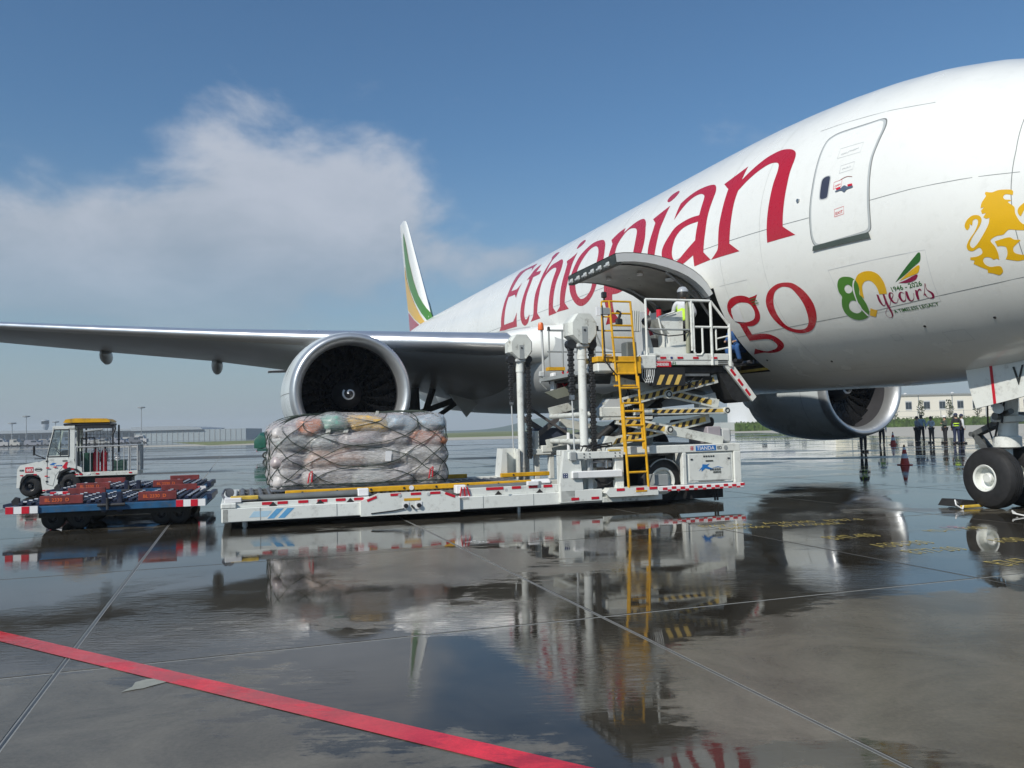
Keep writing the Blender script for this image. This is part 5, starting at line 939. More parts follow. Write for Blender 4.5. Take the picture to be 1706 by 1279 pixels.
# transverse deck rollers and tray plates
ra = MB().tube((0, -.5, 0), (0, .5, 0), .045, n=12).build('deck_roller', roller_m, LO, smooth=40, loc=(.45, 1.0, .455)); first = True
tray = mat('tray_plate', (.20, .20, .19), .42, metal=.5, var=.25, vs=5)
for i in range(34):
    for v in (1.0, 2.1, 3.1):
        if first: first = False; continue
        piece(ra, LO, (.32 + i * .172, v, .455))
for v in (.42, 1.55, 2.6, 3.5): MB().box(.25, 6.1, v - .06, v + .05, .40, .475, b=.01).build('tray_rail', tray, LO)
for (u0, u1) in ((.55, 2.45), (4.3, 5.85)):
    MB().tube((u0, .24, .50), (u1, .24, .52), .062, n=16).build('guide_tube', mat('tube_grey', (.2, .21, .205), .4, metal=.3, var=.2, vs=4), LO, smooth=40)
MB().box(2.3, 2.5, .14, .30, .46, .6, b=.015).build('tube_bracket', whiter, LO); MB().box(4.12, 4.32, .14, .32, .42, .58, b=.015).build('tube_bracket', whiter, LO)
for (u0, u1, v, z) in ((1.05, 5.75, .56, .50), (.9, 5.2, 3.42, .52), (6.0, 7.2, 3.4, .5)):
    mb = MB(); mb.box(u0, u1, v - .045, v + .045, z, z + .095, b=.012); gr = mb.build('guide_rail', yellow, LO)
    for u in [u0 + .3 + .62 * k for k in range(int((u1 - u0) / .62))]:
        MB().tube((u, v - .05, z + .05), (u, v - .056, z + .05), .022, n=8).build('bolt', dark, gr)
MB().tube((3.35, .51, .55), (3.35, .50, .55), .045, n=16).build('round_decal', whiter, LO)
mb = MB()
for k in range(8): mb.box(4.5 + k * .19, 4.6 + k * .19, .8 + .1 * (k % 2), 1.3, .468, .49, b=.01)
mb.build('tray_stop', steel, LO)
MB().box(5.75, 6.2, .5, .72, .46, .6, b=.06).build('end_stop', whiter, LO)
# lifting columns with octagonal heads and drive chains
def column(v, u, zb, zt, s, lab):
    c = MB(); c.tube((u, v, zb), (u, v, zt), .086 * s, n=24); c.lathe([(-.02, .100 * s), (.02, .100 * s)], (u, v, zb + .42), 'z', n=24)
    c.tube((u, v, zt - .28), (u, v, zt), .100 * s, n=24); c = c.build('lifting_column', white, LO, smooth=40, label=lab)
    h, w, d = .62 * s, .31 * s, .30 * s; zc_ = zt + h / 2
    P = [(-w, -.12 * s), (-w, .14 * s), (-.15 * s, .31 * s), (.17 * s, .31 * s), (w, .14 * s), (w, -.1 * s), (.14 * s, -.29 * s), (-.10 * s, -.29 * s)]
    mb = MB(); n = 8; f = [(u + a * .8, v - d * .62, zc_ + b * .95) for a, b in P]; g = [(u + a, v - d * .25, zc_ + b) for a, b in P]; k_ = [(u + a, v + d * .6, zc_ + b) for a, b in P]
    f[2] = (f[2][0], f[2][1], g[2][2]); f[3] = (f[3][0], f[3][1], g[3][2])
    mb.add(f + g + k_, [tuple(range(8))] + [(i, (i + 1) % 8, 8 + (i + 1) % 8, 8 + i) for i in range(8)] + [(8 + i, 8 + (i + 1) % 8, 16 + (i + 1) % 8, 16 + i) for i in range(8)] + [tuple(range(23, 15, -1))])
    mb.build('column_head', dirty_white, c)
    mb = MB(); mb.box(u - .055 * s, u + .06 * s, v - d * .64, v - d * .60, zc_ - .29 * s, zc_ + .05 * s); mb.build('inspection_panel', grey_paint, c)
    MB().tube((u, v - d * .64, zc_ - .02), (u, v - d * .68, zc_ - .02), .022 * s, n=8).build('latch', dark, c)
    mb = MB(); mb.box(u - .14 * s, u + .12 * s, v - d * .45, v + d * .4, zt - .05, zt + .03, b=.02); mb.build('head_bracket', lgrey, c)
    for sx, z0 in ((-.235, zt - .98 * s), (.21, .95)):
        mb = MB(); z = zt - .0; x = u + sx * s; k = 0
        while z > z0:
            w_ = .062 * s if k % 2 else .042 * s; mb.box(x - w_, x + w_, v - .05, v + .05, z - .055, z, b=.012); z -= .052; k += 1
        stuff(mb.build('drive_chain', dark, c))
        if sx < 0: MB().tube((x, v, z0), (x + .02, v, 1.15), .016, n=8).build('pull_rod', lgrey, c); MB().box(x - .04, x + .04, v - .04, v + .04, z0 - .1, z0 + .02).build('chain_anchor', steel, c)
    for sx in (-.24, .21): MB().tube((u + sx * s, v - .08, zt + .02), (u + sx * s, v + .08, zt + .02), .095 * s, n=14).build('sheave', dark, c)
    return c
column(.22, 6.78, .25, 3.24, 1.0, 'nearer lifting column'); column(3.65, 6.62, .3, 3.24, .97, 'farther lifting column')
# near housing of the column
def housing(v, sg, zt=1.16):
    h = MB(); h.prism([(6.13, .17), (6.13, .5), (6.22, zt), (6.42, zt), (6.42, .17)], v, v + sg * .12, 'y'); h.prism([(6.42, .17), (6.42, zt), (6.55, zt), (6.62, .17)], v + sg * .02, v + sg * .4, 'y')
    h.box(6.13, 7.0, v, v + sg * .05, .17, .4, b=.01); h.box(6.22, 7.05, v + sg * .36, v + sg * .42, .17, zt - .1); return h.build('column_housing', white, LO, smooth=30)
hs = housing(-.10, 1); fh = MB(); fh.prism([(6.02, .42), (6.10, 1.16), (6.20, 1.16), (6.20, .42)], 3.5, 3.95, 'y'); fh.box(6.20, 6.52, 3.8, 3.86, .42, 1.16); fh.box(6.48, 6.52, 3.5, 3.86, .42, 1.14); fh.build('column_housing', white, LO)
for u in (6.42, 6.84): refl(hs, u, -.104, .23, .16)
MB().prism([(6.14, .5), (6.18, .78), (6.22, 1.1), (6.55, 1.1), (6.6, .4), (6.14, .4)], -.098, -.06, 'y').build('cover_plate', white, hs)
mb = MB(); mb.box(6.18, 6.28, -.106, -.10, .64, .73); mb.build('blue_decal', mat('dark_blue_decal', (.05, .07, .16), .5), hs)
for dx, dz in ((-.022, .022), (.022, .022), (-.022, -.022), (.022, -.022)): MB().box(6.23 + dx - .008, 6.23 + dx + .008, -.109, -.106, .685 + dz - .008, .685 + dz + .008).build('white_dot', whiter, hs)
mb = MB(); mb.box(6.30, 7.46, -.13, -.06, .99, 1.13, b=.012); cb_ = mb.build('cross_beam', white, LO)
for u in (6.62, 6.74, 7.28, 7.38):
    for z in (1.03, 1.09): MB().tube((u, -.13, z), (u, -.138, z), .013, n=8).build('bolt', dark, cb_)
MB().box(6.32, 6.46, -.16, -.12, .96, 1.14, b=.02).build('hose_clamp', grey_paint, LO); MB().box(7.15, 7.4, -.14, -.08, 1.13, 1.16).build('yellow_cap', yellow_old, LO)
mb = MB(); mb.box(6.36, 7.42, -.16, -.04, .62, .76, b=.015); mb.build('push_beam', whiter, LO); MB().box(6.37, 6.47, -.165, -.155, .64, .74).build('bracket', lgrey, LO)
MB().box(7.3, 7.48, -.08, .06, .35, .99, b=.01).build('post', white, LO); MB().box(6.75, 6.86, .0, .1, .2, 1.0, b=.01).build('post', lgrey, LO)
mb = MB(); mb.box(6.95, 7.28, .02, .24, .8, .95, b=.02); mb.tube((6.85, -.02, .92), (7.35, -.02, .92), .018, n=8); mb.tube((7.12, -.06, .80), (7.12, -.06, .95), .03, n=8); mb.tube((6.8, -.02, .7), (6.8, -.02, .93), .02, n=8); mb.build('hydraulic_valve', steel, LO)
mb = MB(); mb.path([(6.9, 0, .6), (7.0, -.02, .5), (7.15, 0, .48), (7.3, .02, .58)], .025); mb.path([(6.95, .05, .4), (7.2, .05, .42), (7.3, .05, .35)], .02); mb.build('hydraulic_hose', blackp, LO)
# step bumper below the ladder
mb = MB(); mb.prism([(7.02, .32), (7.1, .24), (8.15, .24), (8.15, .41), (7.1, .41)], -.22, .1, 'y'); st_ = mb.build('step_bumper', white, LO); MB().box(7.0, 8.3, -.1, .1, .13, .24, b=.01).build('bumper_base', dirty_white, LO)
for u in (7.33, 7.75, 8.04): refl(st_, u, -.224, .375, .17, .05)
MB().box(7.66, 7.9, -.228, -.222, .315, .345).build('amber_strip', yellow, st_)
# front chassis, wheel, tool box
MB().box(7.15, 10.2, .0, .22, 1.04, 1.2, b=.012).build('upper_frame', white, LO); MB().box(7.15, 10.2, 3.68, 3.9, 1.04, 1.2, b=.012).build('upper_frame', white, LO)
MB().box(10.0, 10.2, .22, 3.68, .95, 1.2, b=.012).build('front_frame', white, LO)
MB().box(7.5, 8.84, .9, 3.0, .2, 1.03).build('engine_bay', blackp, LO); MB().box(7.3, 9.95, .5, 3.5, .98, 1.03).build('chassis_floor', dark, LO)
tb = MB().box(8.93, 10.03, .03, .9, .42, 1.035, b=.012).build('tool_cabinet', white, LO)
MB().box(8.99, 9.97, .018, .032, .46, 1.0, b=.005).build('cabinet_door', lgrey if False else white, tb)
for x in (9.03, 9.9): MB().box(x, x + .05, .008, .02, .88, .91).build('hinge', dark, tb)
MB().box(9.38, 9.55, .008, .02, .845, .868).build('vent', dark, tb); MB().box(9.2, 9.8, .012, .02, .432, .445).build('gap', blackp, tb)
mb = MB()
for k in range(5): mb.box(9.33 + k * .055, 9.365 + k * .055, .010, .018, .935, .965)
mb.build('cabinet_lettering', ink, tb)
mb = MB(); n_ = 16   # blue bird-like swoosh and two rows of characters
P = [(9.22 + .34 * t + .0, .66 + .10 * math.sin(t * 3.3) * (1 - t) + .03 * t) for t in [i / n_ for i in range(n_ + 1)]]
for i in range(n_): a, b = P[i], P[i + 1]; w = .022 * math.sin(math.pi * (i + .5) / n_) + .004; mb.add([(a[0], .012, a[1] - w), (b[0], .012, b[1] - w), (b[0], .012, b[1] + w), (a[0], .012, a[1] + w)], [(0, 1, 2, 3)])
mb.add([(9.27, .011, .64), (9.38, .011, .72), (9.47, .011, .80), (9.40, .011, .78), (9.30, .011, .79)], [(0, 1, 2, 3, 4)])
mb.add([(9.5, .011, .71), (9.66, .011, .72), (9.8, .011, .70), (9.66, .011, .735)], [(0, 1, 2, 3)])
lg_blue = mat('logo_blue', (.02, .17, .5), .4)
mb.build('swoosh_logo', lg_blue, tb)
def glyphs(u, v, z, n, s, m_, par, name='lettering'):
    mb = MB()
    for k in range(n):   # small block characters built of bars
        x = u + k * s * 1.15
        for j in range(3): mb.box(x, x + s * .9, v - .003, v, z + s * (.1 + .33 * j), z + s * (.1 + .33 * j) + s * .13)
        xx = x + s * random.choice((.1, .4, .7)); mb.box(xx, xx + s * .14, v - .004, v, z, z + s * .95)
        if k % 2: mb.box(x, x + s * .12, v - .004, v, z, z + s * .9)
    return mb.build(name, m_, par)
glyphs(9.47, .012, .655, 5, .046, ink, tb); glyphs(9.54, .012, .60, 4, .044, ink, tb)
for u0, u1 in ((8.84, 8.92), (10.04, 10.2)): MB().box(u0, u1, -.01, .12, .39, 1.04, b=.01).build('post', white, LO)
mb = MB(); mb.box(8.25, 10.24, -.03, .12, .28, .385, b=.01); fb = mb.build('front_bumper', whiter, LO)
for k in range(10): refl(fb, 8.4 + k * .2, -.034, .35 if k % 2 else .335, .10, .05)
for k in range(9): refl(fb, 8.5 + k * .2, -.034, .30, .08, .035, redr)
glyphs(9.02, -.002, 1.08, 1, .09, redr, LO); q = MB().box(9.15, 9.62, -.006, -.001, 1.07, 1.175).build('name_plate', lg_blue, LO)
mb = MB(); text_on(mb, 'TIANDA', .105, lambda a, b: (9.17 + a, -.009, 1.085 + b), 1.05); mb.build('plate_lettering', whiter, q)
mb = MB(); text_on(mb, 'ED', .09, lambda a, b: (9.65 + a, -.006, 1.09 + b), 1.0); mb.build('plate_lettering', ink, q)
MB().tube((9.85, -.002, 1.12), (9.85, -.01, 1.12), .045, n=16).build('round_decal', grey_paint, LO)
MB().box(9.62, 9.95, .3, 1.1, 1.2, 1.56, b=.02).build('hydraulic_tank', mat('tank_grey', (.34, .31, .34), .5), LO); MB().box(9.95, 10.22, .32, 1.0, 1.2, 1.52, b=.05).build('tank_cover', lgrey, LO)
MB().tube((8.9, .5, 1.62), (9.85, .5, 1.66), .1, n=16).build('hydraulic_cylinder', blackp, LO)
MB().box(8.18, 8.5, .0, .3, .4, .62, b=.01).build('step_box', grey_paint, LO)
wheel(LO, 8.52, .42, .47, .47, .3, .27, -1); wheel(LO, 8.52, 3.4, .47, .47, .3, .27, 1); wheel(LO, 5.0, 3.0, .22, .2, .15, .1, 1)
mb = MB(); a0, n_ = R(-20), 20
for i in range(n_): t0, t1 = a0 + (math.pi * 1.0) * i / n_ + R(-30), a0 + math.pi * (i + 1) / n_ + R(-30); mb.beam((8.52 + .40 * math.sin(t0), .22, .5 + .42 * math.cos(t0)), (8.52 + .40 * math.sin(t1), .22, .5 + .42 * math.cos(t1)), .04, .02)
mb.build('wheel_guard', steel, LO)
mb = MB(); mb.tube((9.68, .2, .02), (9.68, .2, .3), .022, n=8); mb.tube((9.74, .2, .02), (9.74, .2, .3), .022, n=8); mb.box(9.6, 9.82, .17, .23, .1, .12); mb.build('jack_stand', dark, LO)
# scissor pack
def arm(p0, p1, v, h=.17, stripes=(0.05, .95), pins=(0,), white_end=True):
    p0 = Vector((p0[0], v, p0[1])); p1 = Vector((p1[0], v, p1[1])); mb = MB(); mb.beam(p0, p1, .09, h, (0, 0, 1)); a = mb.build('scissor_arm', dirty_white, LO)
    if v < 1:
        d = (p1 - p0); L_ = d.length; d.normalize(); n = Vector((-d.z, 0, d.x)); y = v - .049
        def P(s, q): w = p0 + d * s + n * q; return (w.x, y, w.z)
        s0, s1 = L_ * stripes[0], L_ * stripes[1]; hh = h * .27; mb = MB(); mb.add([P(s0, -hh), P(s1, -hh), P(s1, hh), P(s0, hh)], [(0, 1, 2, 3)]); mb.build('hazard_band', hazy, a); y -= .003; s = s0
        while s < s1 - .16:
            mb = MB(); mb.add([P(s, -hh), P(s + .085, -hh), P(s + .15, hh), P(s + .065, hh)], [(0, 1, 2, 3)]); mb.build('hazard_stripe', hazk, a); s += .17
    return a
def pin(u, z, v, r=.085):
    mb = MB(); mb.tube((u, v - .11, z), (u, v + .05, z), r, n=18); q = mb.build('pivot_pin', dirty_white, LO, smooth=30); MB().lathe([(0, r * .5), (.006, r * .5), (.006, r * .78), (0, r * .78)], (u, v - .118, z), 'y', n=18).build('pin_ring', dark, q)
for v in (.30, 3.4):
    o = .045 if v < 1 else 0
    arm((7.50, 1.75), (9.93, 1.25), v - o, .19, (.02, .44)); 
    arm((7.20, 1.24), (9.72, 1.74), v + .1, .19, (.06, .96)); arm((7.25, 2.0), (9.85, 2.57), v - o, .19, (.14, .97)); arm((7.5, 2.55), (9.95, 2.03), v + .1, .19, (.5, .93))
    pin(8.66, 1.52, v - .05); pin(8.66, 2.24, v - .05); pin(10.02, 1.89, v - .05, .07)
    arm((7.9, 1.895), (10.08, 1.89), v - .06, .13, (.18, .95))
# second band on the long lower arm
mb = MB(); mb.box(7.14, 7.62, .18, .55, 1.80, 2.0, b=.02); mb.box(7.2, 8.3, .2, .4, 1.74, 1.80); mb.build('pivot_block', dirty_white, LO)
MB().prism([(7.15, 1.2), (7.35, 1.2), (7.5, 1.4), (7.3, 1.42)], .2, .5, 'y').build('pivot_block', dirty_white, LO); MB().prism([(7.2, 2.0), (7.7, 2.0), (7.65, 2.16), (7.35, 2.16)], .2, .5, 'y').build('pivot_block', lgrey, LO)
MB().prism([(9.5, 1.96), (10.0, 1.9), (9.9, 2.28), (9.5, 2.2)], .4, .6, 'y').build('pivot_block', lgrey, LO)
for (u, z) in ((7.3, 1.3), (7.3, 1.88), (9.9, 1.88), (8.66, 1.52), (8.66, 2.24)): MB().tube((u, .3, z), (u, 3.4, z), .06, n=12).build('cross_shaft', dirty_white, LO)
mb = MB(); mb.tube((8.0, 1.4, 1.3), (9.1, 1.4, 2.1), .1, n=14); mb.tube((8.0, 2.4, 1.3), (9.1, 2.4, 2.1), .1, n=14); mb.tube((8.5, 1.4, 1.7), (9.6, 1.4, 2.5), .05, n=12); mb.build('lift_cylinder', dark, LO)
for k in range(6):
    pts = [(7.4 + .1 * k, .6 + .2 * k, 1.4), (7.7 + .12 * k, .6 + .2 * k, 1.25 + .04 * k), (8.2, .7 + .2 * k, 1.7), (8.0 + .1 * k, .7 + .2 * k, 2.4)]
    MB().path(pts, .02, 6).build('hydraulic_hose', blackp, LO)
# bridge platform
ZP = 2.83
MB().box(7.4, 9.95, .1, 3.8, ZP - .16, ZP - .002, b=.02).build('platform_base', dark, LO)
bp = MB().box(8.12, 10.03, .0, 3.85, ZP, ZP + .10, b=.01).build('bridge_platform', white, LO)
MB().box(8.16, 10.0, -.012, .0, ZP + .105, ZP + .23, b=.004).build('side_board', white, LO); MB().box(8.12, 10.03, .0, .06, ZP + .1, ZP + .24).build('toe_board', white, LO)
MB().box(7.15, 8.12, .3, 3.8, ZP - .1, ZP - .02).build('rear_deck', grey_paint, LO)
for u in (8.47, 8.86, 9.22, 9.66): refl(LO, u, -.018, ZP + .15, .13, .04)
refl(LO, 8.66, -.018, ZP + .15, .05, .04, mat('blue_reflector', (.03, .04, .2), .4))
q = MB().box(8.28, 8.64, -.03, -.004, ZP - .04, ZP + .075).build('number_plate', redr, LO)
mb = MB(); text_on(mb, '24808088', .085, lambda a, b: (8.30 + a, -.034, ZP - .015 + b), .83); mb.build('plate_lettering', whiter, q)
mb = MB(); text_on(mb, 'EL', .105, lambda a, b: (8.68 + a, -.004, ZP + .0 + b), 1.1); mb.build('black_lettering', darkgreenp, LO)
mb = MB(); text_on(mb, '881', .06, lambda a, b: (8.31 + a, -.02, ZP + .16 + b), 1.1); mb.build('black_lettering', ink, LO)
MB().box(8.14, 8.29, -.02, -.013, ZP + .14, ZP + .2).build('green_plate', mat('sage_plate', (.36, .42, .3), .5), LO)
for k in range(3): MB().box(9.75, 9.98, -.008, -.002, ZP + .01 + k * .035, ZP + .026 + k * .035).build('vent_slot', dark, LO)
hb = MB().box(8.2, 8.96, -.02, .1, ZP - .42, ZP - .05).build('apron_plate', blackp, LO)
for k in range(3):
    mb = MB(); x = 8.30 + k * .2; mb.prism([(x, ZP - .40), (x + .09, ZP - .40), (x + .19, ZP - .2), (x + .09, ZP - .2)], -.026, -.021, 'y'); mb.build('hazard_stripe', hazy, hb)
MB().box(8.96, 9.7, .2, .4, ZP - .3, ZP - .02).build('valve_block', dark, LO); MB().box(9.0, 9.6, .1, .14, ZP - .22, ZP - .17).build('pipe', steel, LO)
for k in range(4): MB().path([(8.0 + .05 * k, -.02, ZP + .0), (7.98 + .05 * k, -.03, ZP - .25), (8.06 + .05 * k, -.02, ZP - .36), (8.13 + .04 * k, -.02, ZP - .2), (8.15 + .04 * k, -.02, ZP)], .01, 5).build('cable_loop', lgrey, LO)
def rail(pts, r=.026, m_=white, par=None, n=10): return MB().path(pts, r, n).build('hand_rail', m_, par or LO, smooth=40)
Z1 = 4.17
rail([(8.12, 0, ZP), (8.12, 0, Z1)]); rail([(8.12, 0, Z1), (9.16, 0, Z1)]); rail([(9.16, 0, Z1), (9.60, 0, Z1)], .03); rail([(9.16, 0, Z1), (9.16, 0, ZP + .3)], .03); rail([(9.62, 0, Z1), (9.62, 0, ZP)], .03)
rail([(9.18, 0, 3.62), (9.6, 0, 3.62)]); rail([(9.2, -.01, 4.1), (9.2, -.01, 3.1), (9.24, -.01, 3.04), (9.36, -.01, 3.04), (9.4, -.01, 3.1), (9.4, -.01, 3.6)], .022)
rail([(9.62, 0, Z1), (10.05, 0, 3.66)]); rail([(10.05, 0, 3.7), (10.05, 0, ZP - .02)], .035); rail([(9.66, 0, 3.62), (10.05, 0, 3.62)]); rail([(9.74, .02, 3.6), (9.74, .02, 3.15), (10.02, .02, 3.2)], .018); rail([(9.74, .02, 3.38), (10.02, .02, 3.44)], .018)
rail([(9.52, 1.6, Z1 - .05), (9.52, 1.6, ZP)], .05, lgrey); rail([(8.12, 0, 3.56), (9.1, 0, 3.56)], .02, grey_paint)
rail([(9.08, .03, ZP + .25), (9.08, .03, Z1)], .04, mat('olive_post', (.3, .31, .22), .5))
for v in (1.0, 3.85): rail([(10.0, v, ZP), (10.0, v, Z1 - .3)], .03) if v > 1 else None
rail([(7.4, 3.7, 3.02), (7.4, 3.7, 3.97), (8.1, 3.7, 3.97)], .02, grey_paint); rail([(7.35, 3.7, 3.46), (9.9, 3.7, 3.45)], .02, grey_paint); rail([(7.36, 3.7, 3.98), (9.9, 3.7, 4.0)], .02, grey_paint); rail([(7.75, 3.7, 3.98), (7.75, 3.7, ZP)], .022, grey_paint)
rail([(8.6, 3.7, 4.0), (8.6, 3.7, ZP)], .02, grey_paint); rail([(8.65, 3.7, 3.9), (8.86, 3.7, 3.4)], .018, grey_paint)
MB().box(8.55, 8.7, 3.66, 3.74, 3.98, 4.1).build('work_lamp', blackp, LO)
rail([(7.24, 3.7, ZP), (7.22, 3.7, 3.98)], .03, lgrey)
mb = MB(); mb.lathe([(3.98, .07), (4.0, .075), (4.12, .065), (4.16, .05), (4.17, 0)], (7.2, 3.7, 0), 'z', n=14); mb.build('beacon', orange, LO, smooth=40); MB().lathe([(3.98, .035), (4.05, .035), (4.07, 0)], (7.4, 3.7, 0), 'z', n=10).build('sensor', blackp, LO)
# control cabin and consoles
mb = MB(); mb.prism([(8.52, 3.82), (8.94, 3.93), (9.1, 4.0), (9.1, 3.07), (8.78, 3.07), (8.78, 3.5)], .25, .75, 'y'); mb.build('control_console', white, LO)
mb = MB(); mb.prism([(8.16, 3.07), (9.08, 3.07), (9.08, 3.34), (8.62, 3.2), (8.16, 3.2)], .1, .2, 'y'); mb.build('kick_panel', white, LO)
MB().prism([(8.32, 4.0), (8.4, 4.0), (8.62, 3.07), (8.38, 3.07)], .62, .95, 'y').build('side_screen', lgrey, LO)
rail([(8.52, .23, 3.84), (8.9, .23, 3.96)], .02); rail([(8.52, .23, 3.84), (8.6, .23, 3.5)], .02)
MB().path([(8.13, -.03, 3.56), (8.3, -.04, 3.47), (8.6, -.04, 3.42), (8.9, -.04, 3.45), (9.1, -.03, 3.53)], .012, 6).build('slack_cable', blackp, LO)
MB().box(8.14, 8.3, 2.9, 3.0, 3.5, 4.0, b=.02).build('speaker_box', dark, LO)
mb = MB(); mb.lathe([(0, 0), (.04, .06), (.16, .14), (.17, 0)], (8.24, .45, 3.78), 'x', n=16); mb.build('work_lamp', dark, LO, smooth=40)
mb = MB(); mb.box(7.98, 8.14, .3, .4, 3.55, 3.98); gd_ = mb.build('guard_frame', grey_paint, LO)
for k in range(4): MB().box(7.99 + k * .04, 8.0 + k * .04, .28, .3, 3.55, 3.98).build('guard_bar', white, gd_)
# conveyor rollers and lip of the bridge at the door
mb = MB()
for k in range(12): mb.tube((8.3 + k * .3, 1.1, ZP + .17), (8.3 + k * .3, 3.6, ZP + .17), .045, n=8)
mb.build('bridge_rollers', roller_m, LO)
mb = MB(); mb.box(10.03, 10.62, .75, 3.5, ZP - .02, ZP + .12, b=.02); mb.build('bridge_lip', lgrey, LO); MB().box(10.5, 10.75, .7, 3.5, ZP - .05, ZP + .02, b=.01).build('rubber_buffer', black, LO)
mb = MB(); mb.prism([(9.93, 2.80), (10.16, 2.80), (10.66, 2.16), (10.56, 2.07)], .02, .08, 'y'); fa = mb.build('guard_flap', white, LO)
for k, (u, z) in enumerate(((10.1, 2.70), (10.27, 2.49), (10.44, 2.28))): refl(fa, u + .01, .016, z - .02, .17, .055, rot=-.9)
mb = MB(); mb.prism([(9.8, 2.72), (9.95, 2.78), (10.56, 2.07), (10.3, 2.05), (10.15, 2.12)], .12, .7, 'y'); mb.build('flap_box', dark, LO)
# ladder on the near side and upper cage
lad = MB().path([(7.10, -.1, ZP + .1), (7.10, -.1, 4.08), (7.26, -.1, 4.09)], .018, 8).build('access_ladder', yellow, LO, smooth=40, label='yellow access ladder up to the bridge')
def lrail(pts, r=.024): MB().path(pts, r, 8).build('ladder_rail', yellow, lad, smooth=40)
def rung(p, q, r=.02): MB().tube(p, q, r, n=8).build('rung', yellow, lad)
lrail([(7.26, -.12, 4.1), (7.37, -.12, 2.5)]); lrail([(7.72, -.12, 4.1), (7.82, -.12, 2.4)])
lrail([(7.40, -.16, 2.62), (7.47, -.18, 1.1)]); lrail([(7.82, -.16, 2.6), (7.88, -.18, 1.15)]); lrail([(7.45, -.2, 2.05), (7.52, -.2, .4)], .026); lrail([(7.88, -.2, 2.05), (7.95, -.2, .4)], .026)
for k in range(8):
    z = 4.09 - k * .24; d = .05 * (4.1 - z) / 1.7
    if k in (4,): continue
    rung((7.26 + d, -.12, z), (7.72 + d, -.12, z))
for k in range(4): z = 2.36 - k * .3; rung((7.42 + .02 * k, -.17, z), (7.84 + .01 * k, -.17, z))
for z in (1.9, 1.62, 1.32, 1.02, .70): rung((7.45 + (2.05 - z) * .045, -.2, z), (7.88 + (2.05 - z) * .045, -.2, z), .022)
for z in (4.09, 3.78, 3.5, 3.02): MB().tube((7.10, -.1, z), (7.28, -.12, z), .016, n=6).build('cage_bar', yellow, lad)
MB().box(6.98, 7.95, -.08, .5, ZP + .06, ZP + .17, b=.01).build('catwalk_edge', yellow, LO); MB().box(7.4, 7.92, -.12, -.08, ZP - .18, ZP + .06, b=.01).build('step_plate', yellow, LO)
MB().box(7.0, 7.42, -.06, .5, ZP - .14, ZP + .05, b=.03).build('end_box', white, LO); MB().box(7.93, 8.3, -.05, .3, ZP - .08, ZP + .2, b=.02).build('end_box', white, LO)
MB().box(7.06, 7.3, -.14, -.08, 3.82, 3.96, b=.01).build('junction_box', grey_paint, LO); MB().box(6.98, 7.06, -.13, -.08, 3.8, 3.98).build('warning_label', whiter, LO)
mb = MB(); mb.box(7.12, 7.22, -.12, -.04, 4.16, 4.28, b=.015); mb.tube((7.17, -.08, 4.08), (7.17, -.08, 4.17), .02, n=8); mb.build('work_lamp', blackp, LO)
MB().path([(7.10, -.13, 4.0), (7.12, -.14, 3.2), (7.13, -.14, 2.9), (7.25, -.14, 2.75), (7.38, -.14, 2.6)], .014, 6).build('slack_cable', blackp, LO)
mb = MB(); mb.path([(7.42, -.1, 3.9), (7.5, -.12, 3.86), (7.46, -.1, 3.72)], .03, 8); mb.box(7.4, 7.54, -.14, -.06, 3.62, 3.75, b=.02); mb.build('hose_reel', dark, LO)
# rear end of the bridge: hanging fittings in red, white and black
MB().box(7.3, 7.72, 3.5, 3.7, ZP + .16, ZP + .24).build('rear_stop', yellow, LO)
mb = MB(); mb.box(7.36, 7.46, 3.4, 3.6, 2.45, ZP + .1, b=.02); mb.build('rear_bracket', whiter, LO); MB().box(7.46, 7.58, 3.38, 3.6, 2.35, 2.8, b=.02).build('rear_bumper', mat('oxide_red', (.12, .02, .02), .5), LO)
MB().path([(7.6, 3.4, 2.95), (7.68, 3.38, 2.8), (7.75, 3.4, 2.95)], .02).build('red_hose', redr, LO); MB().path([(7.55, 3.4, 2.75), (7.66, 3.4, 2.6), (7.8, 3.4, 2.75)], .025).build('red_hose', redr, LO); MB().box(7.6, 7.95, 3.4, 3.7, 2.4, 2.75, b=.03).build('pump_unit', dark, LO)
MB().path([(7.22, 3.7, 2.92), (7.15, 3.7, 2.7), (7.3, 3.7, 2.55)], .02).build('cable_loop', grey_paint, LO); MB().box(7.12, 7.25, 3.65, 3.75, 2.85, 2.98, b=.02).build('junction_box', lgrey, LO)
# cross braced guide arms and cabinet on the far side
mb = MB(); mb.beam((6.7, 4.1, 1.95), (8.0, 4.1, 1.12), .08, .12); mb.beam((6.72, 4.0, 1.15), (8.05, 4.0, 2.1), .08, .12); mb.beam((6.95, 3.95, 2.1), (8.1, 3.95, 1.35), .05, .06); mb.build('guide_arm', mat('guide_grey', (.13, .12, .12), .5, metal=.3, var=.3, vs=6), LO)
cabn = MB().box(7.1, 7.95, 4.05, 4.5, .95, 1.62, b=.02).build('battery_cabinet', mat('navy_cabinet', (.045, .055, .085), .4), LO); glyphs(7.42, 4.046, 1.12, 3, .07, blackp, cabn)
for u in (6.72, 6.98, 7.35, 7.85): MB().box(u, u + .12, 3.75, 3.9, .4, 1.55 if u < 7 else 1.1, b=.01).build('post', white, LO)
MB().box(6.9, 8.3, 3.7, 3.85, .98, 1.12, b=.01).build('cross_beam', white, LO); MB().box(6.9, 7.9, 1.9, 2.1, 1.0, 1.12, b=.01).build('cross_beam', white, LO)
MB().tube((7.32, 2.4, .9), (7.32, 2.4, 1.5), .04, n=10).build('vent_pipe', whiter, LO)
mb = MB(); mb.prism([(6.85, 2.42), (7.15, 2.27), (7.75, 2.42), (7.4, 2.56)], 2.6, 2.7, 'y'); mb.build('deflector_plate', mat('olive_grey', (.2, .21, .17), .5), LO)
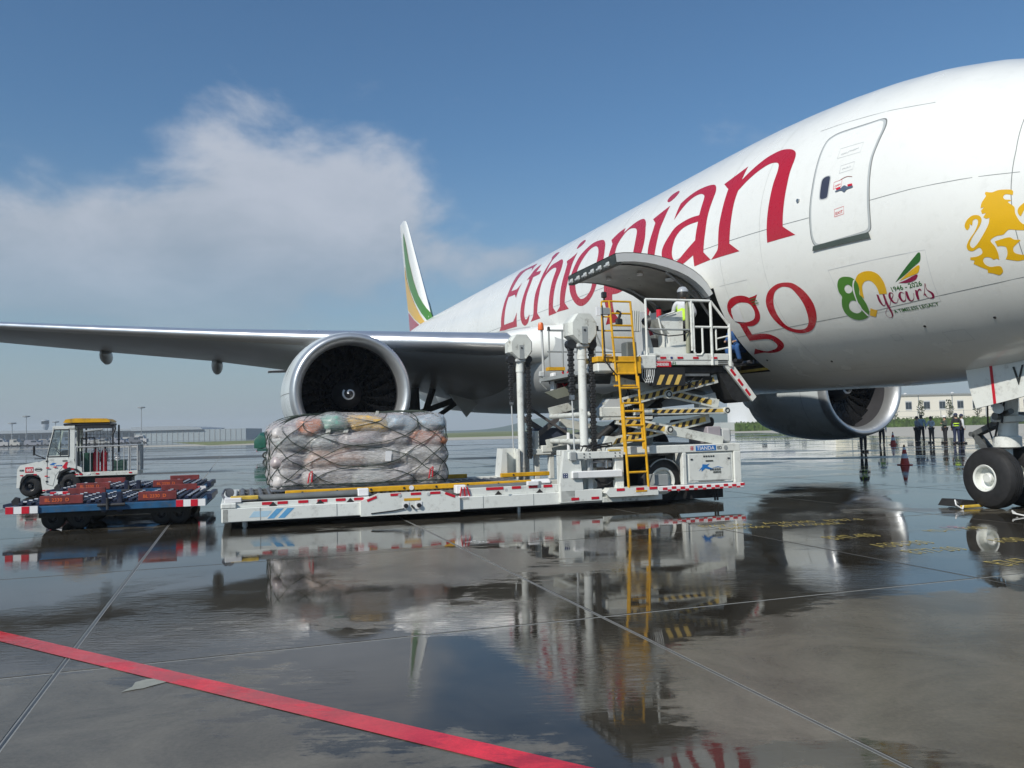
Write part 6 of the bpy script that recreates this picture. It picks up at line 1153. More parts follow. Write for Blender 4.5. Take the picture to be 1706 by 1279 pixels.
# ================================================================ netted pallet load on the deck
lc, ls = math.cos(R(18)), math.sin(R(18))
def l2w(u, v, z=0): return (-4.975 + u * lc - v * ls, 14.309 + u * ls + v * lc, z)
PW, PD = 3.26, 2.36
pk = thing('wrapped_cargo_pallet', 'pallet of mixed bags under clear film and a dark rope net on the loader', 'cargo', l2w(.86 + PW / 2, .80 + PD / 2, .56), R(18))
MB().box(-PW / 2 - .05, PW / 2 + .05, -PD / 2 - .04, PD / 2 + .04, 0, .04, b=.012).build('pallet_base', steel, pk)
bagc = [(.42, .36, .36), (.5, .46, .46), (.42, .34, .31), (.55, .52, .5), (.33, .31, .32), (.44, .36, .34), (.5, .5, .46), (.38, .36, .32), (.46, .36, .33), (.40, .44, .42)]
def bagmat(i, c): return mat('bag_fabric_%d' % i, c, .33, var=.16, vs=5, bump=.9, bs=9, coat=.5)
bm_mats = [bagmat(i, c) for i, c in enumerate(bagc)]
gold_bag = bagmat(20, (.72, .46, .12)); teal_bag = bagmat(21, (.22, .40, .33)); rust_bag = bagmat(22, (.58, .22, .11)); brown_bag = bagmat(23, (.52, .26, .13)); bluegrey = bagmat(24, (.38, .46, .52))
def bag(x, y, z, sx, sy, sz, m_, seed, e=.55, tilt=0):
    mb = MB(); nu, nv = 28, 16; rng_ = random.Random(seed); off = Vector((rng_.uniform(0, 50), 0, 0))
    def sp_(w, q): return math.copysign(abs(w) ** q, w)
    for j in range(nv + 1):
        ph = -math.pi / 2 + math.pi * j / nv
        for i in range(nu):
            th = 2 * math.pi * i / nu; p = Vector((sp_(math.cos(ph), e) * sp_(math.cos(th), e), sp_(math.cos(ph), e) * sp_(math.sin(th), e), sp_(math.sin(ph), .8)))
            k = 1 + .22 * mnoise.noise(p * 1.3 + off) + .07 * mnoise.noise(p * 4 + off); q = Vector((p.x * sx * k, p.y * sy * k, p.z * sz * k))
            c, s = math.cos(tilt), math.sin(tilt); mb.v.append((x + q.x * c - q.z * s, y + q.y, z + q.x * s + q.z * c))
    for j in range(nv):
        for i in range(nu): k = (i + 1) % nu; mb.f.append((j * nu + i, j * nu + k, (j + 1) * nu + k, (j + 1) * nu + i)); mb.m.append(0)
    return mb.build('bag', m_, pk, smooth=180)
rb = random.Random(3); bags = []; X0, X1, Y0, Y1 = -PW / 2, PW / 2, -PD / 2, PD / 2
sd_ = 0
rows = [(.22, .22, [.45, .85, .70, .40, .62]), (.58, .21, [.40, .95, .50, .75]), (.90, .18, [.60, .42, .82, .44, .66]), (1.18, .17, [.42, .40, .44, .66, .56, .50])]
topm = [bm_mats[3], rust_bag, teal_bag, gold_bag, bluegrey, bluegrey]
for ri, (z, hz_, ws) in enumerate(rows):
    tot = sum(ws); x = X0
    for bi, w in enumerate(ws):
        w = w / tot * PW; m_ = topm[bi] if ri == 3 else rb.choice(bm_mats)
        if ri == 1 and bi == 1: m_ = brown_bag
        if ri == 0 and bi == 1: m_ = bm_mats[3]
        if ri == 2 and bi == 4: m_ = rust_bag
        dz = rb.uniform(-.03, .03) + (.03 if ri == 3 and bi in (2, 3) else 0) - (.14 if ri == 3 and bi == 0 else 0)
        sd_ += 1; bags.append(bag(x + w / 2, Y0 + .36, z + dz, w * .53, .38, hz_, m_, sd_, tilt=rb.uniform(-.1, .1))); x += w
    y = Y0 + .75
    for k in range(3):
        sd_ += 1; bags.append(bag(X0 + .36, y + .25, z + rb.uniform(-.04, .04) - (.08 if ri == 3 else 0), .40, .32, hz_, rb.choice(bm_mats), sd_))
        sd_ += 1; bags.append(bag(X1 - .36, y + .25, z + rb.uniform(-.04, .04), .40, .32, hz_, rb.choice(bm_mats + [rust_bag]), sd_)); y += .53
for k in range(4):
    for j in range(3): sd_ += 1; bags.append(bag(X0 + .75 + k * .52, Y0 + .95 + j * .5, 1.17 + rb.uniform(-.06, .05), .30, .30, .2, rb.choice(bm_mats), sd_))
MB().box(X0 + .3, X1 - .3, Y0 + .3, Y1 - .1, .04, 1.05).build('load_core', bm_mats[4], pk)
# shrink the film onto the bags by casting rays inward
vs = []; fs = []
for b in bags:
    o = len(vs); vs += [v.co.copy() for v in b.data.vertices]; fs += [tuple(i + o for i in f.vertices) for f in b.data.polygons]
tree = BVHTree.FromPolygons(vs, fs)
NU, NT = 220, 64
def ring(s, t):   # s around the perimeter 0..1, t 0 bottom .. 1 centre of the top
    a = 2 * math.pi * s; c, q = math.cos(a), math.sin(a); e = .45
    ex = math.copysign(abs(c) ** e, c) * 1.8; ey = math.copysign(abs(q) ** e, q) * 1.4
    if t < .72: return Vector((ex, ey, .05 + t / .72 * 1.1)), Vector((ex * .35, ey * .2, .05 + t / .72 * 1.0))
    u = (t - .72) / .28; h = u * math.pi / 2
    return Vector((ex * math.cos(h), ey * math.cos(h), 1.15 + .9 * math.sin(h))), Vector((ex * .3 * math.cos(h), ey * .2 * math.cos(h), .9))
DN = None; G = [[None] * NU for _ in range(NT + 1)]; DD = [[0] * NU for _ in range(NT + 1)]
for j in range(NT + 1):
    for i in range(NU):
        p, q = ring(i / NU, j / NT); d = (q - p).normalized(); h = tree.ray_cast(p, d); dist = h[3] if h[0] is not None else .5
        G[j][i] = (p, d); DD[j][i] = min(dist, (q - p).length)
for it in range(2):   # the film bridges hollows: min filter, then blur
    DD = [[min(DD[max(0, min(NT, j + dj))][(i + di) % NU] for dj in (-1, 0, 1) for di in (-1, 0, 1)) * .5 + DD[j][i] * .5 for i in range(NU)] for j in range(NT + 1)]
for it in range(2):
    DD = [[sum(DD[max(0, min(NT, j + dj))][(i + di) % NU] for dj in (-1, 0, 1) for di in (-1, 0, 1)) / 9 for i in range(NU)] for j in range(NT + 1)]
DN = DD
for it in range(7):   # the rope spans from bulge to bulge
    DN = [[min(DN[j][i], sum(DN[max(0, min(NT, j + dj))][(i + di) % NU] for dj in (-1, 0, 1) for di in (-2, -1, 0, 1, 2)) / 15) for i in range(NU)] for j in range(NT + 1)]
    DN = [[sum(DN[max(0, min(NT, j + dj))][(i + di) % NU] for dj in (-1, 0, 1) for di in (-1, 0, 1)) / 9 for i in range(NU)] for j in range(NT + 1)]
def film_pt(s, t, off=.012, DD=DD):
    i = s * NU; j = t * NT; j0 = min(int(j), NT - 1); i0 = int(i); fi, fj = i - i0, j - j0; i0 %= NU; i1 = (i0 + 1) % NU
    def P(jj, ii): p, d = G[jj][ii]; return p + d * (DD[jj][ii] - off)
    return (P(j0, i0) * (1 - fi) + P(j0, i1) * fi) * (1 - fj) + (P(j0 + 1, i0) * (1 - fi) + P(j0 + 1, i1) * fi) * fj
fm = bpy.data.materials.new('clear_film'); fm.use_nodes = True; t_ = fm.node_tree; n_ = t_.nodes; l_ = t_.links; n_.clear()
ou = n_.new('ShaderNodeOutputMaterial'); mx = n_.new('ShaderNodeMixShader'); tr = n_.new('ShaderNodeBsdfTransparent'); pb = n_.new('ShaderNodeBsdfPrincipled')
pb.inputs['Base Color'].default_value = (.78, .76, .76, 1); pb.inputs['Roughness'].default_value = .08; tr.inputs[0].default_value = (.97, .97, .97, 1)
co = n_.new('ShaderNodeTexCoord'); mpn = n_.new('ShaderNodeMapping'); mpn.inputs['Scale'].default_value = (2.2, 2.2, 11); mpn.inputs['Rotation'].default_value = (0, .5, 0); l_.new(co.outputs['Object'], mpn.inputs[0])
nw = n_.new('ShaderNodeTexNoise'); nw.inputs['Scale'].default_value = 3.2; nw.inputs['Detail'].default_value = 8; nw.inputs['Roughness'].default_value = .7; nw.inputs['Distortion'].default_value = 1.2; l_.new(mpn.outputs[0], nw.inputs[0])
bu = n_.new('ShaderNodeBump'); bu.inputs['Strength'].default_value = 1; bu.inputs['Distance'].default_value = .05; l_.new(nw.outputs[0], bu.inputs['Height'])
rg_ = n_.new('ShaderNodeTexNoise'); rg_.noise_type = 'RIDGED_MULTIFRACTAL'; rg_.inputs['Scale'].default_value = 1.6; rg_.inputs['Detail'].default_value = 4; rg_.inputs['Distortion'].default_value = .6; l_.new(mpn.outputs[0], rg_.inputs[0])
b2_ = n_.new('ShaderNodeBump'); b2_.inputs['Distance'].default_value = .018; l_.new(rg_.outputs[0], b2_.inputs['Height']); l_.new(bu.outputs[0], b2_.inputs['Normal']); l_.new(b2_.outputs[0], pb.inputs['Normal'])
mr = n_.new('ShaderNodeMapRange'); mr.inputs[1].default_value = .40; mr.inputs[2].default_value = .72; mr.inputs[3].default_value = .10; mr.inputs[4].default_value = .72; l_.new(nw.outputs[0], mr.inputs[0])
sz = n_.new('ShaderNodeSeparateXYZ'); l_.new(co.outputs['Object'], sz.inputs[0]); mz = n_.new('ShaderNodeMapRange'); mz.inputs[1].default_value = .9; mz.inputs[2].default_value = 1.12; mz.inputs[3].default_value = .22; mz.inputs[4].default_value = .02; l_.new(sz.outputs[2], mz.inputs[0])
ad = n_.new('ShaderNodeMath'); ad.operation = 'ADD'; ad.use_clamp = True; l_.new(mz.outputs[0], ad.inputs[0]); l_.new(mr.outputs[0], ad.inputs[1]); l_.new(ad.outputs[0], mx.inputs[0]); l_.new(tr.outputs[0], mx.inputs[1]); l_.new(pb.outputs[0], mx.inputs[2]); l_.new(mx.outputs[0], ou.inputs[0])
mb = MB()
for j in range(NT + 1):
    for i in range(NU):
        p = film_pt((i + .5) / NU, j / NT, .02); k = .02 * mnoise.noise(Vector((p.x * 4 + p.z * 3, p.y * 4, p.z * 11))) + .012 * mnoise.noise(Vector((p.x * 9 - p.z * 8, p.y * 9, p.z * 16))); mb.v.append(p + (p - Vector((0, 0, .7))).normalized() * k)
for j in range(NT):
    for i in range(NU): k = (i + 1) % NU; mb.f.append((j * NU + i, j * NU + k, (j + 1) * NU + k, (j + 1) * NU + i)); mb.m.append(0)
mb.build('clear_film', fm, pk, smooth=180)
net_m = mat('net_rope', (.02, .035, .025), .7); mb = MB(); nd_ = 15; nl = 5.0
for k in range(nd_ * 1):
    for sgn in (1, -1):
        pts = []; 
        for q in range(61):
            t = .0 + .93 * q / 60; s = (k / nd_ + sgn * t * nl / nd_ * .8 + .004 * math.sin(q * .35 + k * 2) + .25 / nd_) % 1.0
            pts.append(film_pt(s, t, .045, DN))
        mb.path(pts, .0085, 4)
pts = [film_pt(q / 120, .035, .035) for q in range(121)]; mb.path(pts, .012, 4)
mb.build('cargo_net', net_m, pk)
mb = MB()
def lab(s, t, w, h, m_, name):
    p = film_pt(s, t, .05); a = (film_pt((s + .012) % 1, t, .05) - p).normalized(); up = Vector((0, 0, 1)); mb = MB(); mb.add([p - a * w / 2 - up * h / 2, p + a * w / 2 - up * h / 2, p + a * w / 2 + up * h / 2 + a * .02, p - a * w / 2 + up * h / 2 + a * .02], [(0, 1, 2, 3)]); return mb.build(name, m_, pk)
def srch(x, t):   # perimeter position on the near face whose local x is x
    best = min(range(NU), key=lambda i: abs(film_pt(i / NU, t, .03).x - x) + (10 if film_pt(i / NU, t, .03).y > -.6 else 0)); return best / NU
la = lab(srch(.44, .32), .36, .12, .19, whiter, 'shipping_label')
lab(srch(-.62, .70), .70, .085, .085, mat('printed_label', (.55, .55, .5), .5, var=.4, vs=60), 'bag_label'); lab(srch(-.25, .70), .70, .085, .085, MATS['printed_label'], 'bag_label'); lab(srch(.2, .80), .80, .06, .07, MATS['printed_label'], 'bag_label')
for x, t in ((-1.0, .14), (1.25, .14)):
    s = srch(x, t); p = film_pt(s, t, .05); MB().path([p + Vector((-.03, 0, -.12)), p + Vector((0, -.02, .06)), p + Vector((.05, -.02, .10)), p + Vector((.04, 0, -.1))], .012, 6).build('red_strap', redr, pk)

mb = MB(); mb.tube((8.95, 1.0, 3.95), (8.95, 1.0, 4.12), .055, n=14); ql = mb.build('signal_lamp', redr, LO); MB().tube((8.95, 1.0, 3.88), (8.95, 1.0, 3.95), .055, n=14).build('lamp_base', whiter, ql)

for k, (u, v, z) in enumerate(((8.3, 1.3, 3.0), (8.9, 1.6, 3.0), (9.3, 1.9, 3.0))):
    MB().box(u, u + .35, v, v + .3, z, z + .45 + .12 * k, b=.03).build('machinery_box', dark if k % 2 else mat('machinery_grey', (.12, .13, .12), .5, grime=.8), LO)
for k in range(5):
    MB().path([(8.0 + .2 * k, .12, 2.78), (8.05 + .2 * k, .1, 2.6), (8.3 + .25 * k, .12, 2.5 - .03 * k), (8.7 + .2 * k, .14, 2.62), (8.9 + .2 * k, .2, 2.7)], .012, 5).build('hydraulic_hose', blackp, LO)
for k in range(4):
    MB().path([(6.5 + .1 * k, -.02, 1.14), (6.55 + .1 * k, -.05, 1.25), (6.9 + .12 * k, -.03, 1.2 + .03 * k), (7.3, .05, 1.22)], .013, 5).build('hydraulic_hose', blackp, LO)
for u in (.6, 1.9, 2.9, 4.6, 5.6): MB().box(u, u + .012, -.004, .0, .14, .36).build('weld_seam', grey_paint, LO)
MB().path([(2.5, -.06, .16), (2.9, -.07, .19), (3.1, -.07, .22)], .01, 5).build('air_hose', blackp, LO)
# ================================================================ tow tractor
TG = thing('tow_tractor', 'small white airport tow tractor with yellow roof and railed rear bed', 'tractor', (-14.333, 24.114, 0), R(18)); TG.scale = (.94, .9, .98)
tdark = mat('cab_black', (.025, .025, .028), .4); W2 = 1.5
body = MB(); prof = [(.0, .30), (.02, .80), (.10, .93), (.80, 1.07), (.80, .42), (.70, .14), (.62, .42), (.52, .58), (.36, .64), (.18, .58), (.08, .42), (.06, .26)]
body.prism([(.0, .28), (.02, .82), (.10, .94), (.80, 1.08), (1.02, 1.08), (1.02, .72), (.72, .70), (.66, .55), (.5, .66), (.3, .68), (.12, .5), (.08, .28)], 0, W2, 'y')
body.prism([(.66, .55), (.72, .70), (1.02, .72), (1.06, .52), (1.02, .14), (.72, .14)], 0, W2, 'y'); body = body.build('body', white, TG)
MB().prism([(1.02, .14), (1.02, 1.08), (1.58, 1.1), (1.62, .9), (1.8, .82), (1.82, .6), (1.66, .72), (1.45, .78), (1.22, .68), (1.14, .5), (1.1, .14)], -.005, W2 + .005, 'y').build('rear_fender', white, body)
MB().prism([(1.14, .5), (1.22, .68), (1.45, .78), (1.66, .72), (1.8, .58), (1.84, .62), (1.68, .78), (1.45, .84), (1.18, .72), (1.10, .5)], -.03, .0, 'y').build('fender_arch', tdark, body)
MB().prism([(.1, .42), (.14, .56), (.28, .68), (.5, .68), (.62, .6), (.60, .56), (.48, .62), (.3, .62), (.2, .52), (.15, .42)], -.02, .0, 'y').build('fender_arch', tdark, body)
# cab: pillars, roof skin, door with window opening
for v in (0, W2 - .05):
    cb = MB(); cb.prism([(.80, 1.08), (1.0, 2.02), (1.06, 2.02), (.87, 1.2), (.87, 1.08)], v, v + .05, 'y'); cb.prism([(1.42, 1.08), (1.42, 2.02), (1.60, 2.02), (1.60, 1.08)], v, v + .05, 'y')
    cb.prism([(.98, 1.95), (.98, 2.07), (1.60, 2.08), (1.60, 1.95)], v, v + .05, 'y'); cb.prism([(.81, 1.06), (.85, 1.2), (1.45, 1.2), (1.45, 1.06)], v, v + .05, 'y'); cb.build('cab_frame', white, TG)
MB().box(.98, 1.6, .05, W2 - .05, 2.0, 2.08, b=.02).build('cab_roof', white, TG); MB().box(1.57, 1.61, .05, W2 - .05, 1.0, 1.3).build('cab_back', white, TG)
wg = mat('cab_glass', (.10, .13, .13), .05, spec=.8)
mb = MB(); mb.add([(.87, .025, 1.2), (1.42, .025, 1.2), (1.42, .025, 1.95), (1.03, .025, 1.95)], [(0, 1, 2, 3)])
gl = bpy.data.materials.new('clear_glass'); gl.use_nodes = True; g_ = gl.node_tree; b = g_.nodes['Principled BSDF']; b.inputs['Transmission Weight'].default_value = .0; tr = g_.nodes.new('ShaderNodeBsdfTransparent'); tr.inputs[0].default_value = (.72, .78, .76, 1); gs = g_.nodes.new('ShaderNodeBsdfGlossy'); gs.inputs['Roughness'].default_value = .03; mx = g_.nodes.new('ShaderNodeMixShader'); mx.inputs[0].default_value = .18
g_.links.new(tr.outputs[0], mx.inputs[1]); g_.links.new(gs.outputs[0], mx.inputs[2]); g_.links.new(mx.outputs[0], g_.nodes['Material Output'].inputs[0])
mb.build('door_window', gl, TG); mb = MB(); mb.add([(.85, .05, 1.1), (.85, W2 - .05, 1.1), (1.03, W2 - .05, 2.0), (1.03, .05, 2.0)], [(0, 1, 2, 3)]); mb.build('windscreen', gl, TG)
mb = MB(); mb.path([(.84, -.004, 1.17), (1.03, -.004, 1.97), (1.44, -.004, 1.97), (1.44, -.004, 1.17), (.84, -.004, 1.17)], .014, 6); mb.path([(1.2, -.004, 1.18), (1.2, -.004, 1.96)], .008, 6); mb.build('window_seal', tdark, TG)
dr = MB().path([(.84, -.004, 1.15), (.83, -.004, .36), (1.0, -.004, .30), (1.08, -.004, .62), (1.38, -.004, .98), (1.5, -.004, 1.0)], .006, 4).build('door_gap', mat('gap_dark', (.08, .08, .08), .6), TG); MB().box(1.26, 1.4, -.02, 0, 1.02, 1.05, b=.008).build('door_handle', blackp, TG)
for z in (.42, 1.02): MB().box(.80, .86, -.015, 0, z, z + .04).build('hinge', tdark, TG)
mb = MB(); mb.lathe([(-.012, .16), (.012, .16), (.012, .14), (-.012, .14)], (0, 0, 0), 'x', n=20); sw = mb.build('steering_wheel', tdark, TG, loc=(1.05, .45, 1.34)); sw.rotation_euler = (0, -.6, 0)
MB().box(1.15, 1.5, .25, .7, .9, 1.35, b=.05).build('seat', tdark, TG); MB().box(1.4, 1.5, .25, .7, 1.2, 1.75, b=.04).build('seat_back', mat('seat_grey', (.12, .12, .12), .7), TG)
MB().box(.95, 1.2, .05, W2 - .05, .8, 1.15).build('dashboard', tdark, TG)
mb = MB(); mb.box(.46, .52, -.12, -.03, 1.22, 1.50, b=.02); mb.tube((.50, -.06, 1.25), (.78, 0, 1.12), .015, n=6); mb.tube((.5, -.06, 1.12), (.78, 0, 1.12), .015, n=6); mb.build('wing_mirror', tdark, TG)
mb = MB(); text_on(mb, '883', .12, lambda a, b: (.27 + a, -.012, .755 + b), 1.05); pl_ = MB().box(.24, .46, -.008, 0, .72, .88).build('number_plate', redr, TG); mb.build('plate_lettering', whiter, pl_)
glyphs(.08, -.004, .76, 2, .06, ink, TG); mb = MB(); mb.lathe([(0, .105), (.004, .105), (.004, .085), (0, .085)], (.0, -.005, .0), 'y', n=24); mb.v = [(.60 + x, y, .80 + z * .5) for x, y, z in mb.v]; mb.box(.53, .67, -.008, -.004, .79, .82); mb.build('oval_badge', tdark, TG)
mb = MB(); mb.add([(.9, -.008, .93), (1.0, -.008, .99), (1.1, -.008, .97), (1.02, -.008, .93), (1.1, -.008, .88), (1.0, -.008, .92)], [(0, 1, 2, 3, 4, 5)]); mb.build('swoosh_logo', lg_blue, TG); glyphs(1.08, -.008, .88, 4, .04, lg_blue, TG)
MB().prism([(1.26, .86), (1.36, 1.0), (1.42, 1.0), (1.38, .86), (1.44, .80), (1.3, .80)], -.012, -.006, 'y').build('red_badge', redr, TG)
for (u, z) in ((.15, .64), (.52, .66), (.86, .84), (1.06, .86), (.82, .60), (.76, .18), (.87, .18), (1.55, .78), (1.66, .62)): refl(TG, u, -.03, z, .09, .035)
wheel(TG, .36, .16, .31, .31, .24, .15, -1, tdark); wheel(TG, 1.44, .16, .34, .34, .26, .16, -1, tdark); wheel(TG, .36, W2 - .16, .31, .31, .24, .15, 1); wheel(TG, 1.44, W2 - .16, .34, .34, .26, .16, 1)
MB().box(.1, 3.2, .35, W2 - .35, .2, .5).build('chassis', dark, TG)
# roof canopy and guarded back window
MB().prism([(1.28, 2.17), (1.34, 2.27), (1.62, 2.30), (2.5, 2.28), (2.6, 2.22), (2.6, 2.17)], -.02, W2 + .02, 'y').build('roof_canopy', yellow, TG)
cg = MB(); cg.box(1.28, 2.62, 0, W2, 2.08, 2.15, b=.02)
for x in (1.68, 2.66): 
    for v in (.02, W2 - .06): cg.box(x, x + .05, v, v + .05, .62, 2.1)
cg.box(1.68, 2.7, .0, .03, 1.98, 2.08); cg = cg.build('guard_cage', tdark, TG)
mb = MB()
for k in range(10): mb.tube((1.73 + k * .1, .02, 1.3), (1.73 + k * .1, .02, 2.0), .007, n=4)
for k in range(8): mb.tube((1.7, .02, 1.3 + k * .1), (2.68, .02, 1.3 + k * .1), .007, n=4)
mb.path([(1.72, .5, 1.0), (1.72, .5, 1.7), (2.1, .5, 1.7), (2.1, .5, 1.0)], .02, 6); mb.build('guard_mesh', tdark, cg)
mb = MB(); mb.path([(2.62, 0, 2.08), (2.74, 0, 2.1), (2.76, 0, 1.95), (2.68, 0, 1.8)], .03, 6); mb.build('exhaust_hose', tdark, cg); MB().lathe([(2.08, .05), (2.13, .05), (2.15, 0)], (1.36, .1, 0), 'z', n=12).build('beacon', orange, TG)
MB().tube((1.9, -.01, 1.9), (2.4, -.01, 1.95), .035, n=8).build('lamp_bar', grey_paint, cg)
mb = MB(); mb.box(1.75, 2.05, .4, 1.1, .65, 1.25, b=.03); mb.build('engine_cover', mat('dark_green_box', (.03, .1, .07), .5), TG)
# railed bed
bed = MB().box(1.64, 3.42, -.02, W2 + .02, .55, .67, b=.01).build('bed', dirty_white, TG); MB().prism([(1.7, .52), (3.3, .52), (2.9, .3), (1.8, .3)], .3, 1.2, 'y').build('bed_underframe', dark, TG)
mb = MB()
for k in range(10): x = 1.66 + k * .193; mb.tube((x, 0, .67), (x, 0, 1.42), .014, n=6)
mb.path([(1.64, 0, .67), (1.64, 0, 1.43), (3.41, 0, 1.45), (3.41, 0, .67)], .022, 8); mb.path([(3.41, 0, 1.45), (3.41, W2, 1.45), (3.41, W2, .67)], .022, 8); mb.path([(3.41, W2, 1.45), (1.64, W2, 1.43)], .02, 8)
for k in range(6): mb.tube((3.41, .2 + k * .25, .67), (3.41, .2 + k * .25, 1.45), .014, n=6)
mb.path([(3.16, 0, .67), (3.16, 0, 1.4), (3.25, .1, 1.45)], .024, 8); mb.build('bed_rail', mat('galvanised', (.45, .46, .46), .4, metal=.4), TG, smooth=40)
for u in (1.78, 2.0, 2.25, 3.2): refl(TG, u, -.03, .62, .09, .04, whiter if u == 2.0 else redr)
for (x, y, lb_) in ((2.15, .45, 'red fire extinguisher nearest the cab on the tractor bed'), (2.36, .55, 'second red fire extinguisher standing on the tractor bed')):
    ex_ = thing('fire_extinguisher', lb_, 'extinguisher', (0, 0, 0), R(18), 'fire extinguishers on the tractor bed')
    x *= .94; y *= .9; c, s = math.cos(R(18)), math.sin(R(18)); ex_.location = (-14.333 + x * c - y * s, 24.114 + x * s + y * c, .657)
    MB().lathe([(0, 0), (0, .09), (.55, .09), (.64, .04), (.68, .03)], (0, 0, 0), 'z', n=16).build('cylinder', redr, ex_, smooth=40); MB().box(-.02, .06, -.02, .02, .68, .74).build('handle', blackp, ex_); MB().path([(.02, 0, .7), (.1, 0, .6), (.11, 0, .3)], .012, 5).build('hose', blackp, ex_)
mb = MB()
for k in range(7): mb.lathe([(0, .06), (.03, .09), (.06, .06)], (2.75, .6, .75 + k * .07), 'z', n=10)
cn = mb.build('stacked_chain', whiter, TG); MB().box(2.6, 3.0, .5, .9, .67, 1.0, b=.03).build('tool_box', mat('dark_green_box2', (.04, .09, .07), .5), TG)
# ================================================================ roller dollies
def dolly(x, y, lb_):
    D_ = thing('pallet_dolly', lb_, 'dolly', (x, y, 0), R(15.5), 'roller dollies coupled beside the tractor'); L_, Wd = 3.25, 2.5
    fr_ = MB(); fr_.box(.1, L_ - .1, .02, .10, .34, .46, b=.01); fr_.box(.1, L_ - .1, Wd - .1, Wd - .02, .34, .46); fr_.box(0, .1, .1, Wd - .1, .34, .46); fr_.box(L_ - .1, L_, .1, Wd - .1, .34, .46); fr_.build('frame', blue, D_)
    MB().box(.1, L_ - .1, .1, Wd - .1, .42, .475).build('deck', navy, D_)
    mb = MB()
    for i in range(22):
        mb.box(.16 + i * .136, .235 + i * .136, .12, Wd - .12, .475, .53, b=.01)
    mb.build('deck_slats', navy, D_)
    sl0 = None
    for i in range(11):
        for j in range(7):
            lc_ = (.25 + i * .27, .2 + j * .35 + (.12 if i % 2 else 0), .535)
            if sl0 is None: sl0 = MB().tube((-.03, 0, 0), (.03, 0, 0), .022, n=8).build('caster', steel, D_, loc=lc_)
            else: piece(sl0, D_, lc_)
    for (u0, u1) in ((0.0, .50), (L_ - .5, L_)):
        for v, s in ((0, -1), (Wd, 1)):
            pl__ = MB().box(u0, u1, v - .02, v + .02, .35, .475).build('end_plate', whiter, D_)
            for k in range(2): MB().box(u0 + .0 + k * .25, u0 + .12 + k * .25, v + s * .022 - .003, v + s * .022 + .003, .352, .473).build('red_stripe', redr, pl__)
    for (u0, u1, v, zt) in ((.5, 1.2, .12, .635), (2.1, 2.75, .12, .64), (.45, 1.15, Wd - .14, .64), (2.2, 2.9, Wd - .14, .64)):
        st__ = MB().box(u0, u1, v - .03, v + .02, .48, zt, b=.01).build('stop_board', dollyred, D_)
        if v < 1:
            mb = MB(); text_on(mb, 'BL 2330  D', .085, lambda a, b: (u0 + .08 + a, v - .036, .53 + b), 1.0); mb.build('board_lettering', orange, st__)
    for u in (1.5, 1.75): MB().box(u, u + .09, .05, .13, .3, .66, b=.01).build('locking_post', navy, D_)
    mb = MB(); mb.tube((1.45, -.02, .44), (1.9, -.02, .44), .03, n=8); mb.tube((1.62, -.05, .36), (1.62, -.05, .56), .025, n=8); mb.build('lock_handle', dark, D_)
    MB().prism([(.02, .475), (-.0, .55), (.06, .62), (.12, .60), (.12, .475)], .3, .4, 'y').build('end_hook', dark, D_); MB().prism([(L_ - .02, .40), (L_ + .08, .44), (L_ + .07, .53), (L_ - .02, .53)], .5, Wd - .5, 'y').build('coupling_flap', navy, D_)
    MB().prism([(-.05, .36), (-.3, .40), (-.3, .46), (.0, .50)], .9, 1.5, 'y').build('drawbar_plate', navy, D_)
    for u in (.62, 1.05, 2.45, 2.75): 
        for v in (.55, Wd - .5): wheel(D_, u, v, .2, .2, .14, .09, -1 if v < 1 else 1, tdark)
    MB().box(.4, 2.9, .45, Wd - .45, .22, .36).build('axle_beam', dark, D_)
dolly(-8.80, 14.5, 'nearest blue framed roller dolly with red stop boards'); dolly(-10.3, 18.6, 'roller dolly behind the nearest one, between it and the tractor')
# ================================================================ tarp covered cart
tarp = mat('green_tarp', (.015, .10, .065), .35, var=.25, vs=3, bump=.6, bs=4)
ct_ = thing('baggage_cart', 'baggage cart under a dark green tarp in the distance', 'cart', (-17.9, 58.3, 0), R(10))
mb = MB(); n_ = 20; vs = []
for i in range(n_ + 1):
    x = 3.6 * i / n_
    for (v, z) in ((0, .75), (-.02, 1.2), (.1, 1.62), (.75, 1.86), (1.4, 1.62), (1.52, 1.2), (1.5, .75)): k = mnoise.noise(Vector((x * 1.8, v * 2, z * 2))) * .09; vs.append((x + (.18 if i == 0 else 0) * (1 if z < 1.7 else -1) * -1, v + k, z + k - (.25 if i in (0, n_) else 0) * (z > 1.3)))
mb.add(vs, [(i * 7 + k, i * 7 + k + 1, i * 7 + k + 8, i * 7 + k + 7) for i in range(n_) for k in range(6)] + [tuple(range(7)), tuple(range(n_ * 7, n_ * 7 + 7))]); mb.build('tarp', tarp, ct_, smooth=50)
MB().box(0, 3.6, 0, 1.5, .55, .72, b=.02).build('bed', mat('cart_green', (.02, .09, .07), .5), ct_); wheel(ct_, .6, .1, .25, .25, .15, .12, -1); wheel(ct_, 2.9, .1, .25, .25, .15, .12, -1)
MB().box(-.03, 0, .1, .3, .5, .62).build('tail_lamp', redr, ct_)
# ================================================================ cones, chocks, cable
def cone(x, y, h, lb_):
    c = thing('traffic_cone', lb_, 'traffic cone', (x, y, 0), 0, 'orange and white cones'); r0_, r1_ = .17 * h / .75, .025; cr_ = mat('cone_red', (.62, .06, .035), .45)
    MB().box(-.2, .2, -.2, .2, 0, .03, b=.01).build('base', cr_, c)
    def rr_(z): return r0_ + (r1_ - r0_) * z / h
    for z0, z1, m_, nm in ((.03, h * .34, cr_, 'cone_body'), (h * .34, h * .56, whiter, 'white_band'), (h * .56, h * .76, cr_, 'cone_body'), (h * .76, h * .88, whiter, 'white_band'), (h * .88, h, mat('cone_tip', (.35, .16, .05), .5), 'cone_tip')):
        MB().lathe([(z0, rr_(z0)), (z1, rr_(z1))] + ([(z1, 0)] if z1 == h else []), (0, 0, 0), 'z', n=20).build(nm, m_, c, smooth=40)
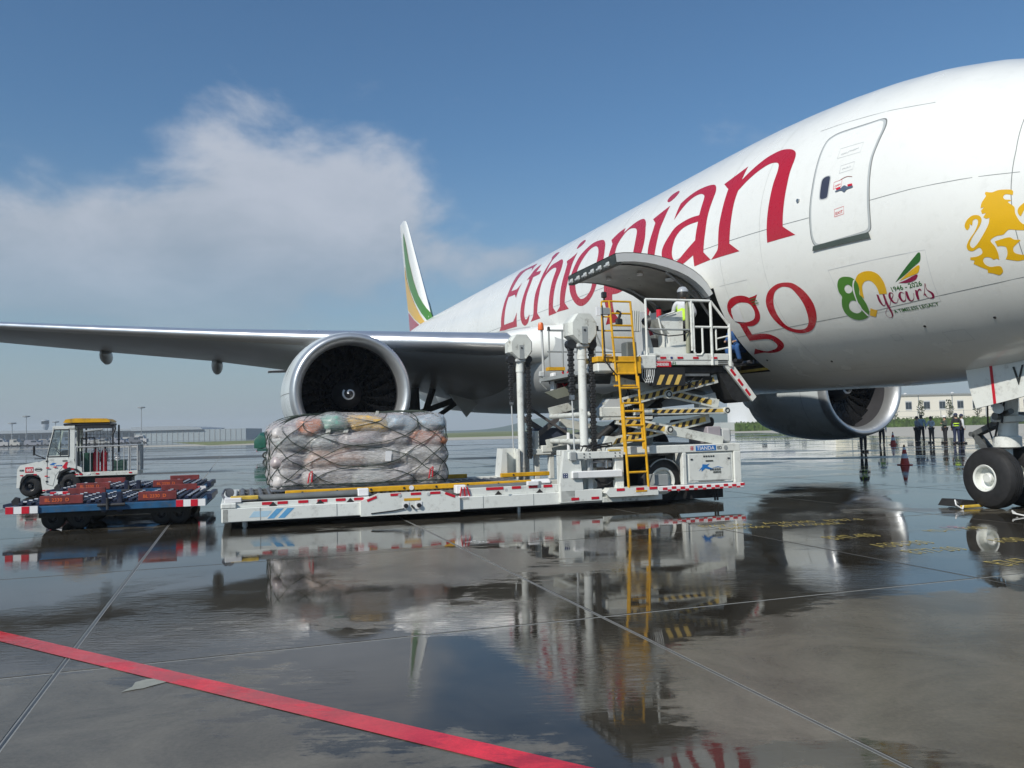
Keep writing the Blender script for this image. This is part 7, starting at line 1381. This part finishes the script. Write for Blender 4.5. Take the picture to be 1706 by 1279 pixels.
cone(13.85, 29.7, .72, 'orange cone with white bands standing alone on wet apron before the people'); cone(24.9, 54.9, .85, 'small red cone beside the yellow vested person')
ck = thing('wheel_chock', 'black wheel chock with yellow base against the nose wheel', 'wheel chock', (8.02, 15.05, 0), R(18))
MB().prism([(-.22, 0.03), (.25, .03), (.16, .13), (-.12, .15)], -.12, .35, 'y').build('block', black, ck); MB().box(-.2, .28, -.18, -.12, .01, .06, b=.01).build('yellow_edge', yellow_old, ck)
MB().path([(-.22, -.1, .1), (-.32, -.14, .16), (-.36, -.2, .08), (-.26, -.24, .01), (-.2, -.2, .06)], .012, 6).build('rope', whiter, ck); MB().path([(-.3, -.1, .02), (-.42, -.1, .03), (-.5, -.2, .01), (-.4, -.3, .01)], .012, 6).build('strap', blackp, ck)
ck2 = dup(ck); ck2.location = (8.75, 13.55, 0); ck2.rotation_euler = (0, 0, R(200)); ck2['label'] = 'wheel chock on the forward side of the nose wheels at the right edge'
cbm = mat('cable_white', (.6, .6, .58), .4); mb = MB(); pts = [(8.12, 13.6, .02), (8.05, 13.62, .08), (8.02, 13.55, .05), (8.15, 13.45, .015), (8.5, 13.42, .012), (9.2, 13.5, .012), (10.5, 13.2, .012)]; mb.path(pts, .013, 8); tag(mb.build('rope', cbm), 'white chock rope lying on the wet ground by the nose wheel', 'rope')
# ================================================================ people
def skinmesh(name, J, edges, m_, parent, root=0, sub=2):
    me = bpy.data.meshes.new(name); me.from_pydata([j[0] for j in J], edges, []); me.materials.append(m_); o = bpy.data.objects.new(name, me); COL.objects.link(o); o.parent = parent
    md = o.modifiers.new('skin', 'SKIN'); md.use_smooth_shade = True
    for i, j in enumerate(J): me.skin_vertices[0].data[i].radius = (j[1], j[2] if len(j) > 2 else j[1]); me.skin_vertices[0].data[i].use_root = (i == root)
    s = o.modifiers.new('sub', 'SUBSURF'); s.levels = sub; s.render_levels = sub
    return o
def person(lb_, loc, rot, shirt, trousers, pose='stand', hat=None, vest=None, group=None, h=1.75, arms='down', sleeve=True, seed=0):
    p = thing('person', lb_, 'person', loc, rot, group); k = h / 1.75; rg = random.Random(seed)
    st = rg.uniform(-.04, .06)
    if pose == 'stand': hip, kn, an = .93, .50, .08; L = {'hL': (.09, 0, hip), 'kL': (.11, -.02, kn), 'aL': (.12 + st, .03, an), 'hR': (-.09, 0, hip), 'kR': (-.10, .01, kn), 'aR': (-.12, .0 - st, an)}; base = 0; lean = rg.uniform(-.03, .05)
    else: hip = .42; L = {'hL': (.10, .1, hip), 'kL': (.16, -.28, .48), 'aL': (.15, -.12, .08), 'hR': (-.1, .1, hip), 'kR': (-.16, -.26, .40), 'aR': (-.15, -.1, .08)}; lean = .25
    dz = hip - .93; by = 0 if pose == 'stand' else .08
    T = lambda x, y, z: (x, by + y - lean * (z - .93) * 1.2, z + dz - (0 if pose == 'stand' else .08 * (z - .93)))
    S = {'pel': T(0, 0, .96), 'wai': T(0, .0, 1.1), 'che': T(0, -.01, 1.3), 'nk0': T(0, 0, 1.44), 'nk1': T(0, -.01, 1.53), 'hd': T(0, -.02, 1.62), 'top': T(0, -.02, 1.71), 'sL': T(.17, 0, 1.41), 'sR': T(-.17, 0, 1.41)}
    if arms == 'down': A = {'eL': (.25, .02, 1.15), 'wL': (.26, -.06, .90), 'eR': (-.25, .02, 1.15), 'wR': (-.25, -.05, .9)}
    elif arms == 'phone': A = {'eL': (.24, -.02, 1.16), 'wL': (.10, -.26, 1.26), 'eR': (-.25, .02, 1.15), 'wR': (-.25, -.05, .9)}
    else: A = {'eL': (.26, -.08, 1.18), 'wL': (.16, -.34, 1.10), 'eR': (-.26, -.08, 1.18), 'wR': (-.14, -.34, 1.12)}
    A = {a: T(*b) for a, b in A.items()}
    def sc(v): return tuple(q * k for q in v)
    ks = ['pel', 'wai', 'che', 'nk0', 'nk1', 'hd', 'top', 'sL', 'eL', 'wL', 'sR', 'eR', 'wR', 'hL', 'kL', 'aL', 'hR', 'kR', 'aR', 'fL', 'fR', 'mL', 'mR']
    pos = {**S, **A, **L}; pos['fL'] = (L['aL'][0] + .01, L['aL'][1] - .16, .045); pos['fR'] = (L['aR'][0] - .01, L['aR'][1] - .16, .045)
    for s in 'LR': w, e = Vector(A['w' + s]), Vector(A['e' + s]); pos['m' + s] = tuple(w + (w - e).normalized() * .1)
    rad = dict(pel=(.13, .10), wai=(.12, .09), che=(.145, .10), nk0=(.075, .07), nk1=(.055, .055), hd=(.078, .095), top=(.055, .065), sL=.062, eL=.042, wL=.03, sR=.062, eR=.042, wR=.03, hL=.088, kL=.058, aL=.04, hR=.088, kR=.058, aR=.04, fL=.032, fR=.032, mL=.035, mR=.035)
    ed = [('pel', 'wai'), ('wai', 'che'), ('che', 'nk0'), ('nk0', 'nk1'), ('nk1', 'hd'), ('hd', 'top'), ('nk0', 'sL'), ('sL', 'eL'), ('eL', 'wL'), ('wL', 'mL'), ('nk0', 'sR'), ('sR', 'eR'), ('eR', 'wR'), ('wR', 'mR'), ('pel', 'hL'), ('hL', 'kL'), ('kL', 'aL'), ('aL', 'fL'), ('pel', 'hR'), ('hR', 'kR'), ('kR', 'aR'), ('aR', 'fR')]
    def mk(name, keys, m_, gr, root):
        J = []
        for q in keys: r_ = rad[q]; r_ = r_ if isinstance(r_, tuple) else (r_, r_); J.append((sc(pos[q]), (r_[0] + gr) * k, (r_[1] + gr) * k))
        ix = {q: i for i, q in enumerate(keys)}; return skinmesh(name, J, [(ix[a], ix[b]) for a, b in ed if a in ix and b in ix], m_, p, ix[root])
    mk('body', ks, skin, 0, 'pel')
    mk('shirt', ['pel', 'wai', 'che', 'nk0', 'sL', 'eL', 'sR', 'eR'] + (['wL', 'wR'] if sleeve else []), shirt, .016, 'pel')
    rad2 = rad['pel']; mk('trousers', ['pel', 'hL', 'kL', 'aL', 'hR', 'kR', 'aR'], trousers, .02, 'pel')
    if vest: mk('vest', ['pel', 'wai', 'che', 'nk0', 'sL', 'sR'], vest, .03, 'pel')
    for s in 'LR': f, a = Vector(sc(pos['f' + s])), Vector(sc(pos['a' + s])); MB().box(a.x - .05, a.x + .05, f.y - .08, a.y + .06, 0, .10, b=.03).build('shoe', blackp, p)
    hd = Vector(sc(pos['hd'])); t = hd + Vector((0, 0, .045)); mb = MB(); mb.lathe([(.13, 0), (.12, .05), (.08, .09), (.0, .108), (-.05, .1)], (0, 0, 0), 'z', n=16); mb.v = [(t.x + x, t.y + y * 1.1 + .012, t.z + z - .005 - (.05 if y > .02 else -.02) * (z < .05)) for x, y, z in mb.v]; mb.build('hair', hair, p, smooth=60)
    if hat:
        mb = MB(); mb.lathe([(.145, 0), (.13, .07), (.07, .115), (.02, .122)], (t.x, t.y, t.z), 'z', n=18); mb.box(t.x - .07, t.x + .07, t.y - .21, t.y - .09, t.z + .015, t.z + .03, b=.005); mb.build('cap', hat, p, smooth=50)
    # face: nose, eyes, ears
    mb = MB(); y = hd.y - .095; mb.prism([(y, hd.z + .01), (y - .03, hd.z - .025), (y, hd.z - .03)], hd.x - .012, hd.x + .012, 'x'); mb.box(hd.x - .095, hd.x - .08, hd.y - .02, hd.y + .02, hd.z - .03, hd.z + .03); mb.box(hd.x + .08, hd.x + .095, hd.y - .02, hd.y + .02, hd.z - .03, hd.z + .03); mb.build('nose_and_ears', skin, p)
    for s in (-1, 1): MB().box(hd.x + s * .032 - .012, hd.x + s * .032 + .012, y - .004, y + .01, hd.z + .012, hd.z + .024).build('eye', blackp, p)
    MB().box(hd.x - .022, hd.x + .022, y - .003, y + .01, hd.z - .058, hd.z - .05).build('mouth', maroon, p)
    return p
def cloth(n, c): return mat(n, c, .8, var=.12, vs=6)
c_white, c_grey, c_black = cloth('white_shirt', (.6, .62, .64)), cloth('grey_shirt', (.28, .29, .31)), cloth('black_trousers', (.018, .018, .022))
c_navy, c_green, c_blue = cloth('navy_trousers', (.018, .028, .07)), cloth('dark_green_jacket', (.05, .07, .055)), cloth('pale_blue_shirt', (.30, .40, .46))
hivis, hivdark = cloth('hi_vis_vest', (.55, .85, .06)), cloth('black_police_vest', (.03, .03, .03)); work_blue = cloth('blue_overall', (.03, .10, .28)); hwhite = mat('white_cap', (.7, .7, .68), .4)
GP = 'people standing on the far apron'
person('person in a grey shirt, leftmost of the three huddled together', (27.98, 58.0, 0), .6, c_grey, c_black, arms='fwd', group=GP, h=1.82, seed=1)
person('person in a striped pale shirt at the middle of the huddle', (28.75, 58.9, 0), 2.6, c_blue, c_black, group=GP, h=1.92, seed=2)
person('person in a white shirt at the right of the huddle', (28.6, 57.2, 0), -1.0, c_white, cloth('dark_grey_trousers', (.05, .05, .055)), arms='fwd', group=GP, h=1.78, seed=3)
person('person in dark jacket and pale cap standing alone between the groups', (28.7, 55.6, 0), -1.5, c_green, c_black, arms='phone', hat=hwhite, group=GP, h=1.80, seed=4)
person('person in pale blue partly hidden behind the vested officer', (29.0, 55.0, 0), 1.2, c_blue, c_navy, group=GP, h=1.78, seed=5)
pv = person('person in black vest with yellow reflective bands, back to the camera', (28.1, 53.0, 0), 3.0, c_black, c_navy, vest=hivdark, hat=c_navy, group=GP, h=1.92, seed=6)
MB().lathe([(1.27, .185), (1.33, .187)], (0, .0, 0), 'z', n=20).build('reflective_band', hivis, pv); MB().lathe([(1.13, .165), (1.18, .166)], (0, .0, 0), 'z', n=20).build('reflective_band', hivis, pv)
person('person in white shirt and navy trousers, rightmost of the group', (28.75, 53.6, 0), 1.5, c_white, c_navy, hat=c_navy, group=GP, h=1.86, seed=7)
person('person in bright yellow vest beside the small red cone', (24.05, 54.6, 0), -.5, c_white, c_black, vest=hivis, group=GP, h=1.80, seed=8)
person('person in yellow vest half hidden behind the port engine', (18.05, 43.2, 0), .2, c_black, c_black, vest=hivis, group=GP, h=1.82, seed=9)
op = person('loader operator in yellow vest and white cap on the bridge platform', l2w(9.46, .85, 2.93), R(18) + 2.4, c_white, c_black, vest=hivis, hat=mat('grey_helmet', (.35, .38, .42), .4), arms='fwd', h=1.62, seed=10)
person('crouching worker in blue overalls at the belly door sill', l2w(11.05, 1.25, 2.96), R(18) - 1.2, work_blue, work_blue, pose='crouch', arms='fwd', h=1.5, seed=11)
# ================================================================ haze
HAZE = 0.0004
if HAZE:
    hm = bpy.data.materials.new('haze'); hm.use_nodes = True; t = hm.node_tree; t.nodes.clear(); ou = t.nodes.new('ShaderNodeOutputMaterial'); pv_ = t.nodes.new('ShaderNodeVolumePrincipled')
    pv_.inputs['Color'].default_value = (.80, .88, .95, 1); pv_.inputs['Density'].default_value = HAZE; t.links.new(pv_.outputs[0], ou.inputs['Volume'])
    stuff(MB().box(-2900, 2900, -2700, 2950, -1, 62).build('haze', hm))
